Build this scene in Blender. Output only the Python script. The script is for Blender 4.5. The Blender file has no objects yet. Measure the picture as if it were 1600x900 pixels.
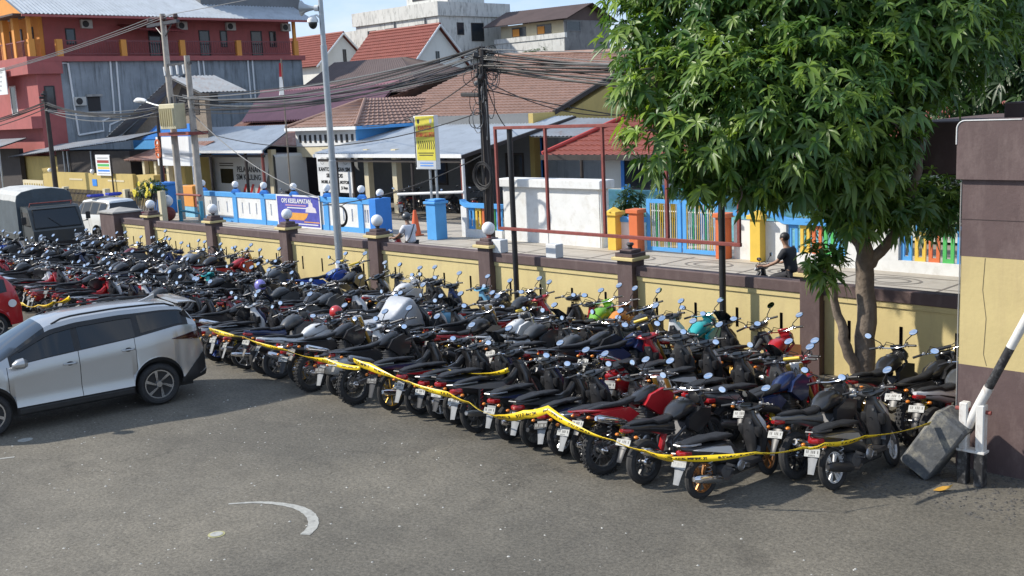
import bpy, bmesh, math, random
from math import sin, cos, pi, radians, sqrt, atan2
from mathutils import Vector, Matrix

random.seed(7)
SC = bpy.context.scene
COL = SC.collection

# ------------------------------------------------------------------ camera
# world: X runs along the compound wall (towards the right), Y across it to the street, Z up
cam_d = bpy.data.cameras.new('camera')
cam = bpy.data.objects.new('camera', cam_d)
COL.objects.link(cam)
RW = ((0.7022837, 0.08778546, -0.70646396), (0.71039141, -0.15092734, 0.68743362), (-0.04627805, -0.98463935, -0.16835585))
cam.matrix_world = Matrix(((RW[0][0], -RW[0][1], -RW[0][2], 0.0),
                           (RW[1][0], -RW[1][1], -RW[1][2], -16.2),
                           (RW[2][0], -RW[2][1], -RW[2][2], 4.8),
                           (0, 0, 0, 1)))
cam_d.sensor_width = 36.0
cam_d.lens = 1690.0 / 1600.0 * 36.0
cam_d.clip_start = 0.1
cam_d.clip_end = 3000.0
SC.camera = cam

# ------------------------------------------------------------------ sky and sun
SUN_EL = radians(36)
SUN_AZ = atan2(-0.77, -0.64)          # compass bearing of the sun (x = sin, y = cos)
world = bpy.data.worlds.new('World')
SC.world = world
world.use_nodes = True
nt = world.node_tree
nt.nodes.clear()
w_out = nt.nodes.new('ShaderNodeOutputWorld')
w_bg = nt.nodes.new('ShaderNodeBackground')
w_sky = nt.nodes.new('ShaderNodeTexSky')
w_sky.sky_type = 'NISHITA'
w_sky.sun_disc = False
w_sky.sun_elevation = SUN_EL
w_sky.sun_rotation = SUN_AZ
w_sky.dust_density = 0.25
w_sky.air_density = 0.85
w_sky.altitude = 600.0
w_sky.ozone_density = 2.6
w_bg.inputs['Strength'].default_value = 0.15
# fair-weather cloud layer, the same all round the sky
w_tc = nt.nodes.new('ShaderNodeTexCoord')
w_map = nt.nodes.new('ShaderNodeMapping')
w_map.inputs['Scale'].default_value = (1.0, 1.0, 2.6)
w_map.inputs['Location'].default_value = (0.35, 0.2, 0.1)
w_n = nt.nodes.new('ShaderNodeTexNoise')
w_n.inputs['Scale'].default_value = 3.2
w_n.inputs['Detail'].default_value = 8
w_n.inputs['Roughness'].default_value = 0.55
w_r = nt.nodes.new('ShaderNodeValToRGB')
w_r.color_ramp.elements[0].position = 0.46
w_r.color_ramp.elements[1].position = 0.7
w_mix = nt.nodes.new('ShaderNodeMixRGB')
w_mix.inputs['Color2'].default_value = (4.2, 4.3, 4.5, 1)
nt.links.new(w_tc.outputs['Generated'], w_map.inputs['Vector'])
nt.links.new(w_map.outputs['Vector'], w_n.inputs['Vector'])
nt.links.new(w_n.outputs['Fac'], w_r.inputs['Fac'])
nt.links.new(w_r.outputs['Color'], w_mix.inputs['Fac'])
# thin even haze over the whole dome
w_hz = nt.nodes.new('ShaderNodeMixRGB')
w_hz.inputs['Fac'].default_value = 0.72
w_hz.inputs['Color2'].default_value = (1.75, 2.5, 3.75, 1)
nt.links.new(w_sky.outputs['Color'], w_hz.inputs['Color1'])
nt.links.new(w_hz.outputs['Color'], w_mix.inputs['Color1'])
nt.links.new(w_mix.outputs['Color'], w_bg.inputs['Color'])
nt.links.new(w_bg.outputs['Background'], w_out.inputs['Surface'])

sun_d = bpy.data.lights.new('sun', 'SUN')
sun_d.energy = 3.4
sun_d.angle = radians(1.2)
sun_d.color = (1.0, 0.93, 0.82)
sun = bpy.data.objects.new('sun', sun_d)
COL.objects.link(sun)
to_sun = Vector((sin(SUN_AZ) * cos(SUN_EL), cos(SUN_AZ) * cos(SUN_EL), sin(SUN_EL)))
sun.rotation_euler = to_sun.to_track_quat('Z', 'Y').to_euler()
sun.location = to_sun * 60

SC.view_settings.view_transform = 'Standard'
SC.view_settings.look = 'None'
SC.view_settings.exposure = 0.7
SC.view_settings.gamma = 1.0
SC.view_settings.use_curve_mapping = False


# ------------------------------------------------------------------ materials
MATS = {}


def mat(name, col, rough=0.6, metal=0.0, var=0.12, scale=3.0, bump=0.0, bscale=60.0, coat=0.0, stain=0.0,
        stain_col=(0.05, 0.045, 0.04), stain_scale=(1.2, 1.2, 0.35), emit=0.0, trans=0.0, spec=0.5):
    """Principled material: base colour with soft noise variation, optional streaky stains and fine bump."""
    if name in MATS:
        return MATS[name]
    m = bpy.data.materials.new(name)
    m.use_nodes = True
    n = m.node_tree.nodes
    L = m.node_tree.links
    b = n['Principled BSDF']
    b.inputs['Roughness'].default_value = rough
    b.inputs['Metallic'].default_value = metal
    b.inputs['Coat Weight'].default_value = coat
    b.inputs['Coat Roughness'].default_value = 0.08
    b.inputs['Specular IOR Level'].default_value = spec
    b.inputs['Transmission Weight'].default_value = trans
    c4 = (col[0], col[1], col[2], 1)
    b.inputs['Base Color'].default_value = c4
    if emit:
        b.inputs['Emission Color'].default_value = c4
        b.inputs['Emission Strength'].default_value = emit
    tc = n.new('ShaderNodeTexCoord')
    if var or stain:
        no = n.new('ShaderNodeTexNoise')
        no.inputs['Scale'].default_value = scale
        no.inputs['Detail'].default_value = 6
        no.inputs['Roughness'].default_value = 0.65
        L.new(tc.outputs['Object'], no.inputs['Vector'])
        mx = n.new('ShaderNodeMixRGB')
        mx.inputs['Color1'].default_value = tuple(max(0, c * (1 - 2.2 * var)) for c in col) + (1,)
        mx.inputs['Color2'].default_value = tuple(min(1, c * (1 + 1.6 * var) + 0.05 * var) for c in col) + (1,)
        L.new(no.outputs['Fac'], mx.inputs['Fac'])
        last = mx.outputs['Color']
        if stain:
            mp = n.new('ShaderNodeMapping')
            mp.inputs['Scale'].default_value = stain_scale
            L.new(tc.outputs['Object'], mp.inputs['Vector'])
            n2 = n.new('ShaderNodeTexNoise')
            n2.inputs['Scale'].default_value = 2.2
            n2.inputs['Detail'].default_value = 9
            n2.inputs['Roughness'].default_value = 0.7
            L.new(mp.outputs['Vector'], n2.inputs['Vector'])
            rp = n.new('ShaderNodeValToRGB')
            rp.color_ramp.elements[0].position = 0.5
            rp.color_ramp.elements[1].position = 0.72
            L.new(n2.outputs['Fac'], rp.inputs['Fac'])
            mm = n.new('ShaderNodeMath')
            mm.operation = 'MULTIPLY'
            mm.inputs[1].default_value = stain
            L.new(rp.outputs['Color'], mm.inputs[0])
            m2 = n.new('ShaderNodeMixRGB')
            m2.inputs['Color2'].default_value = tuple(stain_col) + (1,)
            L.new(mm.outputs[0], m2.inputs['Fac'])
            L.new(last, m2.inputs['Color1'])
            last = m2.outputs['Color']
        L.new(last, b.inputs['Base Color'])
    if bump:
        nb = n.new('ShaderNodeTexNoise')
        nb.inputs['Scale'].default_value = bscale
        nb.inputs['Detail'].default_value = 5
        L.new(tc.outputs['Object'], nb.inputs['Vector'])
        bp = n.new('ShaderNodeBump')
        bp.inputs['Strength'].default_value = bump
        bp.inputs['Distance'].default_value = 0.02
        L.new(nb.outputs['Fac'], bp.inputs['Height'])
        L.new(bp.outputs['Normal'], b.inputs['Normal'])
    MATS[name] = m
    return m


def V(*a):
    return Vector(a)


# ------------------------------------------------------------------ mesh builder
class MB:
    def __init__(s):
        s.v = []
        s.f = []
        s.mi = []
        s.cur = 0
        s.sm = []
        s.smooth = False

    def add(s, vs, fs):
        o = len(s.v)
        s.v += [tuple(p) for p in vs]
        for f in fs:
            s.f.append(tuple(i + o for i in f))
            s.mi.append(s.cur)
            s.sm.append(s.smooth)
        return s

    def box(s, c, d, rot=None, bev=0.0):
        """box centred on c with full sizes d; rot = Matrix or Euler tuple; bev chamfers the edges"""
        hx, hy, hz = d[0] / 2, d[1] / 2, d[2] / 2
        R = None
        if rot is not None:
            R = rot if isinstance(rot, Matrix) else (Matrix.Rotation(rot[2], 3, 'Z') @ Matrix.Rotation(rot[1], 3, 'Y') @ Matrix.Rotation(rot[0], 3, 'X'))
        if bev > 0:
            bev = min(bev, hx * .9, hy * .9, hz * .9)
            vs = []
            idx = {}
            for sx in (-1, 1):
                for sy in (-1, 1):
                    for sz in (-1, 1):
                        for k in range(3):
                            p = [sx * (hx - (bev if k != 0 else 0)), sy * (hy - (bev if k != 1 else 0)), sz * (hz - (bev if k != 2 else 0))]
                            idx[(sx, sy, sz, k)] = len(vs)
                            vs.append(p)
            fs = []
            for k in range(3):
                a, b_ = [q for q in range(3) if q != k]
                for sg in (-1, 1):
                    ring = []
                    for (ua, ub) in ((-1, -1), (1, -1), (1, 1), (-1, 1)):
                        t = [0, 0, 0]
                        t[k] = sg
                        t[a] = ua
                        t[b_] = ub
                        ring.append(idx[(t[0], t[1], t[2], k)])
                    fs.append(ring)
            for k in range(3):
                a, b_ = [q for q in range(3) if q != k]
                for ua in (-1, 1):
                    for ub in (-1, 1):
                        t0 = [0, 0, 0]
                        t0[a] = ua
                        t0[b_] = ub
                        t1 = list(t0)
                        t0[k] = -1
                        t1[k] = 1
                        fs.append([idx[(*t0, a)], idx[(*t1, a)], idx[(*t1, b_)], idx[(*t0, b_)]])
            for sx in (-1, 1):
                for sy in (-1, 1):
                    for sz in (-1, 1):
                        fs.append([idx[(sx, sy, sz, k)] for k in range(3)])
        else:
            vs = [(sx * hx, sy * hy, sz * hz) for sx in (-1, 1) for sy in (-1, 1) for sz in (-1, 1)]
            fs = [(0, 1, 3, 2), (4, 6, 7, 5), (0, 4, 5, 1), (2, 3, 7, 6), (0, 2, 6, 4), (1, 5, 7, 3)]
        c = Vector(c)
        out = []
        for p in vs:
            p = Vector(p)
            if R is not None:
                p = R @ p
            out.append(p + c)
        return s.add(out, fs)

    def bx(s, x0, x1, y0, y1, z0, z1, bev=0.0):
        return s.box(((x0 + x1) / 2, (y0 + y1) / 2, (z0 + z1) / 2), (abs(x1 - x0), abs(y1 - y0), abs(z1 - z0)), None, bev)

    def tube(s, pts, r, n=8, cap=True, closed=False):
        """round tube along points; r is one radius or one per point"""
        pts = [Vector(p) for p in pts]
        N = len(pts)
        rs = r if isinstance(r, (list, tuple)) else [r] * N
        rings = []
        up = None
        for i in range(N):
            if closed:
                t = pts[(i + 1) % N] - pts[i - 1]
            else:
                t = pts[min(i + 1, N - 1)] - pts[max(i - 1, 0)]
            if t.length < 1e-9:
                t = Vector((0, 0, 1))
            t.normalize()
            if up is None:
                up = Vector((0, 0, 1)) if abs(t.z) < 0.9 else Vector((1, 0, 0))
            a = t.cross(up)
            if a.length < 1e-6:
                a = t.orthogonal()
            a.normalize()
            b = a.cross(t).normalized()
            up = b
            rings.append([pts[i] + (a * cos(2 * pi * k / n) + b * sin(2 * pi * k / n)) * rs[i] for k in range(n)])
        vs = [p for rg in rings for p in rg]
        fs = []
        for i in range(N if closed else N - 1):
            j = (i + 1) % N
            for k in range(n):
                k2 = (k + 1) % n
                fs.append((i * n + k, i * n + k2, j * n + k2, j * n + k))
        if cap and not closed:
            fs.append(tuple(range(n - 1, -1, -1)))
            fs.append(tuple((N - 1) * n + k for k in range(n)))
        return s.add(vs, fs)

    def cyl(s, p0, p1, r0, r1=None, n=12):
        return s.tube([p0, p1], [r0, r0 if r1 is None else r1], n)

    def loft(s, secs, n=12, e=2.6, cap=True):
        """secs: (x, y, z, half width in y, half height in z) rings square to x, superellipse outline"""
        rings = []
        for (x, y, z, hw, hh) in secs:
            rg = []
            for k in range(n):
                a = 2 * pi * (k + 0.5) / n
                ca, sa = cos(a), sin(a)
                rg.append((x, y + hw * math.copysign(abs(ca) ** (2 / e), ca), z + hh * math.copysign(abs(sa) ** (2 / e), sa)))
            rings.append(rg)
        return s.rings(rings, cap)

    def loftz(s, secs, n=12, e=2.6, cap=True):
        """secs: (x, y, z, half depth in x, half width in y) rings square to z"""
        rings = []
        for (x, y, z, hx, hy) in secs:
            rg = []
            for k in range(n):
                a = 2 * pi * (k + 0.5) / n
                ca, sa = cos(a), sin(a)
                rg.append((x + hx * math.copysign(abs(ca) ** (2 / e), ca), y + hy * math.copysign(abs(sa) ** (2 / e), sa), z))
            rings.append(rg)
        return s.rings(rings, cap)

    def rings(s, rings, cap=True):
        n = len(rings[0])
        vs = [p for r in rings for p in r]
        fs = []
        for i in range(len(rings) - 1):
            for k in range(n):
                k2 = (k + 1) % n
                fs.append((i * n + k, i * n + k2, (i + 1) * n + k2, (i + 1) * n + k))
        if cap:
            fs.append(tuple(range(n - 1, -1, -1)))
            fs.append(tuple((len(rings) - 1) * n + k for k in range(n)))
        return s.add(vs, fs)

    def ball(s, c, r, nu=12, nv=8, rot=None):
        """ellipsoid, r = radius or three radii"""
        if not isinstance(r, (tuple, list)):
            r = (r, r, r)
        vs = []
        fs = []
        for j in range(1, nv):
            th = pi * j / nv
            for i in range(nu):
                ph = 2 * pi * i / nu
                vs.append(Vector((r[0] * sin(th) * cos(ph), r[1] * sin(th) * sin(ph), r[2] * cos(th))))
        vs.append(Vector((0, 0, r[2])))
        vs.append(Vector((0, 0, -r[2])))
        T, B = len(vs) - 2, len(vs) - 1
        for j in range(nv - 2):
            for i in range(nu):
                i2 = (i + 1) % nu
                fs.append((j * nu + i, (j + 1) * nu + i, (j + 1) * nu + i2, j * nu + i2))
        for i in range(nu):
            i2 = (i + 1) % nu
            fs.append((T, i, i2))
            fs.append((B, (nv - 2) * nu + i2, (nv - 2) * nu + i))
        if rot is not None:
            vs = [rot @ p for p in vs]
        c = Vector(c)
        return s.add([p + c for p in vs], fs)

    def prism(s, poly, y0, y1, plane='xz'):
        """extrude a 2-D outline between two depths: plane xz -> along y, yz -> along x, xy -> along z"""
        n = len(poly)

        def P(a, b, d):
            return {'xz': (a, d, b), 'yz': (d, a, b), 'xy': (a, b, d)}[plane]
        vs = [P(a, b, y0) for a, b in poly] + [P(a, b, y1) for a, b in poly]
        fs = [tuple(range(n - 1, -1, -1)), tuple(range(n, 2 * n))]
        for i in range(n):
            j = (i + 1) % n
            fs.append((i, j, n + j, n + i))
        return s.add(vs, fs)

    def torus(s, c, R, r, axis='y', n=24, m=8, rz=None):
        """ring of radius R round axis y, section radius r across the tread, rz radial"""
        rz = r if rz is None else rz
        vs = []
        for i in range(n):
            a = 2 * pi * i / n
            for k in range(m):
                b = 2 * pi * k / m
                rad = R + rz * cos(b)
                off = r * sin(b)
                if axis == 'y':
                    p = (rad * cos(a), off, rad * sin(a))
                elif axis == 'x':
                    p = (off, rad * cos(a), rad * sin(a))
                else:
                    p = (rad * cos(a), rad * sin(a), off)
                vs.append((p[0] + c[0], p[1] + c[1], p[2] + c[2]))
        fs = []
        for i in range(n):
            for k in range(m):
                i2, k2 = (i + 1) % n, (k + 1) % m
                fs.append((i * m + k, i2 * m + k, i2 * m + k2, i * m + k2))
        return s.add(vs, fs)

    def quad(s, a, b, c, d):
        return s.add([a, b, c, d], [(0, 1, 2, 3)])

    def xf(s, M, start=0):
        for i in range(start, len(s.v)):
            s.v[i] = tuple(M @ Vector(s.v[i]))
        return s

    def mesh(s, name, mats, smooth=False):
        me = bpy.data.meshes.new(name)
        me.from_pydata(s.v, [], s.f)
        bm = bmesh.new()
        bm.from_mesh(me)
        bmesh.ops.recalc_face_normals(bm, faces=bm.faces)
        bm.to_mesh(me)
        bm.free()
        if not isinstance(mats, (list, tuple)):
            mats = [mats]
        for m_ in mats:
            me.materials.append(m_)
        if len(mats) > 1:
            me.polygons.foreach_set('material_index', s.mi)
        if smooth:
            me.polygons.foreach_set('use_smooth', [True] * len(me.polygons))
            me.set_sharp_from_angle(angle=radians(smooth if smooth is not True else 42))
        me.update()
        return me

    def build(s, name, mats, parent=None, smooth=False, loc=None, rot=None):
        o = bpy.data.objects.new(name, s.mesh(name, mats, smooth))
        COL.objects.link(o)
        if parent is not None:
            o.parent = parent
        if loc is not None:
            o.location = loc
        if rot is not None:
            o.rotation_euler = rot
        return o


def tag(o, label=None, cat=None, group=None, kind=None):
    if label:
        o['label'] = label
    if cat:
        o['category'] = cat
    if group:
        o['group'] = group
    if kind:
        o['kind'] = kind
    return o


def thing(name, label, cat, loc=(0, 0, 0), rz=0.0, group=None):
    o = bpy.data.objects.new(name, None)
    o.empty_display_size = 0.1
    COL.objects.link(o)
    o.location = loc
    o.rotation_euler = (0, 0, rz)
    return tag(o, label, cat, group)


def link(name, me, parent=None, loc=None, rot=None, scale=None):
    """another object on shared mesh data"""
    o = bpy.data.objects.new(name, me)
    COL.objects.link(o)
    if parent is not None:
        o.parent = parent
    if loc is not None:
        o.location = loc
    if rot is not None:
        o.rotation_euler = rot
    if scale is not None:
        o.scale = scale
    return o


def lettering(txt, size, m, name='lettering', parent=None, loc=(0, 0, 0), rot=(pi / 2, 0, 0), depth=0.004, sx=1.0, align='CENTER', bold=0.0):
    """flat text as a mesh, standing in the xz plane and facing -y by default"""
    cu = bpy.data.curves.new(name, 'FONT')
    cu.body = txt
    cu.size = size
    cu.align_x = align
    cu.align_y = 'CENTER'
    cu.extrude = depth
    cu.offset = bold
    cu.resolution_u = 2
    t = bpy.data.objects.new(name + '_source', cu)
    COL.objects.link(t)
    dg = bpy.context.evaluated_depsgraph_get()
    me = bpy.data.meshes.new_from_object(t.evaluated_get(dg))
    bpy.data.objects.remove(t)
    bpy.data.curves.remove(cu)
    me.name = name
    me.materials.clear()
    me.materials.append(m)
    o = bpy.data.objects.new(name, me)
    COL.objects.link(o)
    o.parent = parent
    o.location = loc
    o.rotation_euler = rot
    o.scale = (sx, 1, 1)
    return o


def corrugated(mb, p00, p10, p01, p11, waves, amp=0.02, rows=1, step=0.0, sub=4):
    """roof sheet between four corners (u along eave p00->p10, v up the slope p00->p01): ribs across u, optional stepped tile rows along v"""
    p00, p10, p01, p11 = map(Vector, (p00, p10, p01, p11))
    nrm = (p10 - p00).cross(p01 - p00).normalized()
    if nrm.z < 0:
        nrm = -nrm
    nu = max(2, int(waves * sub))
    vs = []
    vv = []
    for r in range(rows):
        vv.append((r / rows, 0.0 + step))
        vv.append(((r + 1) / rows - 1e-4, 0.0))
    for (v, off) in vv:
        for i in range(nu + 1):
            u = i / nu
            a = p00.lerp(p10, u)
            b = p01.lerp(p11, u)
            w = amp * cos(2 * pi * waves * u)
            vs.append(a.lerp(b, v) + nrm * (w + off))
    W = nu + 1
    fs = []
    for r in range(len(vv) - 1):
        for i in range(nu):
            fs.append((r * W + i, r * W + i + 1, (r + 1) * W + i + 1, (r + 1) * W + i))
    # underside skirt so that the sheet has a thickness
    th = 0.03
    base = len(vs)
    for (u, v) in ((0, 0), (1, 0), (1, 1), (0, 1)):
        a = p00.lerp(p10, u)
        b = p01.lerp(p11, u)
        vs.append(a.lerp(b, v) - nrm * (amp + th))
    fs.append((base, base + 3, base + 2, base + 1))
    mb.add(vs, fs)
    return mb

# ================================================================== shared materials
M_BLACK = mat('black_plastic', (0.02, 0.02, 0.022), 0.4, var=0.25, scale=9)
M_RUBBER = mat('tyre_rubber', (0.024, 0.024, 0.025), 0.82, var=0.3, scale=14, bump=0.3, bscale=90)
M_SEAT = mat('seat_vinyl', (0.016, 0.016, 0.018), 0.5, spec=0.35, var=0.25, scale=20, bump=0.12, bscale=150)
M_METAL = mat('dull_metal', (0.36, 0.36, 0.37), 0.38, metal=0.9, var=0.2, scale=12)
M_DARKMETAL = mat('dark_metal', (0.07, 0.07, 0.075), 0.45, metal=0.7, var=0.3, scale=12)
M_CHROME = mat('chrome', (0.75, 0.75, 0.77), 0.14, metal=1.0, var=0.05)
M_MIRROR = mat('mirror_glass', (0.72, 0.75, 0.79), 0.03, metal=1.0, var=0.0)
M_GLASS = mat('dark_glass', (0.012, 0.015, 0.018), 0.04, var=0.1, spec=0.6)
M_REDLENS = mat('red_lens', (0.32, 0.009, 0.012), 0.12, var=0.08, coat=0.6)
M_CLEARLENS = mat('clear_lens', (0.62, 0.64, 0.66), 0.1, var=0.06, coat=0.6)
M_AMBER = mat('amber_lens', (0.65, 0.2, 0.02), 0.15, var=0.05)
M_WHITE = mat('white_paint', (0.74, 0.75, 0.75), 0.5, var=0.05, scale=2, stain=0.18, stain_col=(0.4, 0.38, 0.34))
M_GALV = mat('galvanised_steel', (0.42, 0.45, 0.47), 0.45, metal=0.6, var=0.12, scale=6)
M_RUST = mat('rusty_red_steel', (0.24, 0.05, 0.04), 0.65, var=0.3, scale=7, bump=0.2)
M_WOOD = mat('weathered_wood', (0.22, 0.18, 0.14), 0.85, var=0.25, scale=6, bump=0.2)
M_CONC = mat('concrete', (0.36, 0.35, 0.33), 0.88, var=0.2, scale=2.5, bump=0.25, bscale=40, stain=0.4)
M_BROWN = mat('brown_wall_paint', (0.105, 0.068, 0.066), 0.7, var=0.16, scale=2.2, bump=0.15, bscale=25, stain=0.55, stain_col=(0.2, 0.15, 0.14), stain_scale=(1.8, 1.8, 0.6))
M_YELLOW = mat('cream_yellow_paint', (0.64, 0.525, 0.25), 0.75, var=0.08, scale=1.6, bump=0.15, bscale=18, stain=0.42, stain_col=(0.46, 0.36, 0.2), stain_scale=(2.2, 2.2, 0.4))
M_GLOBE = mat('opal_globe', (0.86, 0.87, 0.88), 0.28, var=0.03, coat=0.2)
M_BLUE = mat('blue_fence_paint', (0.03, 0.22, 0.68), 0.55, var=0.1, scale=3)
M_LBLUE = mat('light_blue_paint', (0.08, 0.34, 0.72), 0.55, var=0.1, scale=3)
M_OFFWHITE = mat('whitewash', (0.72, 0.73, 0.72), 0.8, var=0.08, scale=2, bump=0.1, stain=0.45, stain_col=(0.45, 0.42, 0.36), stain_scale=(1.5, 1.5, 1.2))
M_PYEL = mat('yellow_paint', (0.75, 0.5, 0.07), 0.55, var=0.1)
M_PORA = mat('orange_paint', (0.66, 0.16, 0.05), 0.55, var=0.1)
M_PGRN = mat('green_paint', (0.08, 0.46, 0.11), 0.55, var=0.1)
M_CABLE = mat('black_cable', (0.02, 0.02, 0.022), 0.6, var=0.2)
M_CABLEG = mat('grey_cable', (0.16, 0.165, 0.17), 0.6, var=0.2)


def asphalt(name, base, light, fleck):
    m = mat(name, base, 0.9, var=0.0)
    n = m.node_tree.nodes
    L = m.node_tree.links
    b = n['Principled BSDF']
    tc = n.new('ShaderNodeTexCoord')

    def noise(scale, detail=6, rough=0.6):
        q = n.new('ShaderNodeTexNoise')
        q.inputs['Scale'].default_value = scale
        q.inputs['Detail'].default_value = detail
        q.inputs['Roughness'].default_value = rough
        L.new(tc.outputs['Object'], q.inputs['Vector'])
        return q

    def ramp(src, a, c):
        r = n.new('ShaderNodeValToRGB')
        r.color_ramp.elements[0].position = a
        r.color_ramp.elements[1].position = c
        L.new(src, r.inputs['Fac'])
        return r.outputs['Color']

    def mixc(fac, c1, c2, blend='MIX'):
        q = n.new('ShaderNodeMixRGB')
        q.blend_type = blend
        for s_, v_ in (('Fac', fac), ('Color1', c1), ('Color2', c2)):
            if hasattr(v_, 'is_linked'):
                L.new(v_, q.inputs[s_])
            elif isinstance(v_, (int, float)):
                q.inputs[s_].default_value = v_
            else:
                q.inputs[s_].default_value = (*v_, 1)
        return q.outputs['Color']
    big = ramp(noise(0.23, 5, 0.55).outputs['Fac'], 0.42, 0.66)
    c = mixc(big, base, light)
    mid = ramp(noise(1.4, 8, 0.7).outputs['Fac'], 0.35, 0.7)
    c = mixc(mid, c, mixc(1.0, c, (0.72, 0.72, 0.72), 'MULTIPLY'))
    # coarse aggregate: light and dark grains
    g = noise(21, 4, 0.9)
    c = mixc(ramp(g.outputs['Fac'], 0.36, 0.66), mixc(1.0, c, (0.58, 0.58, 0.58), 'MULTIPLY'), mixc(1.0, c, (1.4, 1.39, 1.37), 'MULTIPLY'))
    # oil drips and old patches
    oil = ramp(noise(0.9, 5, 0.6).outputs['Fac'], 0.56, 0.78)
    c = mixc(oil, c, mixc(1.0, c, (0.62, 0.62, 0.63), 'MULTIPLY'))
    # hairline cracks
    cv = n.new('ShaderNodeTexVoronoi')
    cv.feature = 'DISTANCE_TO_EDGE'
    cv.inputs['Scale'].default_value = 0.33
    wn = noise(1.6, 5, 0.7)
    mxv = n.new('ShaderNodeMixRGB')
    mxv.inputs['Fac'].default_value = 0.22
    L.new(tc.outputs['Object'], mxv.inputs['Color1'])
    L.new(wn.outputs['Color'], mxv.inputs['Color2'])
    L.new(mxv.outputs['Color'], cv.inputs['Vector'])
    ck = n.new('ShaderNodeMath')
    ck.operation = 'LESS_THAN'
    ck.inputs[1].default_value = 0.0015
    L.new(cv.outputs['Distance'], ck.inputs[0])
    gate = ramp(noise(0.35, 2, 0.5).outputs['Fac'], 0.5, 0.56)
    ckm = n.new('ShaderNodeMath')
    ckm.operation = 'MULTIPLY'
    L.new(ck.outputs[0], ckm.inputs[0])
    L.new(gate, ckm.inputs[1])
    c = mixc(ckm.outputs[0], c, mixc(1.0, c, (0.78, 0.78, 0.78), 'MULTIPLY'))
    vo = n.new('ShaderNodeTexVoronoi')
    vo.inputs['Scale'].default_value = 4.2
    L.new(tc.outputs['Object'], vo.inputs['Vector'])
    fl = n.new('ShaderNodeMath')
    fl.operation = 'LESS_THAN'
    fl.inputs[1].default_value = 0.032
    L.new(vo.outputs['Distance'], fl.inputs[0])
    c = mixc(fl.outputs[0], c, fleck)
    L.new(c, b.inputs['Base Color'])
    bp = n.new('ShaderNodeBump')
    bp.inputs['Strength'].default_value = 0.55
    bp.inputs['Distance'].default_value = 0.02
    L.new(g.outputs['Fac'], bp.inputs['Height'])
    L.new(bp.outputs['Normal'], b.inputs['Normal'])
    return m


M_ASPH = asphalt('asphalt_lot', (0.128, 0.119, 0.1), (0.205, 0.186, 0.15), (0.4, 0.4, 0.38))
M_ROAD = asphalt('road_asphalt', (0.09, 0.09, 0.092), (0.13, 0.125, 0.12), (0.2, 0.2, 0.2))
M_PAVE = mat('sidewalk_concrete', (0.44, 0.40, 0.34), 0.85, var=0.16, scale=1.5, bump=0.2, bscale=30, stain=0.35, stain_col=(0.2, 0.18, 0.15), stain_scale=(1, 1, 1))
M_YARD = mat('yard_ground', (0.24, 0.22, 0.19), 0.9, var=0.2, scale=0.6, bump=0.2)

# ================================================================== the setting
struct = lambda mb, name, m: tag(mb.build(name, m), kind='structure')
struct(MB().bx(-900, 900, -900, 1500, -0.6, 0.0), 'ground', M_YARD)
struct(MB().bx(-60, 60, -60, 0.1, -0.2, 0.004), 'parking_lot', M_ASPH)
struct(MB().bx(-90, 60, 0.3, 7.35, -0.2, 0.006), 'road', M_ROAD)
sw = struct(MB().bx(-64, 20, 7.5, 12.6, -0.2, 0.09), 'sidewalk', M_PAVE)
# painted joints and ornamental bands of the sidewalk, laid as dark tile strips
mb = MB()
for i in range(30):
    x = -62 + i * 2.7
    mb.bx(x, x + 0.07, 7.75, 9.6, 0.085, 0.094)
for y in (8.0, 9.3):
    mb.bx(-62, 19, y, y + 0.06, 0.085, 0.0945)
mb.build('paving_joint', mat('dark_paving_joint', (0.16, 0.14, 0.12), 0.85), sw)
mb = MB()
for i in range(10):
    cx = -20.3 + i * 2.7
    for r in (0.5, 0.32):
        pts = []
        for k in range(25):
            a = 2 * pi * k / 24
            for rr in (r, r - 0.05):
                pts.append((cx + rr * 1.5 * cos(a), 8.65 + rr * sin(a), 0.097))
        mb.add(pts, [(2 * k, 2 * k + 1, 2 * k + 3, 2 * k + 2) for k in range(24)])
mb.build('paving_ring', mat('grey_paving_ring', (0.2, 0.18, 0.16), 0.85), sw)
kb = thing('kerb', 'long concrete kerb edging the far sidewalk beside the road', 'kerb')
kb['kind'] = 'structure'
for i in range(30):
    o = MB().bx(0, 2.66, 0, 0.16, 0, 0.14, 0.015).build('kerb_stone', M_CONC, kb, loc=(-62 + i * 2.7, 7.34, 0.0)) if i == 0 else link('kerb_stone', o.data, kb, (-62 + i * 2.7, 7.34, 0.0))

# ---- paint on the lot: a worn white arc, two faded dots, a dash
M_LINE = mat('worn_white_road_paint', (0.4, 0.4, 0.37), 0.8, var=0.2, scale=14, stain=0.85, stain_col=(0.16, 0.155, 0.15), stain_scale=(5, 5, 5))
M_YDOT = mat('faded_yellow_paint', (0.42, 0.40, 0.2), 0.8, var=0.2, scale=14)
arc = [(-11.86, -9.80), (-11.66, -9.58), (-11.42, -9.42), (-11.12, -9.32), (-10.85, -9.32), (-10.6, -9.40), (-10.38, -9.55), (-10.24, -9.75)]
arc0, arc = arc, []
for i in range(len(arc0) - 1):          # smooth the curve through the surveyed points
    p0, p1, p2, p3 = (Vector(arc0[max(0, min(len(arc0) - 1, i + d))]) for d in (-1, 0, 1, 2))
    for k in range(6):
        t = k / 6
        q = 0.5 * ((2 * p1) + (p2 - p0) * t + (2 * p0 - 5 * p1 + 4 * p2 - p3) * t * t + (3 * p1 - p0 - 3 * p2 + p3) * t ** 3)
        arc.append((q.x, q.y))
arc.append(arc0[-1])
mb = MB()
vs = []
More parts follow.
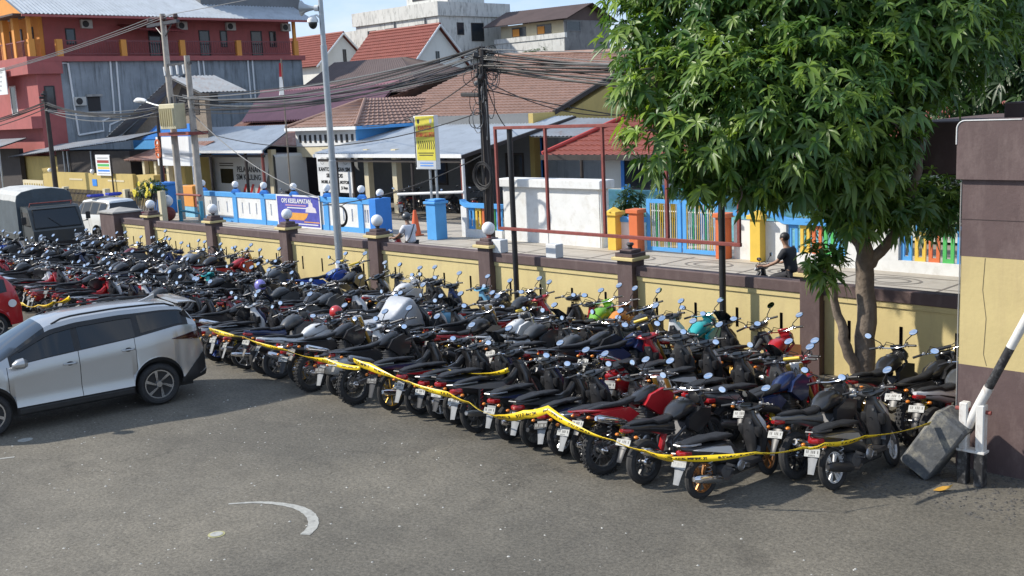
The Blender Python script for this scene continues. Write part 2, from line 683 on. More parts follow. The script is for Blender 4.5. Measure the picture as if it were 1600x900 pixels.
for i, (x, y) in enumerate(arc):
    a = Vector(arc[max(i - 1, 0)])
    b = Vector(arc[min(i + 1, len(arc) - 1)])
    t = (b - a).normalized()
    nn = Vector((-t.y, t.x)) * (0.018 + 0.045 * min(1, i / 24) + 0.004 * sin(i * 1.9))
    vs += [(x + nn.x, y + nn.y, 0.0), (x - nn.x, y - nn.y, 0.0)]
mb.add([(p[0], p[1], 0.009) for p in vs], [(2 * i, 2 * i + 1, 2 * i + 3, 2 * i + 2) for i in range(len(arc) - 1)])
tag(mb.build('painted_arc', M_LINE), kind='structure')


def disc(x, y, r, z, m, name):
    return tag(MB().add([(x + r * cos(2 * pi * k / 20), y + r * sin(2 * pi * k / 20), z) for k in range(20)], [tuple(range(20))]).build(name, m), kind='structure')


disc(-11.08, -10.41, 0.1, 0.009, M_YDOT, 'painted_dot')
disc(-11.08, -10.41, 0.075, 0.013, M_LINE, 'painted_dot')
disc(-16.94, -10.39, 0.11, 0.009, M_LINE, 'painted_dot')
struct(MB().box((-16.3, -11.05, 0.008), (0.5, 0.05, 0.002), (0, 0, radians(62))), 'painted_dash', M_LINE)

# ---- loose grit and pale chips on the asphalt
rg_ = random.Random(11)
for (nm, cnt, area, m_, s0, s1) in (('pale_grit', 420, (-20, -3, -12.5, -6.6), mat('pale_chip', (0.5, 0.49, 0.45), 0.8, var=0.2, scale=9), 0.008, 0.022),
                                    ('dark_gravel', 700, (-6.2, -3.5, -4.6, -3.12), mat('dark_gravel', (0.07, 0.066, 0.06), 0.85, var=0.4, scale=9), 0.012, 0.035)):
    mb = MB()
    for k in range(cnt):
        x, y = rg_.uniform(area[0], area[1]), rg_.uniform(area[2], area[3])
        r = rg_.uniform(s0, s1)
        h = r * rg_.uniform(0.3, 0.6)
        a = rg_.random() * 6
        pts = [(x + r * rg_.uniform(0.6, 1.2) * cos(a + q * 1.257), y + r * rg_.uniform(0.6, 1.2) * sin(a + q * 1.257), 0.003) for q in range(5)]
        mb.add(pts + [(x, y, 0.004 + h)], [(q, (q + 1) % 5, 5) for q in range(5)])
    tag(mb.build(nm, m_), 'scattered pale chips on the asphalt' if nm == 'pale_grit' else 'dark loose gravel at the foot of the gatehouse', 'gravel', kind='stuff')

# ================================================================== compound wall
M_SLITSHADE = mat('slit_shade_brown', (0.02, 0.014, 0.013), 0.85)  # near-black brown that paints the darkness inside the open slits
PX = [-9.55 - 4.02 * k for k in range(7)]        # left edge of the shaft of each pillar, right to left
cw = thing('compound_wall', 'long cream and brown boundary wall with brown pillars behind the motorcycles', 'wall')


def wall_bay(x0, x1):
    mb = MB()
    n = 4
    sp = (x1 - x0) / n
    mb.bx(x0, x1, 0.06, 0.21, 0.0, 0.62)
    mb.bx(x0, x1, 0.06, 0.21, 0.98, 1.28)
    e = x0
    for k in range(n):
        c = x0 + sp * (k + 0.5)
        mb.bx(e, c - 0.028, 0.06, 0.21, 0.62, 0.98)
        e = c + 0.028
        sl_ = MB()  # added plates on the jambs and back, coloured as the slit's shade
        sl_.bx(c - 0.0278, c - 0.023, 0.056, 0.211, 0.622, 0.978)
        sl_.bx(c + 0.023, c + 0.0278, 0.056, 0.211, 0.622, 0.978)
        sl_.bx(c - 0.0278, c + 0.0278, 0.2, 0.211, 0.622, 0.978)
        sl_.build('slit_shade_liner', M_SLITSHADE, cw)
    mb.bx(e, x1, 0.06, 0.21, 0.62, 0.98)
    mb.build('wall_panel', M_YELLOW, cw)
    MB().bx(x0, x1, 0.03, 0.205, 1.281, 1.366).build('wall_band', M_YELLOW, cw)
    MB().bx(x0, x1, -0.0, 0.24, 1.37, 1.57, 0.012).build('coping', M_BROWN, cw)
    # the added backing board and the shade-coloured liners keep the slits dark
    MB().bx(x0, x1, 0.212, 0.24, 0.02, 1.366).build('backing', M_BROWN, cw)


edges = [-5.56] + [v for x in PX for v in (x + 0.38, x)] + [-35.6]
for i in range(0, len(edges), 2):
    wall_bay(edges[i + 1], edges[i])
for k, x in enumerate(PX):
    c = x + 0.19
    sh = MB().bx(x, x + 0.38, -0.1, 0.28, 0.0, 1.68, 0.008).build('pillar', M_BROWN, cw)
    MB().bx(c - 0.27, c + 0.27, -0.18, 0.36, 1.681, 1.745, 0.008).build('cap_band', M_YELLOW, sh)
    m2 = MB().bx(c - 0.215, c + 0.215, -0.125, 0.305, 1.746, 1.82, 0.008)
    m2.bx(c - 0.15, c + 0.15, -0.06, 0.24, 1.822, 1.885, 0.008)
    m2.build('cap', M_BROWN, sh)

ordn = ['first', 'second', 'third', 'fourth', 'fifth', 'sixth', 'seventh', 'eighth', 'ninth', 'tenth', '11th', '12th', '13th', '14th', '15th', '16th', '17th', '18th', '19th', '20th']


def nth(i):
    if i < 10:
        return ordn[i]
    i += 1
    return '%d%s' % (i, 'th' if 10 < i % 100 < 14 else {1: 'st', 2: 'nd', 3: 'rd'}.get(i % 10, 'th'))


for k, x in enumerate(PX):
    c = x + 0.19
    if k == 0:
        continue
    if k == 1:
        t = thing('lamp_stub', 'black lamp holder without its globe on the pillar by the blue gate', 'lamp', (c, 0.09, 1.886))
        MB().tube([(0, 0, 0), (0, 0, 0.05), (0, 0, 0.09)], [0.05, 0.04, 0.075], 12).build('neck', M_BLACK, t)
        MB().cyl((0, 0, 0.091), (0, 0, 0.125), 0.085, 0.06, 12).build('collar', M_BLACK, t)
        continue
    t = thing('globe_lamp', 'white globe lamp on the %s brown wall pillar from the left' % ordn[6 - k], 'lamp', (c, 0.09, 1.886), group='globe lamps on the compound wall')
    MB().tube([(0, 0, 0), (0, 0, 0.04), (0, 0, 0.08)], [0.055, 0.045, 0.07], 12).build('neck', M_RUST if k == 2 else M_BLACK, t)
    MB().ball((0, 0, 0.205), 0.148, 24, 16).build('globe', M_GLOBE, t, True)
# white concrete stumps on the coping
for x, lab in ((-17.1, 'white concrete stump on the coping beside the black billboard post'), (-15.45, 'white concrete stump on the coping, right of the other stump')):
    tag(MB().bx(-0.15, 0.15, -0.115, 0.115, 0, 0.29, 0.012).build('concrete_stump', M_WHITE, loc=(x, 0.125, 1.571)), lab, 'stump', 'stumps on the wall')
# gate pillar at the far end
t = thing('gate_pillar', 'wide brown gate pillar with a low pyramid top at the far wall end', 'pillar', (-36.2, 0.3, 0))
MB().bx(-0.55, 0.55, -0.5, 0.5, 0, 1.72, 0.01).build('shaft', M_BROWN, t)
MB().add([(-0.6, -0.55, 1.721), (0.6, -0.55, 1.721), (0.6, 0.55, 1.721), (-0.6, 0.55, 1.721), (-0.6, -0.55, 1.77), (0.6, -0.55, 1.77), (0.6, 0.55, 1.77), (-0.6, 0.55, 1.77), (0, 0, 1.9)],
         [(0, 1, 2, 3), (0, 1, 5, 4), (1, 2, 6, 5), (2, 3, 7, 6), (3, 0, 4, 7), (4, 5, 8), (5, 6, 8), (6, 7, 8), (7, 4, 8)]).build('pyramid_cap', M_CONC, t)

# ================================================================== gatehouse block at the right edge
gh = thing('gatehouse', 'tall cream and brown gatehouse corner with dark brown canopy at right edge', 'building')
MB().bx(-5.55, 2.5, -3.1, 3.8, 0.0, 1.34).build('lower_band', M_BROWN, gh)
MB().bx(-5.547, 2.5, -3.097, 3.8, 1.34, 2.70).build('middle_band', mat('gatehouse_yellow', (0.55, 0.445, 0.21), 0.75, var=0.08, scale=1.4, bump=0.15, bscale=18, stain=0.5, stain_col=(0.42, 0.32, 0.17), stain_scale=(2.0, 2.0, 0.3)), gh)  # a slightly darker yellow than on the compound wall
MB().tube([(-5.25, -3.099, 2.69), (-5.27, -3.099, 2.3), (-5.22, -3.099, 1.95), (-5.24, -3.099, 1.5), (-5.2, -3.099, 1.36)], 0.004, 4).build('plaster_crack', mat('crack_brown', (0.25, 0.2, 0.12), 0.9), gh)  # thin brown line drawn down the band for the crack
MB().bx(-5.55, 2.5, -3.1, 3.8, 2.70, 3.64).build('upper_band', M_BROWN, gh)
# groove lines in the upper band
mb = MB()
mb.bx(-5.552, 2.5, -3.104, -3.0, 3.15, 3.158)
mb.build('groove', mat('brown_groove', (0.05, 0.033, 0.032), 0.8), gh)
# rounded fascia panel with its pale worn edge
pr_ = []
x0, x1, z0, z1, rr = -5.6, 2.5, 3.641, 4.34, 0.1
for k in range(7):
    a = pi - k * (pi / 2) / 6
    pr_.append((x0 + rr + rr * cos(a), z1 - rr + rr * sin(a)))
poly = [(x0, z0)] + pr_ + [(x1, z1), (x1, z0)]
MB().prism(poly, -3.16, -2.4).build('fascia', M_BROWN, gh)
MB().tube([(x0 - 0.004, -3.162, z0 + 0.42)] + [(p[0] - 0.003, -3.163, p[1] + 0.004) for p in pr_] + [(x0 + 0.75, -3.163, z1 + 0.005)], 0.008, 6).build('edge_trim', M_OFFWHITE, gh)
MB().tube([(-5.556, -3.103, 0.6), (-5.56, -3.104, 1.9), (-5.555, -3.103, 2.6), (-5.56, -3.104, 3.2), (-5.558, -3.104, 3.6)], 0.007, 6).build('conduit', M_CONC, gh)
# canopy further back and the box above it
MB().bx(-8.1, 2.5, 0.7, 4.2, 3.36, 4.2, 0.02).build('canopy', M_BROWN, gh)
MB().bx(-6.67, 2.5, 1.0, 4.2, 4.202, 4.46, 0.02).build('roof_box', M_BROWN, gh)
MB().bx(-7.8, -7.45, 3.6, 3.95, 0, 3.36).build('column', M_BROWN, gh)

# ---- boom barrier with counterweight
M_BW = mat('boom_black_paint', (0.02, 0.02, 0.022), 0.45, var=0.3, scale=10, stain=0.5, stain_col=(0.3, 0.3, 0.3), stain_scale=(6, 6, 6))
M_WW = mat('boom_white_paint', (0.68, 0.67, 0.64), 0.5, var=0.1, scale=10, stain=0.6, stain_col=(0.25, 0.12, 0.06), stain_scale=(4, 4, 2))
bm_ = thing('boom_barrier', 'raised black and white striped boom barrier with concrete counterweight', 'barrier', (-5.14, -3.62, 0))
for dx in (-0.09, 0.11):
    p_ = MB().bx(dx - 0.05, dx + 0.05, -0.06, 0.06, 0.44, 1.02, 0.012).build('post', M_WW, bm_)
    MB().bx(dx - 0.058, dx + 0.058, -0.065, 0.065, 0.0, 0.438, 0.01).build('post_base', M_BW, p_)
MB().bx(-0.16, 0.18, -0.075, 0.075, 0.42, 0.45, 0.004).build('cross_plate', M_WW, bm_)
MB().cyl((-0.2, 0, 0.93), (0.22, 0, 0.93), 0.025).build('pivot', M_RUST, bm_)
d_ = Vector((0.42, 0, 0.92)).normalized()
o_ = Vector((0.01, 0, 0.86))
for a, b, m_ in ((-0.15, 0.42, M_WW), (0.42, 0.98, M_BW), (0.98, 1.5, M_WW), (1.5, 2.0, M_BW), (2.0, 2.5, M_WW), (2.5, 3.0, M_BW), (3.0, 3.5, M_WW)):
    MB().cyl(o_ + d_ * a, o_ + d_ * b, 0.052 if a > 0 else 0.058, None, 14).build('boom_segment', m_, bm_, True)
mb = MB()
mb.box((0, 0, 0), (0.86, 0.42, 0.4), None, 0.03)
rot = Matrix.Translation((-0.4, -0.02, 0.45)) @ Matrix.Rotation(-radians(57), 4, 'Y')
mb.xf(rot)
for i in range(len(mb.v)):
    x, y, z = mb.v[i]
    mb.v[i] = (x + 0.01 * sin(i * 7.3), y + 0.012 * sin(i * 3.1), max(0.02, z + 0.01 * sin(i * 5.7)))
mb.build('counterweight', mat('painted_concrete_weight', (0.09, 0.095, 0.1), 0.75, var=0.3, scale=4, bump=0.5, bscale=18, stain=0.95, stain_col=(0.38, 0.35, 0.27), stain_scale=(1.6, 1.6, 1.6)), bm_)

# ================================================================== empty billboard frame
bf = thing('billboard_frame', 'empty rusty red billboard frame on two black posts in front of the wall', 'billboard', (0, -0.3, 0))
mb = MB()
for x in (-16.2, -10.97):
    MB().tube([(x, 0, 0), (x, 0, 2.0), (x, 0, 4.28)], 0.06, 12).build('post', M_BLACK, bf, True)
MB().bx(-16.55, -10.5, -0.135, -0.075, 4.27, 4.335, 0.006).build('rail', M_RUST, bf)
MB().bx(-16.55, -10.5, -0.135, -0.075, 2.165, 2.23, 0.006).build('rail', M_RUST, bf)
for x in (-16.52, -15.08, -13.58, -12.08, -10.54):
    MB().bx(x - 0.028, x + 0.028, -0.134, -0.076, 2.232, 4.268, 0.004).build('upright', M_RUST, bf)

# ================================================================== lamp mast with loudspeaker and camera
lp = thing('lamp_mast', 'tall galvanised mast standing among the motorcycles before the wall', 'pole', (-22.36, -0.45, 0))
MB().tube([(0, 0, 0), (0, 0, 3.6), (0, 0, 3.61), (0, 0, 6.4), (0, 0, 6.41), (0, 0, 9.4)], [0.1, 0.095, 0.08, 0.078, 0.062, 0.055], 14).build('mast', M_GALV, lp, True)
MB().tube([(0, 0, 0.05), (0, 0, 1.05)], 0.108, 14).build('base_sleeve', M_WHITE, lp, True)
t = thing('loudspeaker', 'grey horn loudspeaker clamped to the tall galvanised mast', 'loudspeaker', (-22.36, -0.45, 7.28))
dv = Vector((-0.82, -0.57, 0.05)).normalized()
MB().tube([dv * 0.08, dv * 0.2, dv * 0.3, dv * 0.42, dv * 0.5], [0.05, 0.05, 0.07, 0.11, 0.19], 18).build('horn', M_GALV, t, True)
MB().tube([dv * 0.06, dv * 0.16], 0.075, 14).build('driver', M_WHITE, t, True)
MB().tube([(0, 0, 0), dv * 0.1], 0.03, 8).build('bracket', M_DARKMETAL, t)
t = thing('dome_camera', 'dome surveillance camera under a white hood on the galvanised mast', 'camera', (-22.5, -0.62, 6.95))
MB().tube([(0, 0, 0.0), (0, 0, 0.06), (0, 0, 0.12), (0, 0, 0.16)], [0.135, 0.13, 0.1, 0.04], 18).build('hood', M_WHITE, t, True)
MB().ball((0, 0, -0.02), (0.11, 0.11, 0.14), 16, 10).build('dome', M_GLASS, t, True)
MB().tube([(0, 0, 0.14), (0.07, 0.08, 0.17), (0.12, 0.14, 0.1)], 0.025, 8).build('bracket', M_WHITE, t)

# ================================================================== motorcycles
PAINT = {
    'black': mat('paint_black', (0.018, 0.018, 0.02), 0.3, var=0.2, scale=5, coat=0.5),
    'charcoal': mat('paint_charcoal', (0.06, 0.063, 0.067), 0.34, var=0.15, scale=5, coat=0.4),
    'grey': mat('paint_grey', (0.17, 0.18, 0.19), 0.34, metal=0.3, var=0.12, scale=5, coat=0.4),
    'red': mat('paint_red', (0.42, 0.012, 0.018), 0.28, var=0.12, scale=5, coat=0.5),
    'white': mat('paint_white', (0.68, 0.69, 0.7), 0.3, var=0.05, scale=5, coat=0.5),
    'blue': mat('paint_blue', (0.018, 0.07, 0.36), 0.28, var=0.12, scale=5, coat=0.5),
    'dark blue': mat('paint_dark_blue', (0.012, 0.025, 0.09), 0.28, var=0.12, scale=5, coat=0.5),
    'light blue': mat('paint_light_blue', (0.17, 0.42, 0.62), 0.3, var=0.08, scale=5, coat=0.5),
    'turquoise': mat('paint_turquoise', (0.03, 0.4, 0.42), 0.3, var=0.1, scale=5, coat=0.5),
    'green': mat('paint_green', (0.17, 0.42, 0.03), 0.3, var=0.1, scale=5, coat=0.5),
    'orange': mat('paint_orange', (0.72, 0.24, 0.02), 0.3, var=0.1, scale=5, coat=0.5),
    'yellow': mat('paint_yellow', (0.7, 0.5, 0.04), 0.3, var=0.1, scale=5, coat=0.5),
    'maroon': mat('paint_maroon', (0.13, 0.012, 0.022), 0.3, var=0.12, scale=5, coat=0.5),
    'gold': mat('paint_gold', (0.5, 0.32, 0.07), 0.32, metal=0.6, var=0.12, scale=5),
    'copper': mat('paint_copper', (0.4, 0.19, 0.07), 0.36, metal=0.6, var=0.12, scale=5),
    'silver': mat('paint_silver', (0.5, 0.51, 0.53), 0.3, metal=0.8, var=0.1, scale=5),
    'cream': mat('paint_cream', (0.62, 0.55, 0.42), 0.35, var=0.06, scale=5, coat=0.4),
}
M_PLATE = mat('plate_white', (0.36, 0.37, 0.36), 0.55, var=0.2, scale=14, stain=0.5, stain_col=(0.2, 0.19, 0.17), stain_scale=(5, 5, 5))
M_PLATEK = mat('plate_black', (0.02, 0.02, 0.022), 0.5, var=0.1)
M_GUARD = mat('grey_mudguard', (0.22, 0.23, 0.24), 0.5, var=0.2, scale=9)
M_MUFF = mat('muffler', (0.18, 0.16, 0.15), 0.45, metal=0.7, var=0.3, scale=9)
M_ENGINE = mat('engine_cast', (0.13, 0.13, 0.135), 0.5, metal=0.6, var=0.3, scale=14)

PROTO = {}        # bike kind -> list of (part name, mesh, parent index or None, slot) ; slot names which material may be swapped


def steer(mb, turn, head, rake):
    """turn the front assembly about the steering axis through head, leaning back by rake"""
    ax = Vector((-sin(rake), 0, cos(rake)))
    M = Matrix.Translation(head) @ Matrix.Rotation(turn, 4, ax) @ Matrix.Translation(-Vector(head))
    return mb.xf(M)


def rim_mesh(R, w, style):
    mb = MB()
    mb.torus((0, 0, 0), R, w * 0.62, 'y', 24, 6, 0.022)
    if style == 'wire':
        for k in range(16):
            a = 2 * pi * k / 16
            b = a + (0.35 if k % 2 else -0.35)
            s = 0.03 if k % 2 else -0.03
            mb.tube([(0.035 * cos(b), s, 0.035 * sin(b)), (R * cos(a), 0, R * sin(a))], 0.0032, 4, cap=False)
        mb.cyl((0, -0.06, 0), (0, 0.06, 0), 0.045, None, 10)
    else:
        ns = {'five': 5, 'six': 6, 'star': 8}[style]
        for k in range(ns):
            a = 2 * pi * k / ns
            for da in ((-0.13, 0.13) if style != 'star' else (0.0,)):
                p0 = Vector((0.04 * cos(a), 0, 0.04 * sin(a)))
                p1 = Vector(((R - 0.005) * cos(a + da), 0, (R - 0.005) * sin(a + da)))
                d = p1 - p0
                mb.box((p0 + p1) / 2, (d.length, w * 0.5, 0.02), Matrix.Rotation(-atan2(d.z, d.x), 3, 'Y'))
        mb.cyl((0, -w * 0.6, 0), (0, w * 0.6, 0), 0.05, None, 12)
    return mb


def tyre_mesh(R, r, w, knob=False):
    mb = MB()
    mb.torus((0, 0, 0), R - r, w, 'y', 30, 8, r)
    if knob:
        for k in range(36):
            a = 2 * pi * k / 36
            for y in ((-0.042, 0.0, 0.042) if k % 2 else (-0.025, 0.025)):
                mb.box((R * cos(a), y, R * sin(a)), (0.022, 0.022, 0.024), Matrix.Rotation(-a, 3, 'Y'))
    return mb


def disc_mesh():
    mb = MB()
    mb.torus((0, 0.045, 0), 0.095, 0.003, 'y', 24, 4, 0.022)
    return mb


def proto_builder():
    L = []

    def part(name, mb, m, parent=None, slot=None, smooth=40):
        L.append((name, mb.mesh(name, m, smooth), parent, slot))
        return len(L) - 1
    return L, part


def mirrors(part, P, turn, head, rake, z=1.03, x=0.38, spread=0.3, rise=0.19, shape='oval'):
    for sgn in (-1, 1):
        st = MB().tube([(x, sgn * 0.16, z), (x - 0.01, sgn * 0.2, z + rise * 0.45), (x - 0.03, sgn * spread, z + rise)], 0.0075, 6)
        steer(st, turn, head, rake)
        i = part('mirror', st, M_BLACK)
        hd = MB()
        c = Vector((x - 0.035, sgn * spread, z + rise + 0.015))
        R3 = Matrix.Rotation(-sgn * 0.22, 3, 'Z') @ Matrix.Rotation(radians(20), 3, 'Y') @ Matrix.Rotation(sgn * 0.3, 3, 'X')
        hd.ball(c, (0.026, 0.066, 0.042), 14, 8, R3)
        steer(hd, turn, head, rake)
        part('mirror_shell', hd, M_BLACK, i, None, True)
        gl = MB()
        cc = c + R3 @ Vector((-0.0255, 0, 0))
        n = 16
        gl.add([cc + R3 @ Vector((0, 0.06 * cos(2 * pi * k / n), 0.037 * sin(2 * pi * k / n))) for k in range(n)] + [cc + R3 @ Vector((-0.004, 0, 0))],
               [(k, (k + 1) % n, n) for k in range(n)])
        steer(gl, turn, head, rake)
        part('mirror_glass', gl, M_MIRROR, i, None, True)


def handlebar(part, turn, head, rake, z=1.02, x=0.36, w=0.34, sweep=0.07, rise=0.03, grip=None, bare=True):
    hb = MB().tube([(x - sweep, -w, z + rise - 0.01), (x - sweep * 0.6, -w + 0.13, z + rise), (x + 0.02, -0.09, z), (x + 0.02, 0.09, z), (x - sweep * 0.6, w - 0.13, z + rise), (x - sweep, w, z + rise - 0.01)], 0.011, 6)
    steer(hb, turn, head, rake)
    i = part('handlebar', hb, M_CHROME)
    for sgn in (-1, 1):
        g = MB().tube([(x - sweep, sgn * (w + 0.005), z + rise - 0.01), (x - sweep * 0.6 - 0.004, sgn * (w - 0.12), z + rise)], [0.018, 0.017], 8)
        steer(g, turn, head, rake)
        part('grip', g, grip or M_BLACK, i)
        lv = MB().tube([(x - sweep * 0.3 + 0.03, sgn * (w - 0.14), z + rise - 0.005), (x - sweep * 0.5 + 0.055, sgn * (w - 0.08), z + rise - 0.01), (x - sweep + 0.06, sgn * (w - 0.0), z + rise - 0.02)], 0.006, 5)
        lv.box((x - sweep * 0.4, sgn * (w - 0.15), z + rise + 0.006), (0.05, 0.05, 0.045), None, 0.008)
        steer(lv, turn, head, rake)
        part('lever', lv, M_METAL, i)
    return i


def wheels(part, xr, xf, R, r, w, style, turn, head, rake, knob=False, Rf=None):
    Rf = Rf or R
    for (x, RR, tr, ww) in ((xr, R, 0, w), (xf, Rf, turn, w * 0.85)):
        M = Matrix.Translation((x, 0, RR))
        a = rim_mesh(RR - 2 * r + 0.012, ww, style).xf(M)
        b = tyre_mesh(RR, r, ww, knob).xf(M)
        c = disc_mesh().xf(M)
        if tr:
            for q in (a, b, c):
                steer(q, turn, head, rake)
        i = part('wheel', a, PAINT['charcoal'], None, 'rim')
        part('tyre', b, M_RUBBER, i)
        part('brake_disc', c, M_METAL, i)


def plate(part, x, z, tilt, guard_m, gl=0.3, gw=0.075):
    g = MB()
    pts = []
    d = Vector((-sin(tilt), 0, -cos(tilt)))
    nrm = Vector((-cos(tilt), 0, sin(tilt)))
    o = Vector((x, 0, z + 0.07))
    rings = []
    for k, (t, ww) in enumerate(((0, gw * 1.2), (0.12, gw), (0.22, gw * 0.75), (gl, gw * 0.6))):
        p = o + d * t
        rings.append([tuple(p + Vector((0, ww, 0)) - nrm * 0.012), tuple(p + nrm * 0.004), tuple(p + Vector((0, -ww, 0)) - nrm * 0.012), tuple(p - nrm * 0.012)])
    g.rings(rings)
    part('rear_mudguard', g, guard_m, None, 'guard')
    p = MB()
    R3 = Matrix.Rotation(tilt, 3, 'Y')
    c = o + d * 0.08 + nrm * 0.014
    p.box(c, (0.006, 0.225, 0.09), R3)
    i = part('number_plate', p, M_PLATE, None, 'plate')
    q = MB()
    for k in range(8):
        if k in (2, 6):
            continue
        q.box(c + R3 @ Vector((-0.0036, 0.084 - k * 0.024, 0.012)), (0.003, 0.012 if k % 3 else 0.008, 0.034), R3)
    for k in range(5):
        q.box(c + R3 @ Vector((-0.0036, 0.04 - k * 0.02, -0.029)), (0.003, 0.009, 0.013), R3)
    part('plate_marks', q, M_PLATEK, i, 'marks')


def make_scooter(turn, style='five', classic=False, maxi=False):
    L, part = proto_builder()
    R, head, rake = 0.275, Vector((0.40, 0, 0.86)), radians(26)
    xr, xf = -0.62, 0.63
    wheels(part, xr, xf, R, 0.048, 0.046, style, turn, head, rake)
    b = MB()
    if classic:
        b.loft([(-0.93, 0, 0.60, 0.05, 0.06), (-0.84, 0, 0.56, 0.14, 0.13), (-0.62, 0, 0.52, 0.19, 0.19), (-0.36, 0, 0.5, 0.18, 0.2), (-0.14, 0, 0.46, 0.14, 0.2), (-0.05, 0, 0.42, 0.12, 0.16)], 16, 2.3)
    else:
        b.loft([(-0.97, 0, 0.735, 0.03, 0.018), (-0.88, 0, 0.70, 0.085, 0.055), (-0.7, 0, 0.64, 0.125, 0.1), (-0.5, 0, 0.585, 0.145, 0.135), (-0.3, 0, 0.54, 0.15, 0.165), (-0.12, 0, 0.48, 0.135, 0.19), (-0.04, 0, 0.42, 0.12, 0.15)], 14, 2.4)
    bi = part('body_panel', b, PAINT['black'], None, 'body', True)
    # coloured side flash
    f = MB()
    for sgn in (-1, 1):
        f.prism([(-0.86, 0.705), (-0.5, 0.675), (-0.22, 0.62), (-0.16, 0.5), (-0.3, 0.545), (-0.55, 0.62)], sgn * 0.115, sgn * 0.158)
    part('side_flash', f, PAINT['charcoal'], bi, 'flash')
    part('tail_light', MB().loft([(-0.975, 0, 0.665, 0.03, 0.02), (-0.95, 0, 0.66, 0.08, 0.04), (-0.86, 0, 0.655, 0.105, 0.05)], 12), M_REDLENS, bi, None, True)
    s = MB().loft([(-0.9, 0, 0.765, 0.05, 0.012), (-0.78, 0, 0.778, 0.105, 0.022), (-0.5, 0, 0.772, 0.125, 0.028), (-0.42, 0, 0.752, 0.13, 0.03), (-0.2, 0, 0.738, 0.12, 0.032), (-0.07, 0, 0.715, 0.07, 0.02)], 16, 3.4)
    part('seat', s, M_SEAT, None, 'seat', True)
    g = MB().tube([(-0.72, -0.125, 0.755), (-0.9, -0.11, 0.77), (-1.0, -0.05, 0.78), (-1.0, 0.05, 0.78), (-0.9, 0.11, 0.77), (-0.72, 0.125, 0.755)], 0.013, 6)
    part('grab_rail', g, M_DARKMETAL, None, 'rail')
    fl = MB()
    fl.bx(-0.14, 0.36, -0.16, 0.16, 0.27, 0.335, 0.02)
    fl.bx(-0.3, 0.3, -0.11, 0.11, 0.2, 0.29, 0.02)
    part('floorboard', fl, M_BLACK)
    sh = MB().loftz([(0.42, 0, 0.28, 0.03, 0.09), (0.44, 0, 0.4, 0.045, 0.15), (0.43, 0, 0.56, 0.05, 0.205), (0.41, 0, 0.66, 0.05, 0.21), (0.385, 0, 0.76, 0.05, 0.155), (0.36, 0, 0.88, 0.045, 0.085), (0.36, 0, 0.95, 0.04, 0.07)], 16, 2.2)
    si = part('front_shield', sh, PAINT['black'], None, 'body', True)
    nose = MB().loftz([(0.49, 0, 0.5, 0.05, 0.08), (0.52, 0, 0.62, 0.075, 0.12), (0.49, 0, 0.76, 0.075, 0.12), (0.43, 0, 0.88, 0.05, 0.08)], 12, 2.2)
    part('nose_panel', nose, PAINT['charcoal'], si, 'flash', True)
    inner = MB()
    inner.loftz([(0.36, 0, 0.34, 0.025, 0.06), (0.345, 0, 0.46, 0.035, 0.085), (0.335, 0, 0.6, 0.04, 0.1), (0.325, 0, 0.74, 0.035, 0.085), (0.325, 0, 0.84, 0.025, 0.05)], 12, 2.2)
    for sgn in (-1, 1):
        inner.loftz([(0.36, sgn * 0.12, 0.6, 0.02, 0.03), (0.345, sgn * 0.13, 0.66, 0.04, 0.05), (0.35, sgn * 0.125, 0.74, 0.038, 0.05)], 10, 2.6)
    inner.cyl((0.3, -0.05, 0.79), (0.285, -0.05, 0.795), 0.018, None, 10)
    inner.tube([(0.3, 0, 0.7), (0.27, 0, 0.69), (0.265, 0, 0.705)], 0.006, 5)
    part('inner_panel', inner, M_BLACK, si)
    cov = MB().loft([(0.27, 0, 0.985, 0.09, 0.028), (0.33, 0, 1.0, 0.19, 0.042), (0.4, 0, 0.995, 0.2, 0.05), (0.48, 0, 0.965, 0.12, 0.055), (0.55, 0, 0.925, 0.05, 0.03)], 14, 2.0)
    steer(cov, turn, head, rake)
    ci = part('handlebar_cover', cov, PAINT['black'], None, 'cowl', True)
    sp = MB().box((0.285, 0, 1.03), (0.075, 0.15, 0.03), (0, radians(-28), 0), 0.01)
    steer(sp, turn, head, rake)
    part('speedometer', sp, M_GLASS, ci)
    hl = MB().ball((0.51, 0, 0.945), (0.045, 0.1, 0.05), 12, 8)
    steer(hl, turn, head, rake)
    part('headlight', hl, M_CLEARLENS, ci, None, True)
    handlebar(part, turn, head, rake, 1.0, 0.36, 0.34, 0.08, 0.035, None, False)
    mirrors(part, None, turn, head, rake, 1.02, 0.35, 0.3, 0.2)
    fk = MB()
    for sgn in (-1, 1):
        fk.tube([(xf, sgn * 0.07, R), (0.5, sgn * 0.07, 0.55)], [0.02, 0.022], 8)
    steer(fk, turn, head, rake)
    part('fork', fk, M_METAL)
    fm = MB()
    rings = []
    for k in range(9):
        a = radians(20 + k * 17)
        rr = R + 0.035
        rings.append([(xf + rr * cos(a), -0.06, R + rr * sin(a) - 0.012), (xf + (rr + 0.018) * cos(a), 0, R + (rr + 0.018) * sin(a)), (xf + rr * cos(a), 0.06, R + rr * sin(a) - 0.012), (xf + (rr + 0.006) * cos(a), 0, R + (rr + 0.006) * sin(a))])
    fm.rings(rings)
    steer(fm, turn, head, rake)
    part('front_mudguard', fm, PAINT['black'], None, 'body', True)
    en = MB()
    en.loft([(-0.7, 0.1, 0.29, 0.045, 0.07), (-0.5, 0.11, 0.29, 0.06, 0.08), (-0.25, 0.08, 0.28, 0.09, 0.09), (-0.12, 0.0, 0.28, 0.1, 0.07)], 12)
    en.cyl((-0.3, -0.13, 0.3), (-0.3, 0.13, 0.3), 0.09, None, 14)
    part('engine', en, M_ENGINE)
    ex = MB()
    ex.tube([(-0.12, -0.08, 0.22), (-0.3, -0.14, 0.2), (-0.45, -0.15, 0.24)], 0.02, 8)
    ei = part('exhaust', ex, M_MUFF)
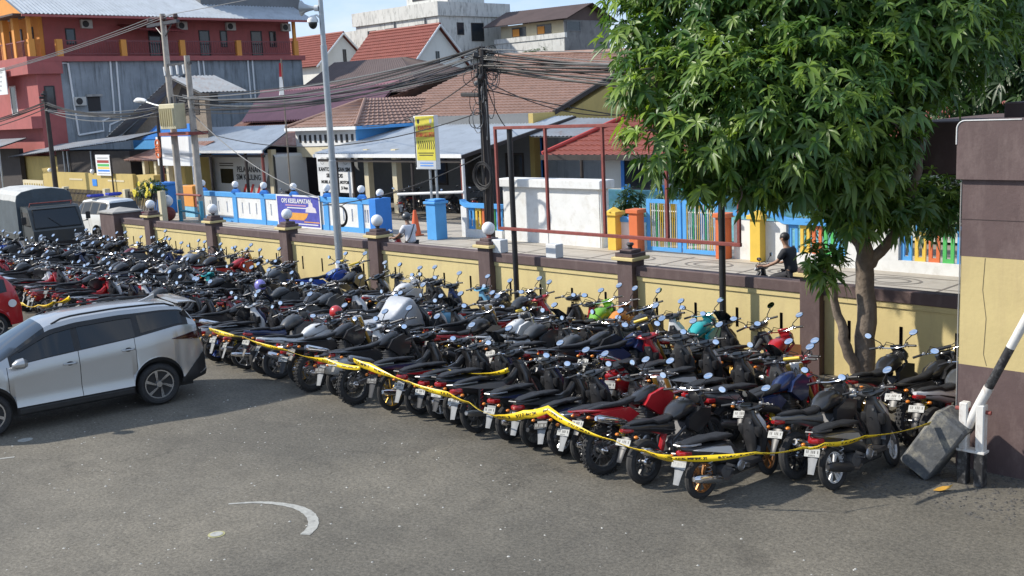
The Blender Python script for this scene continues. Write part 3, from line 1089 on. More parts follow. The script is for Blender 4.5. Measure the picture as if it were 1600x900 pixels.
    mu = MB().tube([(-0.42, -0.15, 0.235), (-0.5, -0.155, 0.26), (-0.82, -0.16, 0.34), (-0.9, -0.16, 0.355), (-0.93, -0.16, 0.36)], [0.03, 0.058, 0.06, 0.045, 0.028], 12)
    part('muffler', mu, M_BLACK, ei, 'muffler', True)
    sk = MB().tube([(xr, 0.1, R), (-0.55, 0.1, 0.6)], 0.03, 8)
    part('shock_absorber', sk, M_DARKMETAL)
    plate(part, -0.95, 0.53, radians(24), M_GUARD, 0.33)
    stn = MB().tube([(-0.1, 0.1, 0.24), (-0.2, 0.22, 0.035), (-0.17, 0.26, 0.02)], 0.011, 6)
    part('side_stand', stn, M_DARKMETAL)
    if maxi:
        ws_ = MB()
        ws_.rings([[(0.5 - 0.012 * k * k - 0.05 * k + (0.03 if q in (0, 5) else 0.0) * -1, (-0.16 + 0.064 * q) * (1 - 0.09 * k), 0.98 + 0.085 * k) for q in range(6)] + [(0.49 - 0.012 * k * k - 0.05 * k, (0.16 - 0.064 * q) * (1 - 0.09 * k), 0.98 + 0.085 * k) for q in range(6)] for k in range(4)])
        part('windscreen', ws_, M_GLASS, ci, None, True)
        bx_ = MB().box((-0.98, 0, 0.9), (0.3, 0.36, 0.26), (0, radians(-4), 0), 0.05)
        bx_.box((-0.98, 0, 0.9), (0.31, 0.37, 0.02), (0, radians(-4), 0))
    clutter(part, 'scooter', turn, head, rake, xr, R, 0.61, -0.93)
    return L


def make_underbone(turn, style='wire'):
    L, part = proto_builder()
    R, head, rake = 0.295, Vector((0.38, 0, 0.86)), radians(26)
    xr, xf = -0.61, 0.64
    wheels(part, xr, xf, R, 0.04, 0.038, style, turn, head, rake)
    b = MB().loft([(-0.96, 0, 0.745, 0.03, 0.02), (-0.86, 0, 0.715, 0.085, 0.055), (-0.65, 0, 0.665, 0.115, 0.085), (-0.4, 0, 0.62, 0.125, 0.11), (-0.18, 0, 0.58, 0.11, 0.12), (0.02, 0, 0.55, 0.07, 0.1), (0.2, 0, 0.6, 0.055, 0.08), (0.33, 0, 0.7, 0.055, 0.08)], 14, 2.3)
    bi = part('body_panel', b, PAINT['black'], None, 'body', True)
    f = MB()
    for sgn in (-1, 1):
        f.prism([(-0.9, 0.735), (-0.5, 0.7), (-0.1, 0.64), (0.0, 0.56), (-0.25, 0.575), (-0.6, 0.65)], sgn * 0.1, sgn * 0.134)
    part('side_flash', f, PAINT['charcoal'], bi, 'flash')
    part('tail_light', MB().loft([(-1.0, 0, 0.69, 0.035, 0.025), (-0.96, 0, 0.685, 0.085, 0.045), (-0.87, 0, 0.68, 0.1, 0.05)], 12), M_REDLENS, bi, None, True)
    s = MB().loft([(-0.91, 0, 0.78, 0.05, 0.012), (-0.78, 0, 0.79, 0.095, 0.022), (-0.48, 0, 0.782, 0.112, 0.028), (-0.4, 0, 0.762, 0.115, 0.03), (-0.2, 0, 0.742, 0.1, 0.03), (-0.05, 0, 0.72, 0.065, 0.02)], 16, 3.4)
    part('seat', s, M_SEAT, None, 'seat', True)
    g = MB().tube([(-0.6, -0.135, 0.745), (-0.88, -0.13, 0.775), (-1.0, -0.06, 0.79), (-1.0, 0.06, 0.79), (-0.88, 0.13, 0.775), (-0.6, 0.135, 0.745)], 0.012, 6)
    part('grab_rail', g, M_METAL, None, 'rail')
    sh = MB()
    for sgn in (-1, 1):
        sh.loftz([(0.34, sgn * 0.14, 0.36, 0.03, 0.03), (0.38, sgn * 0.17, 0.5, 0.06, 0.04), (0.4, sgn * 0.16, 0.66, 0.07, 0.05), (0.38, sgn * 0.1, 0.82, 0.05, 0.05)], 10, 2.3)
    sh.loftz([(0.46, 0, 0.56, 0.04, 0.1), (0.46, 0, 0.68, 0.06, 0.14), (0.42, 0, 0.82, 0.06, 0.11), (0.4, 0, 0.88, 0.04, 0.07)], 12, 2.3)
    part('front_shield', sh, PAINT['black'], None, 'body', True)
    cov = MB().loft([(0.27, 0, 0.985, 0.08, 0.025), (0.33, 0, 0.99, 0.15, 0.048), (0.4, 0, 0.985, 0.165, 0.062), (0.48, 0, 0.955, 0.13, 0.06), (0.53, 0, 0.93, 0.06, 0.035)], 14, 2.3)
    steer(cov, turn, head, rake)
    ci = part('handlebar_cover', cov, PAINT['black'], None, 'cowl', True)
    sp = MB().box((0.285, 0, 1.02), (0.07, 0.14, 0.03), (0, radians(-28), 0), 0.01)
    steer(sp, turn, head, rake)
    part('speedometer', sp, M_GLASS, ci)
    hl = MB().ball((0.515, 0, 0.945), (0.045, 0.1, 0.05), 12, 8)
    steer(hl, turn, head, rake)
    part('headlight', hl, M_CLEARLENS, ci, None, True)
    handlebar(part, turn, head, rake, 1.0, 0.35, 0.34, 0.09, 0.035, None, False)
    mirrors(part, None, turn, head, rake, 1.02, 0.34, 0.31, 0.2)
    fk = MB()
    for sgn in (-1, 1):
        fk.tube([(xf, sgn * 0.075, R), (0.47, sgn * 0.075, 0.66)], [0.022, 0.018], 8)
    steer(fk, turn, head, rake)
    part('fork', fk, M_METAL)
    fm = MB()
    rings = []
    for k in range(9):
        a = radians(15 + k * 18)
        rr = R + 0.03
        rings.append([(xf + rr * cos(a), -0.055, R + rr * sin(a) - 0.01), (xf + (rr + 0.018) * cos(a), 0, R + (rr + 0.018) * sin(a)), (xf + rr * cos(a), 0.055, R + rr * sin(a) - 0.01), (xf + (rr + 0.006) * cos(a), 0, R + (rr + 0.006) * sin(a))])
    fm.rings(rings)
    steer(fm, turn, head, rake)
    part('front_mudguard', fm, PAINT['black'], None, 'body', True)
    en = MB()
    en.loft([(-0.2, 0, 0.33, 0.1, 0.1), (-0.05, 0, 0.32, 0.13, 0.12), (0.1, 0, 0.33, 0.1, 0.09), (0.28, 0, 0.36, 0.07, 0.07)], 12)
    en.cyl((-0.06, -0.16, 0.31), (-0.06, 0.16, 0.31), 0.085, None, 14)
    for k in range(5):
        en.box((0.12 + k * 0.035, 0, 0.35), (0.012, 0.19, 0.17))
    part('engine', en, M_ENGINE)
    ex = MB().tube([(0.25, -0.05, 0.28), (0.12, -0.13, 0.2), (-0.2, -0.15, 0.19), (-0.4, -0.15, 0.24)], 0.018, 8)
    ei = part('exhaust', ex, M_MUFF)
    mu = MB().tube([(-0.38, -0.15, 0.235), (-0.46, -0.155, 0.26), (-0.86, -0.165, 0.35), (-0.94, -0.165, 0.37)], [0.026, 0.045, 0.05, 0.032], 12)
    part('muffler', mu, M_CHROME, ei, 'muffler', True)
    sk = MB()
    for sgn in (-1, 1):
        sk.tube([(xr, sgn * 0.11, R), (-0.56, sgn * 0.115, 0.64)], 0.026, 8)
    part('shock_absorber', sk, M_DARKMETAL)
    sa = MB()
    for sgn in (-1, 1):
        sa.box((-0.38, sgn * 0.09, 0.32), (0.52, 0.025, 0.045), (0, radians(-4), 0))
    sa.box((-0.4, 0.11, 0.31), (0.5, 0.03, 0.1), None, 0.01)
    part('swing_arm', sa, M_DARKMETAL)
    plate(part, -0.94, 0.55, radians(24), M_GUARD, 0.34)
    part('side_stand', MB().tube([(-0.1, 0.1, 0.24), (-0.2, 0.22, 0.035), (-0.17, 0.26, 0.02)], 0.011, 6), M_DARKMETAL)
    part('foot_peg', MB().cyl((-0.02, -0.26, 0.27), (-0.02, 0.26, 0.27), 0.018, None, 8), M_BLACK)
    clutter(part, 'underbone', turn, head, rake, xr, R, 0.63, -0.93)
    return L


def make_sport(turn, style='six'):
    L, part = proto_builder()
    R, head, rake = 0.3, Vector((0.37, 0, 0.88)), radians(25)
    xr, xf = -0.64, 0.66
    wheels(part, xr, xf, R, 0.055, 0.062, style, turn, head, rake)
    tk = MB().loft([(-0.13, 0, 0.78, 0.09, 0.05), (-0.05, 0, 0.81, 0.135, 0.1), (0.08, 0, 0.85, 0.155, 0.12), (0.22, 0, 0.86, 0.15, 0.11), (0.33, 0, 0.84, 0.1, 0.07), (0.37, 0, 0.82, 0.05, 0.04)], 16, 2.3)
    ti = part('fuel_tank', tk, PAINT['black'], None, 'body', True)
    part('tank_cap', MB().cyl((0.15, 0, 0.965), (0.15, 0, 0.985), 0.04, None, 14), M_METAL, ti)
    s = MB().loft([(-0.88, 0, 0.862, 0.04, 0.012), (-0.72, 0, 0.852, 0.085, 0.024), (-0.5, 0, 0.828, 0.1, 0.028), (-0.44, 0, 0.79, 0.115, 0.03), (-0.25, 0, 0.775, 0.12, 0.034), (-0.1, 0, 0.79, 0.07, 0.03)], 16, 3.2)
    part('seat', s, M_SEAT, None, 'seat', True)
    tl = MB().loft([(-0.98, 0, 0.85, 0.03, 0.02), (-0.86, 0, 0.81, 0.08, 0.045), (-0.6, 0, 0.76, 0.11, 0.07), (-0.3, 0, 0.68, 0.12, 0.1), (-0.12, 0, 0.66, 0.1, 0.1)], 14, 2.3)
    bi = part('tail_panel', tl, PAINT['black'], None, 'flash', True)
    part('tail_light', MB().loft([(-1.0, 0, 0.81, 0.03, 0.02), (-0.95, 0, 0.795, 0.065, 0.035), (-0.86, 0, 0.785, 0.08, 0.035)], 12), M_REDLENS, bi, None, True)
    for sgn in (-1, 1):
        part('tank_shroud', MB().prism([(0.02, 0.62), (0.2, 0.5), (0.46, 0.62), (0.5, 0.78), (0.3, 0.83), (0.05, 0.74)], sgn * 0.14, sgn * 0.2), PAINT['charcoal'], ti, 'body')
    handlebar(part, turn, head, rake, 1.04, 0.34, 0.35, 0.06, 0.03)
    mirrors(part, None, turn, head, rake, 1.06, 0.34, 0.34, 0.18)
    hl = MB().loft([(0.4, 0, 0.92, 0.09, 0.08), (0.48, 0, 0.92, 0.12, 0.1), (0.56, 0, 0.89, 0.1, 0.08), (0.6, 0, 0.87, 0.05, 0.04)], 12, 2.3)
    hl.box((0.41, 0, 1.035), (0.03, 0.17, 0.1), (0, radians(-25), 0), 0.01)
    steer(hl, turn, head, rake)
    hi = part('headlight_cowl', hl, PAINT['black'], None, 'cowl', True)
    le = MB().ball((0.585, 0, 0.88), (0.03, 0.075, 0.05), 12, 8)
    steer(le, turn, head, rake)
    part('headlight', le, M_CLEARLENS, hi, None, True)
    fk = MB()
    for sgn in (-1, 1):
        fk.tube([(xf, sgn * 0.095, R), (0.54, sgn * 0.095, 0.55), (0.4, sgn * 0.095, 0.96)], [0.028, 0.026, 0.02], 8)
    steer(fk, turn, head, rake)
    part('fork', fk, PAINT['charcoal'], None, 'fork')
    fm = MB()
    rings = []
    for k in range(8):
        a = radians(25 + k * 17)
        rr = R + 0.03
        rings.append([(xf + rr * cos(a), -0.065, R + rr * sin(a) - 0.015), (xf + (rr + 0.02) * cos(a), 0, R + (rr + 0.02) * sin(a)), (xf + rr * cos(a), 0.065, R + rr * sin(a) - 0.015), (xf + (rr + 0.006) * cos(a), 0, R + (rr + 0.006) * sin(a))])
    fm.rings(rings)
    steer(fm, turn, head, rake)
    part('front_mudguard', fm, PAINT['black'], None, 'body', True)
    en = MB()
    en.box((0.0, 0, 0.38), (0.42, 0.26, 0.24), None, 0.05)
    en.box((0.14, 0, 0.55), (0.17, 0.2, 0.22), (0, radians(20), 0), 0.02)
    for k in range(6):
        en.box((0.14 + 0.01 * k, 0, 0.46 + k * 0.032), (0.2, 0.23, 0.01), (0, radians(20), 0))
    en.cyl((-0.05, -0.17, 0.38), (-0.05, 0.17, 0.38), 0.1, None, 16)
    part('engine', en, M_ENGINE)
    fr = MB()
    for sgn in (-1, 1):
        fr.tube([(0.37, sgn * 0.03, 0.84), (0.1, sgn * 0.14, 0.66), (-0.2, sgn * 0.13, 0.5), (-0.22, sgn * 0.12, 0.32)], 0.024, 8)
        fr.tube([(-0.15, sgn * 0.12, 0.62), (-0.55, sgn * 0.1, 0.74), (-0.85, sgn * 0.07, 0.8)], 0.014, 6)
    part('frame', fr, M_DARKMETAL)
    ex = MB().tube([(0.25, -0.06, 0.5), (0.34, -0.09, 0.36), (0.2, -0.12, 0.2), (-0.2, -0.14, 0.2), (-0.36, -0.16, 0.28)], 0.022, 8)
    ei = part('exhaust', ex, M_MUFF)
    mu = MB().tube([(-0.34, -0.165, 0.28), (-0.42, -0.18, 0.33), (-0.82, -0.2, 0.52), (-0.87, -0.2, 0.545)], [0.03, 0.062, 0.065, 0.04], 14)
    part('muffler', mu, M_DARKMETAL, ei, 'muffler', True)
    sa = MB()
    for sgn in (-1, 1):
        sa.box((-0.42, sgn * 0.1, 0.34), (0.5, 0.03, 0.06), (0, radians(-8), 0), 0.006)
    part('swing_arm', sa, M_DARKMETAL)
    part('shock_absorber', MB().tube([(-0.32, 0, 0.36), (-0.2, 0, 0.64)], 0.04, 8), PAINT['red'])
    plate(part, -0.93, 0.64, radians(30), M_BLACK, 0.34, 0.06)
    part('side_stand', MB().tube([(-0.1, 0.12, 0.26), (-0.2, 0.24, 0.035), (-0.17, 0.28, 0.02)], 0.012, 6), M_DARKMETAL)
    clutter(part, 'sport bike', turn, head, rake, xr, R, 0.72, -0.9)
    return L


def make_trail(turn, style='wire'):
    L, part = proto_builder()
    R, head, rake = 0.325, Vector((0.42, 0, 0.98)), radians(27)
    xr, xf = -0.68, 0.72
    wheels(part, xr, xf, R, 0.055, 0.058, style, turn, head, rake, True, 0.345)
    tk = MB().loft([(-0.12, 0, 0.86, 0.08, 0.04), (0.02, 0, 0.88, 0.12, 0.09), (0.18, 0, 0.92, 0.12, 0.1), (0.3, 0, 0.95, 0.09, 0.07), (0.36, 0, 0.95, 0.05, 0.04)], 14, 2.3)
    ti = part('fuel_tank', tk, PAINT['black'], None, 'cowl', True)
    for sgn in (-1, 1):
        part('tank_shroud', MB().prism([(-0.02, 0.8), (0.22, 0.62), (0.4, 0.64), (0.5, 0.86), (0.34, 0.97), (0.1, 0.92)], sgn * 0.11, sgn * 0.175), PAINT['red'], ti, 'body')
    s = MB().loft([(-0.85, 0, 0.892, 0.05, 0.012), (-0.6, 0, 0.892, 0.075, 0.026), (-0.3, 0, 0.868, 0.08, 0.034), (-0.05, 0, 0.892, 0.068, 0.036), (0.14, 0, 0.985, 0.05, 0.022)], 16, 3.2)
    part('seat', s, M_SEAT, None, 'seat', True)
    tl = MB()
    tl.loft([(-1.12, 0, 0.93, 0.05, 0.01), (-0.9, 0, 0.89, 0.085, 0.018), (-0.65, 0, 0.845, 0.1, 0.028), (-0.3, 0, 0.8, 0.1, 0.04)], 12, 2.6)
    for sgn in (-1, 1):
        tl.prism([(-0.88, 0.85), (-0.25, 0.82), (-0.1, 0.7), (-0.3, 0.62), (-0.62, 0.73)], sgn * 0.095, sgn * 0.135)
    bi = part('tail_fender', tl, PAINT['red'], None, 'body')
    part('tail_light', MB().box((-1.02, 0, 0.875), (0.05, 0.11, 0.05), (0, radians(10), 0), 0.012), M_REDLENS, bi)
    ff = MB().loft([(0.28, 0, 0.79, 0.05, 0.015), (0.5, 0, 0.83, 0.09, 0.022), (0.8, 0, 0.83, 0.09, 0.018), (1.02, 0, 0.77, 0.06, 0.012), (1.08, 0, 0.74, 0.02, 0.008)], 12, 2.4)
    steer(ff, turn, head, rake)
    part('front_mudguard', ff, PAINT['red'], None, 'body', True)
    hl = MB()
    hl.box((0.52, 0, 0.99), (0.06, 0.21, 0.24), (0, radians(-18), 0), 0.025)
    steer(hl, turn, head, rake)
    hi = part('headlight_cowl', hl, PAINT['white'], None, 'flash')
    le = MB().ball((0.56, 0, 0.96), (0.03, 0.07, 0.06), 12, 8)
    steer(le, turn, head, rake)
    part('headlight', le, M_CLEARLENS, hi, None, True)
    handlebar(part, turn, head, rake, 1.12, 0.4, 0.39, 0.08, 0.03)
    pad = MB().tube([(0.4, -0.12, 1.17), (0.4, 0.12, 1.17)], 0.026, 10)
    steer(pad, turn, head, rake)
    part('handlebar_pad', pad, PAINT['yellow'], None, 'pad', True)
    mirrors(part, None, turn, head, rake, 1.14, 0.38, 0.33, 0.16)
    fk = MB()
    for sgn in (-1, 1):
        fk.tube([(xf, sgn * 0.1, 0.345), (0.56, sgn * 0.1, 0.68), (0.44, sgn * 0.1, 1.08)], [0.026, 0.03, 0.03], 8)
    steer(fk, turn, head, rake)
    part('fork', fk, PAINT['gold'], None, 'fork')
    en = MB()
    en.box((0.0, 0, 0.45), (0.36, 0.22, 0.22), None, 0.05)
    en.box((0.12, 0, 0.63), (0.15, 0.17, 0.24), (0, radians(10), 0), 0.02)
    for k in range(6):
        en.box((0.12, 0, 0.54 + k * 0.034), (0.19, 0.21, 0.01), (0, radians(10), 0))
    en.cyl((-0.05, -0.15, 0.44), (-0.05, 0.15, 0.44), 0.09, None, 16)
    part('engine', en, M_ENGINE)
    fr = MB()
    fr.tube([(0.4, 0, 0.92), (0.3, 0, 0.6), (0.2, 0, 0.34), (-0.2, 0, 0.33), (-0.24, 0, 0.78)], 0.022, 8)
    for sgn in (-1, 1):
        fr.tube([(-0.22, sgn * 0.07, 0.5), (-0.6, sgn * 0.08, 0.76), (-0.85, sgn * 0.06, 0.84)], 0.014, 6)
    part('frame', fr, M_DARKMETAL)
    ex = MB().tube([(0.2, -0.05, 0.62), (0.3, -0.1, 0.5), (0.2, -0.13, 0.42), (-0.2, -0.13, 0.55), (-0.36, -0.13, 0.64)], 0.02, 8)
    ei = part('exhaust', ex, M_MUFF)
    mu = MB().tube([(-0.34, -0.14, 0.63), (-0.42, -0.15, 0.66), (-0.8, -0.155, 0.78), (-0.84, -0.155, 0.795)], [0.03, 0.052, 0.055, 0.035], 14)
    part('muffler', mu, M_METAL, ei, 'muffler', True)
    sa = MB()
    for sgn in (-1, 1):
        sa.box((-0.45, sgn * 0.1, 0.38), (0.5, 0.028, 0.06), (0, radians(-8), 0), 0.006)
    part('swing_arm', sa, M_METAL)
    part('shock_absorber', MB().tube([(-0.34, 0, 0.42), (-0.22, 0, 0.78)], 0.04, 8), PAINT['yellow'])
    plate(part, -0.98, 0.74, radians(30), M_BLACK, 0.2, 0.06)
    part('side_stand', MB().tube([(-0.1, 0.1, 0.3), (-0.22, 0.26, 0.035), (-0.19, 0.3, 0.02)], 0.012, 6), M_DARKMETAL)
    clutter(part, 'trail bike', turn, head, rake, xr, R, 0.83, -0.95)
    return L


def clutter(part, kind, turn, head, rake, xr, R, zt, xt):
    """small hardware: turn signals, cables, springs, pegs, bright engine covers"""
    ts = MB()
    for sgn in (-1, 1):
        ts.tube([(xt, sgn * 0.06, zt), (xt - 0.01, sgn * 0.13, zt)], 0.008, 5)
    i = part('signal_stalk', ts, M_BLACK)
    for sgn in (-1, 1):
        part('turn_signal', MB().ball((xt - 0.012, sgn * 0.155, zt), (0.028, 0.032, 0.022), 10, 6), M_AMBER, i, None, True)
    cb = MB()
    for k, (a, b, dz) in enumerate(((0.22, 0.05, 0.05), (-0.22, -0.04, 0.06), (0.18, -0.02, 0.09), (-0.17, 0.03, 0.02))):
        z = head.z + 0.16
        cb.tube([(0.33, a, z), (0.42, a * 0.8, z + dz), (0.5, a * 0.4, z + dz * 0.4), (0.47, b, z - 0.16), (0.4, b, z - 0.3)], 0.0065, 5)
    steer(cb, turn, head, rake)
    part('control_cables', cb, M_CABLE)
    sp = MB()
    for sgn in ((-1, 1) if kind != 'sport bike' else (1,)):
        pts = []
        for k in range(40):
            a = k * 0.95
            t = k / 39
            p = Vector((xr, sgn * 0.125, R + 0.03)).lerp(Vector((xr + 0.07, sgn * 0.125, R + 0.33)), t)
            pts.append(p + Vector((0.028 * cos(a), 0.028 * sin(a), 0)))
        sp.tube(pts, 0.006, 4)
    part('coil_spring', sp, PAINT['silver'], None, 'spring')
    pg = MB()
    for sgn in (-1, 1):
        pg.tube([(-0.28, sgn * 0.13, 0.33), (-0.28, sgn * 0.24, 0.34)], 0.012, 6)
        pg.box((-0.2, sgn * 0.125, 0.36), (0.2, 0.015, 0.03), (0, 0.4, 0))
    part('foot_rest', pg, M_METAL)
    cv = MB()
    cv.cyl((-0.06, -0.165, 0.33), (-0.06, -0.18, 0.33), 0.075, 0.06, 16)
    cv.torus((-0.06, -0.182, 0.33), 0.045, 0.004, 'y', 16, 4, 0.006)
    cv.box((0.07, -0.15, 0.3), (0.09, 0.02, 0.06), (0, 0.3, 0), 0.006)
    part('engine_cover', cv, M_METAL)
    bl = MB()
    for k in range(7):
        a = k * 0.9
        bl.cyl((xr + 0.05 * cos(a), -0.06, R + 0.05 * sin(a)), (xr + 0.05 * cos(a), -0.085, R + 0.05 * sin(a)), 0.008, None, 6)
    bl.cyl((xr, -0.13, R), (xr, 0.13, R), 0.018, None, 8)
    bl.cyl((xr, -0.088, R), (xr, -0.05, R), 0.06, None, 12)
    part('axle', bl, M_CHROME)


TURNS = (0.12, 0.46, 0.3)
PROTO['scooter'] = [make_scooter(t, st) for t, st in zip(TURNS, ('five', 'star', 'six'))] + [make_scooter(0.55, 'five'), make_scooter(0.25, 'six', False, True), make_scooter(-0.1, 'star')]
PROTO['retro scooter'] = [make_scooter(0.3, 'five', True)]
PROTO['underbone'] = [make_underbone(t, st) for t, st in zip(TURNS, ('wire', 'star', 'wire'))] + [make_underbone(0.6, 'six')]
PROTO['sport bike'] = [make_sport(t, st) for t, st in zip(TURNS, ('six', 'five', 'six'))]
PROTO['trail bike'] = [make_trail(t) for t in TURNS[:2]]
BIKE_LEN = {'scooter': 0.62, 'retro scooter': 0.62, 'underbone': 0.61, 'sport bike': 0.64, 'trail bike': 0.68}
NAME = {'scooter': 'motor_scooter', 'retro scooter': 'motor_scooter', 'underbone': 'underbone_motorcycle', 'sport bike': 'sport_motorcycle', 'trail bike': 'trail_motorcycle'}
KIND_WORD = {'scooter': 'scooter', 'retro scooter': 'retro scooter', 'underbone': 'underbone motorcycle', 'sport bike': 'sport motorcycle', 'trail bike': 'trail motorcycle'}


def bike(kind, x, y, head=pi / 2, lean=0.13, variant=None, label='', group=None, skip=(), body='black', z=0.0, **paint):
    """a copy of one kind of motorcycle with its parts; x, y is where the rear wheel stands, head the way it points"""
    protos = PROTO[kind]
    L = protos[variant % len(protos) if variant is not None else random.randrange(len(protos))]
    q = Matrix.Rotation(head, 4, 'Z') @ Matrix.Rotation(-lean, 4, 'X')
    wb = BIKE_LEN[kind]
    o = thing(NAME[kind], label, 'scooter' if 'scooter' in kind else 'motorcycle', (x + wb * cos(head), y + wb * sin(head), z + 0.006), 0, group)
    o.rotation_euler = q.to_euler()
    o.scale = (random.uniform(0.96, 1.05), random.uniform(0.94, 1.06), random.uniform(0.94, 1.05))
    paint['body'] = body
    if 'cowl' not in paint:
        paint['cowl'] = body if random.random() < 0.5 else 'black'
    if 'flash' not in paint:
        paint['flash'] = random.choice(['charcoal', 'black', 'grey', 'silver', 'white', 'silver', 'grey', 'red', 'dark blue', 'white', body])
    if 'muffler' not in paint:
        paint['muffler'] = random.choice([M_CHROME, M_METAL, M_DARKMETAL, M_BLACK])
    if 'rail' not in paint:
        paint['rail'] = random.choice([M_METAL, M_DARKMETAL, PAINT['silver']])
    if 'spring' not in paint:
        paint['spring'] = random.choice(['silver', 'red', 'yellow', 'silver', 'black'])
    objs = []
    q_ = random.random()
    drop = {0} if q_ < 0.22 else {1} if q_ < 0.42 else {0, 1} if q_ < 0.5 else set()
    nmir = -1
    for (nm, me, par, slot) in L:
        if nm == 'mirror':
            nmir += 1
        if nm in skip or (nm == 'mirror' and nmir in drop) or (par is not None and objs[par] is None):
            objs.append(None)
            continue
        c = link(nm, me, o if par is None else objs[par])
        if slot in paint and paint[slot] is not None:
            p_ = paint[slot]
            p_ = PAINT[p_] if isinstance(p_, str) else p_
            if p_ is not me.materials[0]:
                c.material_slots[0].link = 'OBJECT'
                c.material_slots[0].material = p_
        objs.append(c)
    return o


RIMS = ['charcoal', 'black', 'charcoal', 'grey', 'black', 'silver', 'gold', 'white', 'charcoal', 'red']
MIX = [('scooter', 46), ('underbone', 24), ('sport bike', 18), ('trail bike', 11), ('retro scooter', 1)]
BODY = [('black', 54), ('charcoal', 17), ('red', 6), ('white', 5), ('grey', 8), ('blue', 2.5), ('dark blue', 4), ('maroon', 2), ('silver', 2.5), ('turquoise', 0.6), ('green', 0.5)]


def pick(tab):
    t = random.random() * sum(w_ for _, w_ in tab)
    for k, w_ in tab:
        t -= w_
        if t <= 0:
            return k
    return tab[-1][0]


GLABEL = 'motorcycles parked in rows'


def auto_bike(x, y, row, i, kind=None, body=None, feature='', **kw):
    kind = kind or pick(MIX)
    body = body or pick(BODY)
    kw.setdefault('rim', random.choice(RIMS))
    if kind == 'trail bike':
        kw.setdefault('flash', random.choice(['white', 'black', 'charcoal']))
        kw.setdefault('fork', random.choice(['gold', 'charcoal', 'black', 'silver']))
        kw.setdefault('pad', random.choice(['black', 'black', 'yellow', 'charcoal']))
    if kind in ('scooter', 'underbone') and random.random() < 0.55:
        kw.setdefault('guard', M_BLACK)
    if random.random() < 0.4:
        kw.setdefault('plate', M_PLATEK)
        kw.setdefault('marks', M_PLATE)
    label = '%s %s%s, %s from the right in the %s' % (body, KIND_WORD[kind], feature, nth(i), row)
    lean = kw.pop('lean', 0.13 + random.uniform(-0.07, 0.06))
    hd = kw.pop('head', pi / 2 + random.gauss(0, 0.11))
    return bike(kind, x, y, hd, lean, None, label, 'motorcycles parked in the ' + row, body=body, **kw)


# ---- front row (rear wheels towards the viewer), placed one by one from the right, then on to the far end
ROW = 'front row'
front = [  # x of rear wheel, y, kind, body, feature, extra
    (-7.37, -6.02, 'scooter', 'black', ' with copper rim', dict(rim='copper', flash='white', head=pi / 2 - 0.12, plate=M_PLATE)),
    (-8.22, -6.0, 'sport bike', 'black', ' with grey tank', dict(rim='charcoal', flash='black')),
    (-8.85, -6.05, 'trail bike', 'red', ' with knobbly rear tyre', dict(rim='charcoal', flash='white', fork='gold', plate=M_PLATE)),
    (-9.3, -5.85, 'scooter', 'black', ' with pale spoked rim', dict(rim='silver')),
    (-9.78, -5.85, 'scooter', 'black', '', dict(rim='silver')),
    (-10.35, -5.8, 'underbone', 'black', '', dict(rim='charcoal', flash='charcoal')),
    (-10.85, -5.82, 'scooter', 'black', ' with long grey mudguard', dict(rim='charcoal', flash='dark blue', guard=M_GUARD, plate=M_PLATE)),
    (-11.5, -5.82, 'underbone', 'black', '', dict(rim='charcoal', plate=M_PLATE)),
    (-12.05, -5.74, 'scooter', 'black', '', dict(rim='grey', plate=M_PLATE)),
    (-12.5, -5.72, 'scooter', 'black', ' with white rims', dict(rim='white')),
    (-12.95, -5.7, 'underbone', 'black', '', dict(rim='black', plate=M_PLATE)),
    (-13.5, -5.85, 'underbone', 'black', ' with gold rims', dict(rim='gold')),
    (-14.3, -5.98, 'trail bike', 'black', '', dict(rim='charcoal', flash='black', fork='charcoal', pad='black')),
    (-14.95, -5.8, 'retro scooter', 'white', '', dict(rim='charcoal')),
    (-15.62, -5.95, 'trail bike', 'black', ' with coarse knobbly tyre', dict(rim='charcoal', fork='gold')),
    (-16.25, -5.75, 'underbone', 'black', ' with gold spokes', dict(rim='gold')),
    (-16.9, -5.8, 'sport bike', 'white', '', dict(rim='charcoal', flash='white')),
    (-17.45, -5.78, 'sport bike', 'charcoal', '', dict(rim='black')),
    (-18.1, -5.75, 'underbone', 'black', '', dict(rim='silver', plate=M_PLATE)),
    (-18.7, -5.7, 'scooter', 'black', '', dict(rim='black')),
    (-19.2, -5.72, 'scooter', 'white', ' with blue rims', dict(rim='blue')),
]
for i, (x, y, k, b_, ft, kw) in enumerate(front):
    auto_bike(x, y, ROW, i, k, b_, ft, **kw)
i = len(front)
x = -19.8
while x > -41.5:
    auto_bike(x, -5.75 + random.uniform(-0.12, 0.12), ROW, i, body=('red' if x < -26 and random.random() < 0.4 else None))
    x -= random.uniform(0.46, 0.6)
    i += 1
# ---- middle row
ROW = 'middle row'
x = -8.3
i = 0
special = {3: ('scooter', 'charcoal'), 6: ('trail bike', 'black'), 9: ('sport bike', 'charcoal'), 13: ('scooter', 'black'), 17: ('sport bike', 'black'), 30: ('scooter', 'turquoise'), 21: ('sport bike', 'black')}
COVER_X = None
while x > -41.5:
    k, b_ = special.get(i, (None, None))
    if COVER_X is None and x < -17.2:
        COVER_X = x
    auto_bike(x, -3.85 + random.uniform(-0.25, 0.22), ROW, i, k, b_)
    x -= random.uniform(0.47, 0.61)
    i += 1
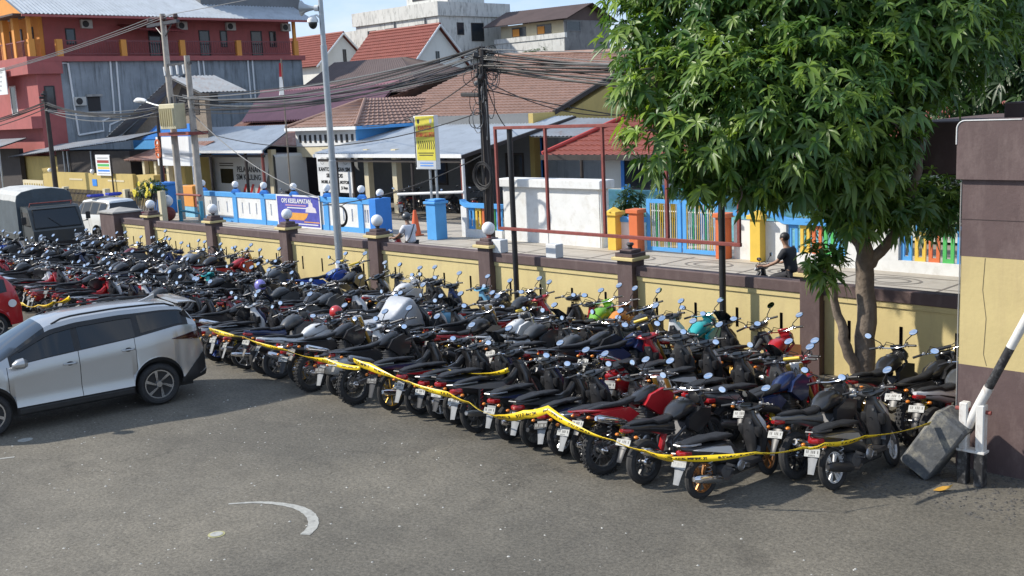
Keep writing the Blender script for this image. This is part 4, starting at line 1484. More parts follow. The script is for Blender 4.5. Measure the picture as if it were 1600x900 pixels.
# ---- row along the wall
ROW = 'row along the wall'
x = -9.6
i = 0
special = {1: ('scooter', 'black'), 5: ('sport bike', 'orange'), 6: ('sport bike', 'green'), 9: ('scooter', 'red'), 10: ('sport bike', 'black'), 12: ('retro scooter', 'light blue'), 21: ('trail bike', 'blue'), 26: ('trail bike', 'red')}
while x > -36.6:
    k, b_ = special.get(i, (None, None))
    if not (-22.75 < x < -21.95 or abs(x + 16.2) < 0.22 or abs(x + 10.97) < 0.22):
        auto_bike(x, -2.0 + random.uniform(-0.22, 0.12), ROW, i, k, b_)
        i += 1
    x -= random.uniform(0.48, 0.62)
# ---- the few standing between the tree and the gatehouse
for (x, y, k, b_, lab, kw) in [
    (-6.29, -4.8, 'scooter', 'black', 'black scooter with bright white rims nearest the concrete counterweight', dict(rim='white', head=pi / 2 - 0.1, plate=M_PLATE)),
    (-6.83, -4.7, 'sport bike', 'black', 'black motorcycle with wide bare tyre left of the white-rimmed scooter', dict(rim='black')),
    (-7.5, -4.45, 'trail bike', 'dark blue', 'dark blue trail motorcycle with yellow handlebar pad near the tree', dict(rim='charcoal', flash='white', fork='gold', pad='yellow')),
    (-7.75, -3.9, 'underbone', 'red', 'red underbone motorcycle with pale rim in front of the tree trunk', dict(rim='silver')),
    (-6.35, -2.6, 'trail bike', 'black', 'tall black trail motorcycle beside the gatehouse wall', dict(rim='black', flash='black', fork='charcoal', pad='black')),
    (-5.95, -2.75, 'sport bike', 'charcoal', 'dark motorcycle with red brake caliper half hidden by the gatehouse corner', dict(rim='red')),
    (-7.05, -2.5, 'sport bike', 'black', 'black sport motorcycle right of the tree trunk by the wall', dict(rim='gold')),
    (-8.9, -2.3, 'sport bike', 'red', 'red and black sport motorcycle by the wall left of the tree', dict(rim='charcoal', flash='black')),
]:
    bike(k, x, y, kw.pop('head', pi / 2 + random.uniform(-0.12, 0.08)), 0.14, None, lab, 'motorcycles by the gatehouse', body=b_, **kw)

# ---- where the tape, helmets and cover lie (world metres)
TAPE1 = [(-18.33, -6.36, 0.87), (-17.12, -6.36, 0.87), (-15.68, -6.36, 0.8), (-14.55, -6.36, 0.79), (-13.64, -6.36, 0.79)]
TAPE2 = [(-13.74, -6.4, 0.92), (-13.36, -6.4, 0.87), (-12.36, -6.4, 0.77), (-11.49, -6.4, 0.72), (-11.02, -6.4, 0.67), (-10.7, -6.4, 0.58), (-10.38, -6.4, 0.58), (-9.94, -6.4, 0.7), (-9.52, -6.4, 0.84), (-8.93, -6.5, 0.73), (-8.3, -6.5, 0.68), (-7.81, -6.5, 0.64), (-7.43, -6.5, 0.63)]
TAPE3 = [(-7.43, -6.5, 0.63), (-6.62, -6.0, 0.73), (-6.33, -5.45, 0.71), (-6.13, -5.3, 0.75), (-5.97, -4.7, 0.71), (-5.52, -3.9, 0.77)]
TAPE4 = [(-14.87, -5.5, 0.47), (-13.47, -5.5, 0.64), (-12.51, -5.5, 0.73), (-11.63, -5.5, 0.81), (-11.14, -5.5, 0.95)]
TAPE5 = [(-27.97, -6.5, 0.59), (-27.29, -6.5, 0.48), (-26.26, -6.5, 0.55), (-25.26, -6.5, 0.73), (-24.31, -6.5, 0.93)]
HELM1 = (-21.4, -3.35, 0.86)
HELM2 = (-17.35, -4.15, 0.8)
COVER = (-16.45, -3.62)

# ================================================================== cars
M_SILVER = mat('silver_car_paint', (0.46, 0.465, 0.465), 0.3, metal=0.65, var=0.03, scale=2, coat=0.8)
M_TRIM = mat('black_trim', (0.014, 0.014, 0.015), 0.5, var=0.2, scale=8)
M_TINT = mat('tinted_glass', (0.01, 0.012, 0.014), 0.03, var=0.0, spec=0.7)
M_ALLOY = mat('alloy_wheel', (0.55, 0.55, 0.56), 0.25, metal=0.9, var=0.08)


def lerp_tab(tab, x):
    if x <= tab[0][0]:
        return tab[0][1]
    for (a, va), (b, vb) in zip(tab, tab[1:]):
        if x <= b:
            t = (x - a) / (b - a)
            return va + (vb - va) * t
    return tab[-1][1]


def smooth_tab(tab, x):
    """soft interpolation of a profile table"""
    e = 0.035
    return sum(lerp_tab(tab, x + d * e) for d in (-2, -1, 0, 1, 2)) / 5


def alloy(parent, x, y, R, side, style_m=None, spokes=7):
    a = MB()
    a.torus((0, 0, 0), R * 0.66, 0.075, 'y', 28, 6, 0.02)
    for k in range(spokes):
        an = 2 * pi * k / spokes
        for da, sk in ((0.02, 0.28), (0.14, 0.4)):
            p0 = Vector((0.06 * cos(an), 0.055 * side, 0.06 * sin(an)))
            p1 = Vector((R * 0.65 * cos(an + sk), 0.05 * side, R * 0.65 * sin(an + sk)))
            d = p1 - p0
            a.box((p0 + p1) / 2, (d.length, 0.02, 0.024), Matrix.Rotation(-atan2(d.z, d.x), 3, 'Y'))
    a.cyl((0, 0.03 * side, 0), (0, 0.065 * side, 0), 0.07, 0.05, 14)
    w_ = a.build('wheel', style_m or M_ALLOY, parent, 30, loc=(x, y, R))
    t = MB().torus((0, 0, 0), R * 0.83, 0.105, 'y', 36, 10, R * 0.17)
    t.build('tyre', M_RUBBER, w_, True)
    MB().cyl((0, -0.06 * side, 0), (0, 0.03 * side, 0), R * 0.68, None, 24).build('rim_barrel', M_TRIM, w_)
    return w_


def make_car(root, paint, top, half_w, belt, xa_r, xa_f, R, x_rear, x_front, panes, clad=True, seams=(), handles=(), ws=(0.36, 1.08)):
    xs = [x_rear + (x_front - x_rear) * k / 60 for k in range(61)]
    for xa in (xa_r, xa_f):
        for k in range(17):
            xs.append(xa - (R + 0.06) * cos(pi * k / 16))
    for q in panes:
        xs += [q[0], q[1]]
    xs += list(ws)
    xs = sorted(set(round(v, 4) for v in xs))
    xs = [v for i, v in enumerate(xs) if i == 0 or v - xs[i - 1] > 0.004]
    sill = 0.30

    def sec(x):
        zt = smooth_tab(top, x)
        w = smooth_tab(half_w, x)
        be = smooth_tab(belt, x)
        z0 = sill + 0.1 * max(0, (abs(x) - 1.85) / 0.4)
        for xa in (xa_r, xa_f):
            d = abs(x - xa)
            if d < R + 0.06:
                z0 = max(z0, R + sqrt(max(0, (R + 0.06) ** 2 - d * d)))
        t = min(1, max(0, (zt - be - 0.06) / 0.42))
        be = min(be, zt - 0.05)
        r1 = max(z0 + 0.06, 0.42)
        r2 = max(0.60, r1 + 0.02)
        r3 = max(be - 0.2, r2 + 0.02)
        r4 = max(be, r3 + 0.02)
        r5 = max(be + 0.025 * t, r4 + 0.006)
        wre = w - 0.06 - 0.2 * t
        zre = max(zt - 0.03 - 0.075 * t, r5 + 0.004)
        return [(w - 0.02, z0), (w + 0.004, r1), (w - 0.04 * max(0.0, 1 - (r2 - 0.6) / 0.12), r2), (w + 0.004, r3), (w - 0.034, r4), (w - 0.04, r5), (wre, zre), (wre - 0.05, max(zt - 0.02 - 0.02 * t, zre + 0.002)), (wre * 0.6, max(zt - 0.005, zre + 0.004)), (0, max(zt, zre + 0.005))]
    S = [sec(x) for x in xs]
    NR = len(S[0])
    body, glass, cladm, trim = MB(), MB(), MB(), MB()
    for i in range(len(xs) - 1):
        x, x2 = xs[i], xs[i + 1]
        xm = (x + x2) / 2
        for r in range(NR - 1):
            tgt = body
            if r == 0 and clad:
                tgt = cladm
            if r == 5 and any(q[0] - 0.06 <= xm <= q[1] + 0.06 for q in panes):
                tgt = trim
            if r >= 6 and ws[0] < xm < ws[1]:
                tgt = glass
            for sg in (1, -1):
                A = [(x, sg * S[i][r][0], S[i][r][1]), (x2, sg * S[i + 1][r][0], S[i + 1][r][1]), (x2, sg * S[i + 1][r + 1][0], S[i + 1][r + 1][1]), (x, sg * S[i][r + 1][0], S[i][r + 1][1])]
                tgt.add(A, [(0, 1, 2, 3)])
    for i in (0, len(xs) - 1):
        ring = [(xs[i], p[0], p[1]) for p in S[i]] + [(xs[i], -p[0], p[1]) for p in reversed(S[i][:-1])]
        body.add(ring, [tuple(range(len(ring)))])
    for b_ in (body, glass, cladm, trim):
        # weld doubled points so that smooth shading runs across the panels
        pass

    def weld(mb, name, m, par, sm=30):
        if not mb.v:
            return None
        me = bpy.data.meshes.new(name)
        me.from_pydata(mb.v, [], mb.f)
        bm = bmesh.new()
        bm.from_mesh(me)
        bmesh.ops.remove_doubles(bm, verts=bm.verts, dist=0.0008)
        bmesh.ops.recalc_face_normals(bm, faces=bm.faces)
        bm.to_mesh(me)
        bm.free()
        me.materials.append(m)
        me.polygons.foreach_set('use_smooth', [True] * len(me.polygons))
        me.set_sharp_from_angle(angle=radians(sm))
        o = bpy.data.objects.new(name, me)
        COL.objects.link(o)
        o.parent = par
        return o
    bo = weld(body, 'body', paint, root)
    weld(glass, 'windscreen', M_TINT, root)
    weld(cladm, 'cladding', M_TRIM, root)
    weld(trim, 'window_frame', M_TRIM, bo)
    # panes a little proud of the frames
    for (a, b_, fl, fh) in panes:
        for sg in (1, -1):
            mb = MB()
            xx = [v for v in xs if a <= v <= b_]
            vs = []
            for x in xx:
                s_ = sec(x)
                p0, p1 = Vector((s_[5][0], s_[5][1])), Vector((s_[6][0], s_[6][1]))
                q0, q1 = p0.lerp(p1, fl), p0.lerp(p1, fh)
                vs += [(x, sg * (q0[0] + 0.004), q0[1]), (x, sg * (q1[0] + 0.004), q1[1])]
            mb.add(vs, [(2 * k, 2 * k + 2, 2 * k + 3, 2 * k + 1) for k in range(len(xx) - 1)])
            mb.build('side_window', M_TINT, bo, True)
    for xsm in seams:
        for sg in (1, -1):
            s_ = sec(xsm)
            MB().tube([(xsm, sg * (p[0] - 0.002), p[1]) for p in s_[1:6]], 0.006, 5).build('door_seam', M_TRIM, bo)
    for xh in handles:
        for sg in (1, -1):
            s_ = sec(xh)
            zz = s_[3][1] + 0.06
            h_ = MB().tube([(xh - 0.1, sg * (s_[3][0] - 0.005), zz - 0.006), (xh - 0.07, sg * (s_[3][0] + 0.03), zz), (xh + 0.07, sg * (s_[3][0] + 0.03), zz + 0.004), (xh + 0.1, sg * (s_[3][0] - 0.005), zz)], 0.016, 8).build('door_handle', paint, bo, True)
            MB().ball((xh, sg * (s_[3][0] - 0.008), zz), (0.055, 0.012, 0.035), 12, 8).build('handle_cup', M_TRIM, h_, True)
    MB().bx(x_rear + 0.25, x_front - 0.25, -0.62, 0.62, 0.22, 0.95).build('underbody', M_TRIM, root)
    return sec, bo


# ---- the silver seven-seater in the foreground
hd = atan2(-2.48, -0.36)
fw = Vector((cos(hd), sin(hd)))
lf = Vector((-fw.y, fw.x))
c2 = Vector((-17.08, -8.05)) + fw * 1.325 - lf * 0.80
car = thing('silver_car', 'silver seven-seat car with dark tinted windows parked at the left', 'car', (c2.x, c2.y, 0.006), hd)
TOP = [(-2.22, 0.62), (-2.21, 0.98), (-2.16, 1.12), (-2.0, 1.52), (-1.86, 1.64), (-1.5, 1.69), (-0.8, 1.715), (-0.1, 1.70), (0.32, 1.64), (1.12, 1.2), (1.32, 1.15), (1.85, 1.06), (2.08, 0.94), (2.2, 0.62)]
HW = [(-2.22, 0.62), (-2.1, 0.76), (-1.85, 0.82), (-1.3, 0.85), (1.4, 0.85), (1.8, 0.81), (2.08, 0.68), (2.2, 0.5)]
BELT = [(-2.2, 1.27), (-1.75, 1.3), (-1.0, 1.2), (0.3, 1.11), (1.1, 1.06), (2.2, 0.96)]
sec, bo = make_car(car, M_SILVER, TOP, HW, BELT, -1.325, 1.36, 0.36, -2.22, 2.2,
                   [(-1.83, -1.1, 0.12, 0.9), (-1.0, -0.12, 0.04, 0.86), (-0.02, 0.93, 0.04, 0.84)], True, (-0.07, -0.98, 1.02), (0.08, -0.86), (0.36, 1.12))
for xa in (-1.325, 1.36):
    for sg in (1, -1):
        alloy(car, xa, sg * 0.74, 0.36, sg, None, 6)
def side_patch(name, m, sg, xa, xb, zlo, zhi, out=0.012, n=12):
    """panel laid on the flank, following the body section"""
    def wy(x, z):
        q = sec(x)
        if z <= q[0][1]:
            return q[0][0]
        for (w0, z0), (w1, z1) in zip(q, q[1:]):
            if z0 <= z <= z1 and z1 > z0:
                return w0 + (w1 - w0) * (z - z0) / (z1 - z0)
        return q[4][0]
    rings = []
    for k in range(n + 1):
        u = k / n
        x = xa + (xb - xa) * u
        lo, hi = zlo(u), max(zhi(u), zlo(u) + 0.004)
        col_ = [(x, sg * (wy(x, lo + (hi - lo) * v) + out), lo + (hi - lo) * v) for v in (0, 0.33, 0.67, 1)]
        rings.append(col_ + [(p[0], p[1] - sg * (out + 0.01), p[2]) for p in reversed(col_)])
    return MB().rings(rings).build(name, m, car, 35)


for sg in (1, -1):
    # rain visor strip over the side windows
    vs = []
    xx = [-1.02 + k * 0.14 for k in range(14)]
    for x in xx:
        s_ = sec(x)
        p0, p1 = Vector(s_[5]), Vector(s_[6])
        a, b = p0.lerp(p1, 0.84), p0.lerp(p1, 1.0)
        vs += [(x, sg * (a[0] + 0.02), a[1]), (x, sg * (b[0] + 0.014), b[1])]
    MB().add(vs, [(2 * k, 2 * k + 2, 2 * k + 3, 2 * k + 1) for k in range(len(xx) - 1)]).build('rain_visor', M_TRIM, bo, True)
    pts = []
    for k in range(14):
        x = -1.78 + k * 0.155
        s_ = sec(x)
        pts.append((x, sg * (s_[7][0] - 0.01), s_[7][1] + 0.045 * min(1, k / 1.0, (13 - k) / 1.0)))
    MB().tube(pts, 0.017, 8).build('roof_rail', M_TRIM, car, True)
    m_ = MB()
    m_.loft([(0.74, sg * 0.96, 1.13, 0.04, 0.05), (0.80, sg * 0.97, 1.14, 0.1, 0.085), (0.9, sg * 0.965, 1.135, 0.09, 0.07), (0.96, sg * 0.95, 1.12, 0.03, 0.03)], 12, 2.4)
    mo = m_.build('door_mirror', M_SILVER, car, True)
    MB().tube([(0.86, sg * 0.8, 1.08), (0.86, sg * 0.93, 1.1)], 0.035, 8).build('mirror_foot', M_TRIM, mo)
    side_patch('tail_light', mat('smoked_red_lens', (0.035, 0.005, 0.006), 0.1, var=0.1, coat=0.6), sg, -2.19, -1.6, lambda u: 1.02 + 0.085 * u, lambda u: 1.17 + 0.03 * min(u * 3, 1) - 0.085 * u)
    side_patch('bumper_corner', M_TRIM, sg, -2.2, -1.72, lambda u: 0.36 - 0.03 * u, lambda u: 0.8 - 0.42 * u)
    MB().bx(-0.9, 0.92, sg * 0.80, sg * 0.862, 0.29, 0.40, 0.02).build('side_step', M_TRIM, car)
sp_ = MB()
sp_.loft([(-2.2, 0, 1.62, 0.52, 0.012), (-2.08, 0, 1.655, 0.56, 0.03), (-1.86, 0, 1.67, 0.56, 0.03)], 14, 3.0)
sp_.build('roof_spoiler', M_SILVER, car, True)
MB().prism([(-1.62, 1.70), (-1.35, 1.70), (-1.48, 1.735), (-1.63, 1.79)], -0.025, 0.025).build('antenna_fin', M_SILVER, car)
MB().prism([(-2.19, 1.1), (-1.9, 1.56), (-1.84, 1.52), (-2.06, 1.12)], 0.655, 0.69).build('rear_pillar_trim', M_TRIM, car)

# ---- the red car cut by the left edge
rc = thing('red_car', 'red hatchback with a round white sticker cut off by the left edge', 'car', (-26.55, -8.85, 0.006), radians(-96))
T2 = [(-1.85, 0.6), (-1.84, 0.95), (-1.78, 1.1), (-1.58, 1.42), (-1.3, 1.5), (-0.4, 1.53), (0.2, 1.48), (0.9, 1.05), (1.2, 0.98), (1.6, 0.88), (1.8, 0.6)]
H2 = [(-1.85, 0.6), (-1.7, 0.76), (-1.4, 0.83), (1.2, 0.83), (1.6, 0.74), (1.8, 0.5)]
B2 = [(-1.85, 1.08), (-1.0, 1.0), (1.0, 0.92), (1.8, 0.85)]
make_car(rc, PAINT['red'], T2, H2, B2, -1.18, 1.2, 0.3, -1.85, 1.8, [(-1.5, -0.95, 0.1, 0.9), (-0.85, -0.05, 0.04, 0.9), (0.03, 0.78, 0.04, 0.9)], False, (0.0, -0.9), (0.1, -0.75), (0.22, 0.92))
for xa in (-1.18, 1.2):
    for sg in (1, -1):
        alloy(rc, xa, sg * 0.72, 0.3, sg, None, 6)
MB().cyl((-1.62, 0.80, 0.8), (-1.62, 0.808, 0.8), 0.09, None, 18).build('sticker', M_WHITE, rc)

# ================================================================== canvas-topped truck beyond the wall's end
M_TRUCK = mat('grey_green_truck_paint', (0.04, 0.048, 0.05), 0.45, var=0.12, scale=3, coat=0.2)
M_CANVAS = mat('blue_grey_canvas', (0.07, 0.092, 0.108), 0.85, var=0.2, scale=2, bump=0.3, bscale=12, stain=0.3)
M_CANVASW = mat('pale_canvas_roof', (0.5, 0.51, 0.5), 0.85, var=0.1, scale=2, bump=0.3, bscale=12, stain=0.3)
tr = thing('canvas_truck', 'dark grey truck with tall blue-grey canvas cover behind the motorcycles', 'truck', (-40.0, -0.75, 0.006), radians(-6))
cab = MB()
prof = [(0.0, 0.55), (1.25, 0.5), (1.42, 0.65), (1.42, 1.12), (1.32, 1.22), (0.98, 1.86), (0.85, 1.93), (0.0, 1.95)]
cab.prism(prof, -0.88, 0.88)
co = cab.build('cab', M_TRUCK, tr)
MB().add([(1.335, -0.78, 1.24), (1.335, 0.78, 1.24), (1.01, 0.72, 1.83), (1.01, -0.72, 1.83)], [(0, 1, 2, 3)]).build('windscreen', M_TINT, co)
MB().tube([(1.352, -0.8, 1.22), (1.352, 0.8, 1.22), (1.015, 0.745, 1.855), (1.015, -0.745, 1.855)], 0.018, 6, closed=True).build('windscreen_frame', M_TRIM, co)
for sg in (-1, 1):
    MB().prism([(0.2, 1.28), (1.12, 1.26), (0.88, 1.76), (0.2, 1.78)], sg * 0.87, sg * 0.886).build('side_window', M_TINT, co)
    MB().tube([(0.16, sg * 0.885, 0.6), (0.16, sg * 0.885, 1.85)], 0.01, 5).build('door_seam', M_TRIM, co)
    q = MB().tube([(1.1, sg * 0.88, 1.3), (1.2, sg * 1.08, 1.35), (1.2, sg * 1.1, 1.55)], 0.014, 6).build('mirror_arm', M_TRIM, co)
    MB().box((1.2, sg * 1.1, 1.52), (0.04, 0.16, 0.26), None, 0.015).build('mirror_head', M_TRIM, q)
    MB().box((1.43, sg * 0.62, 0.85), (0.04, 0.26, 0.16), None, 0.015).build('headlight', M_CLEARLENS, co)
MB().tube([(1.37, 0.1, 1.25), (1.17, -0.28, 1.56)], 0.009, 5).build('wiper', M_TRIM, co)
MB().tube([(0.6, -0.72, 1.95), (0.72, -0.72, 2.06), (0.72, 0.72, 2.06), (0.6, 0.72, 1.95)], 0.022, 8).build('roof_bar', M_RUST, co)
MB().bx(1.425, 1.46, -0.8, 0.8, 0.55, 0.72, 0.01).build('bumper', M_TRIM, tr)
cv = []
ring0 = [(-0.98, 0.95), (-0.98, 2.1), (-0.93, 2.32), (-0.75, 2.44), (-0.3, 2.52), (0.3, 2.52), (0.75, 2.44), (0.93, 2.32), (0.98, 2.1), (0.98, 0.95)]
MB().rings([[(x, y, z) for y, z in ring0] for x in (-3.4, -0.08)]).build('canvas_cover', M_CANVAS, tr)
ring1 = [(-0.985, 2.12), (-0.935, 2.33), (-0.75, 2.455), (-0.3, 2.535), (0.3, 2.535), (0.75, 2.455), (0.935, 2.33), (0.985, 2.12)]
rg = [[(x, y, z + (0.02 if k % 2 else 0)) for y, z in ring1] for k, x in enumerate((-3.42, -2.6, -1.8, -1.0, -0.12))]
MB().rings([r + [(r[0][0], y * 0.99, z - 0.012) for (x_, y, z) in reversed(r)] for r in rg]).build('canvas_roof', M_CANVASW, tr)
MB().bx(-3.45, -0.05, -1.0, 1.0, 0.72, 0.95, 0.01).build('bed', M_TRUCK, tr)
for x_ in (0.75, -2.5):
    for sg in (-1, 1):
        w_ = MB().torus((0, 0, 0), 0.27, 0.11, 'y', 24, 8, 0.1).build('wheel', M_RUBBER, tr, True, loc=(x_, sg * 0.76, 0.37))
        MB().cyl((0, -0.06, 0), (0, 0.06, 0), 0.19, None, 16).build('hub', M_DARKMETAL, w_)

# ================================================================== white patrol car with blue light bar
pc = thing('patrol_car', 'white patrol car with blue roof light bar behind the gate pillar', 'car', (-43.2, 2.6, 0.01), radians(184))
T3 = [(-2.1, 0.7), (-2.09, 1.15), (-2.05, 1.35), (-1.92, 1.7), (-1.75, 1.78), (-0.6, 1.82), (0.2, 1.76), (0.75, 1.28), (1.0, 1.18), (1.7, 1.1), (1.95, 0.95), (2.05, 0.65)]
H3 = [(-2.1, 0.72), (-1.95, 0.82), (1.5, 0.82), (1.9, 0.74), (2.05, 0.6)]
B3 = [(-2.1, 1.2), (0.6, 1.16), (2.0, 1.0)]
M_CARW = mat('white_car_paint', (0.74, 0.75, 0.74), 0.3, var=0.03, coat=0.6)
sec3, bo3 = make_car(pc, M_CARW, T3, H3, B3, -1.25, 1.25, 0.35, -2.1, 2.05, [(-1.85, -1.35, 0.1, 0.9), (-1.25, -0.7, 0.05, 0.9), (-0.6, -0.05, 0.05, 0.9), (0.03, 0.62, 0.05, 0.9)], True, (-0.65, 0.0), (0.1, -0.5), (0.22, 0.78))
for xa in (-1.25, 1.25):
    for sg in (1, -1):
        alloy(pc, xa, sg * 0.72, 0.35, sg, None, 6)
MB().add([(-2.085, -0.62, 1.25), (-2.085, 0.62, 1.25), (-1.945, 0.55, 1.66), (-1.945, -0.55, 1.66)], [(0, 1, 2, 3)]).build('rear_window', M_TINT, bo3)
sw_ = MB().cyl((-2.12, 0.12, 0.95), (-2.3, 0.12, 0.95), 0.36, None, 24).build('spare_wheel', M_RUBBER, pc, 40)
MB().cyl((-2.301, 0.12, 0.95), (-2.33, 0.12, 0.95), 0.24, 0.2, 24).build('wheel_cover', M_METAL, sw_, 40)
M_BLULENS = mat('blue_beacon_lens', (0.02, 0.035, 0.42), 0.15, var=0.1, coat=0.5)
lb = MB().bx(-0.75, -0.45, -0.62, 0.62, 1.83, 1.87, 0.01).build('light_bar', M_METAL, pc)
for sg in (-1, 1):
    MB().bx(-0.78, -0.42, sg * 0.1, sg * 0.68, 1.871, 1.975, 0.03).build('beacon', M_BLULENS, lb)
for sg in (-1, 1):
    MB().bx(-2.13, -2.1, sg * 0.62, sg * 0.8, 0.95, 1.2, 0.01).build('tail_light', M_REDLENS, pc)

# ================================================================== white service van under the left canopy
M_VAN = mat('white_van_paint', (0.6, 0.61, 0.6), 0.4, var=0.05, coat=0.3)
vn = thing('service_van', 'white service van with black lettering parked under the left canopy', 'van', (-52.6, 15.6, 0.01), 0)
prof = [(-4.2, 0.45), (-4.25, 0.95), (-4.1, 1.25), (-3.45, 2.15), (-3.1, 2.5), (-2.6, 2.66), (3.6, 2.72), (3.75, 2.6), (3.8, 0.45)]
MB().prism(prof, -0.95, 0.95).build('body', M_VAN, vn)
MB().add([(-4.12, -0.82, 1.28), (-4.12, 0.82, 1.28), (-3.48, 0.75, 2.14), (-3.48, -0.75, 2.14)], [(0, 1, 2, 3)]).build('windscreen', M_TINT, vn).location = (-0.012, 0, 0.01)
MB().prism([(-3.75, 1.35), (-2.95, 1.35), (-2.95, 2.02), (-3.3, 2.02)], -0.965, -0.94).build('cab_window', M_TINT, vn)
MB().bx(-1.9, -0.55, -0.962, -0.94, 1.15, 1.95).build('side_window', M_TINT, vn)
for z in (2.1, 2.22):
    MB().bx(-1.95, -0.5, -0.958, -0.94, z, z + 0.05).build('stripe', M_TRIM, vn)
M_INK = mat('black_lettering', (0.015, 0.016, 0.018), 0.6, var=0.0)
lettering('PELAYANAN', 0.42, M_INK, 'lettering', vn, (1.05, -0.957, 1.92), bold=0.008)
lettering('SIM KELILING', 0.42, M_INK, 'lettering', vn, (1.0, -0.957, 1.5), bold=0.008)
for x_ in (0.2, 0.9, 1.6):
    MB().prism([(x_, 0.5), (x_ + 0.22, 0.5), (x_ + 0.62, 1.15), (x_ + 0.4, 1.15)], -0.957, -0.94).build('stripe', mat('red_vinyl', (0.5, 0.02, 0.02), 0.4), vn)
poly = [(1.9, 0.46), (3.79, 0.46), (3.75, 2.6), (3.6, 2.71), (3.2, 2.71)] + [(3.1 - 0.9 * (k / 5) ** 2, 2.4 - 1.7 * k / 5) for k in range(6)]
MB().prism(poly, -0.955, -0.94).build('rear_graphic', mat('dark_vinyl', (0.03, 0.035, 0.045), 0.35), vn)
for x_ in (-2.9, 2.3):
    for sg in (-1, 1):
        w_ = MB().torus((0, 0, 0), 0.27, 0.11, 'y', 24, 8, 0.1).build('wheel', M_RUBBER, vn, True, loc=(x_, sg * 0.88, 0.37))
        MB().cyl((0, -0.06, 0), (0, 0.06, 0), 0.19, None, 16).build('hub', M_METAL, w_)
q = MB().tube([(-3.35, -0.95, 1.55), (-3.45, -1.15, 1.6)], 0.02, 6).build('mirror_arm', M_TRIM, vn)
MB().box((-3.45, -1.18, 1.5), (0.1, 0.16, 0.36), None, 0.03).build('mirror_head', M_TRIM, q)

# ================================================================== yellow tape along the front row
M_TAPE = mat('yellow_barrier_tape', (0.86, 0.6, 0.015), 0.34, var=0.06, scale=4)
nt_ = M_TAPE.node_tree
b_ = nt_.nodes['Principled BSDF']
uvn = nt_.nodes.new('ShaderNodeUVMap')
uvn.uv_map = 'UVMap'
br = nt_.nodes.new('ShaderNodeTexBrick')
br.offset = 0.5
br.inputs['Scale'].default_value = 1.0
br.inputs['Brick Width'].default_value = 0.028
br.inputs['Row Height'].default_value = 0.5
br.inputs['Mortar Size'].default_value = 0.006
no_ = nt_.nodes.new('ShaderNodeTexNoise')
no_.inputs['Scale'].default_value = 45
mp_ = nt_.nodes.new('ShaderNodeMapping')
mp_.inputs['Scale'].default_value = (1, 0.06, 1)
nt_.links.new(uvn.outputs['UV'], mp_.inputs['Vector'])
nt_.links.new(mp_.outputs['Vector'], no_.inputs['Vector'])
sx_ = nt_.nodes.new('ShaderNodeSeparateXYZ')
nt_.links.new(uvn.outputs['UV'], sx_.inputs['Vector'])


def mth(op, a, b=None):
    q_ = nt_.nodes.new('ShaderNodeMath')
    q_.operation = op
    for i_, v_ in ((0, a), (1, b)):
        if v_ is None:
            continue
        if isinstance(v_, (int, float)):
            q_.inputs[i_].default_value = v_
        else:
            nt_.links.new(v_, q_.inputs[i_])
    return q_.outputs[0]


inrow = mth('MULTIPLY', mth('GREATER_THAN', sx_.outputs['Y'], 0.3), mth('LESS_THAN', sx_.outputs['Y'], 0.72))
word = mth('LESS_THAN', mth('FRACT', mth('MULTIPLY', sx_.outputs['X'], 1.9)), 0.78)
glyph = mth('GREATER_THAN', no_.outputs['Fac'], 0.49)
fac = mth('MULTIPLY', mth('MULTIPLY', inrow, word), glyph)
mx_ = nt_.nodes.new('ShaderNodeMixRGB')
old = b_.inputs['Base Color'].links[0].from_socket
nt_.links.new(old, mx_.inputs['Color1'])
mx_.inputs['Color2'].default_value = (0.02, 0.018, 0.01, 1)
nt_.links.new(fac, mx_.inputs['Fac'])
nt_.links.new(mx_.outputs['Color'], b_.inputs['Base Color'])


def tape(pts, w, label, sag=0.0):
    """ribbon through points, slowly twisting, with UVs running along it in metres"""
    P = []
    for i in range(len(pts) - 1):
        a, b = Vector(pts[i]), Vector(pts[i + 1])
        n = max(2, int((b - a).length / 0.08))
        for k in range(n):
            t = k / n
            p = a.lerp(b, t)
            p.z -= sag * 4 * t * (1 - t)
            P.append(p)
    P.append(Vector(pts[-1]))
    me = bpy.data.meshes.new('barrier_tape')
    vs, fs, uv = [], [], []
    s = 0
    for i, p in enumerate(P):
        t = (P[min(i + 1, len(P) - 1)] - P[max(i - 1, 0)]).normalized()
        tw = radians(72) + 0.42 * sin(s * 1.7) + 0.35 * sin(s * 3.3 + 1.3 * sin(s * 0.7))
        side = t.cross(Vector((0, 0, 1))).normalized()
        up = side.cross(t)
        d = (up * sin(tw) + side * cos(tw)) * w / 2 * (0.62 + 0.38 * sin(s * 2.3 + sin(s * 0.9) * 2))
        o = Vector((0, 0.01 * sin(s * 3), 0))
        vs += [p - d + o, p + d + o]
        uv.append(s)
        if i < len(P) - 1:
            s += (P[i + 1] - p).length
    for i in range(len(P) - 1):
        fs.append((2 * i, 2 * i + 2, 2 * i + 3, 2 * i + 1))
    me.from_pydata([tuple(v) for v in vs], [], fs)
    l = me.uv_layers.new(name='UVMap')
    for i, poly in enumerate(me.polygons):
        for li, (ss, vv) in zip(poly.loop_indices, ((uv[i], 0), (uv[i + 1], 0), (uv[i + 1], 1), (uv[i], 1))):
            l.data[li].uv = (ss, vv)
    me.materials.append(M_TAPE)
    me.polygons.foreach_set('use_smooth', [True] * len(me.polygons))
    o = bpy.data.objects.new('barrier_tape', me)
    COL.objects.link(o)
    sd = o.modifiers.new('thickness', 'SOLIDIFY')
    sd.thickness = 0.002
    return tag(o, label, 'tape', 'yellow tape round the motorcycles')


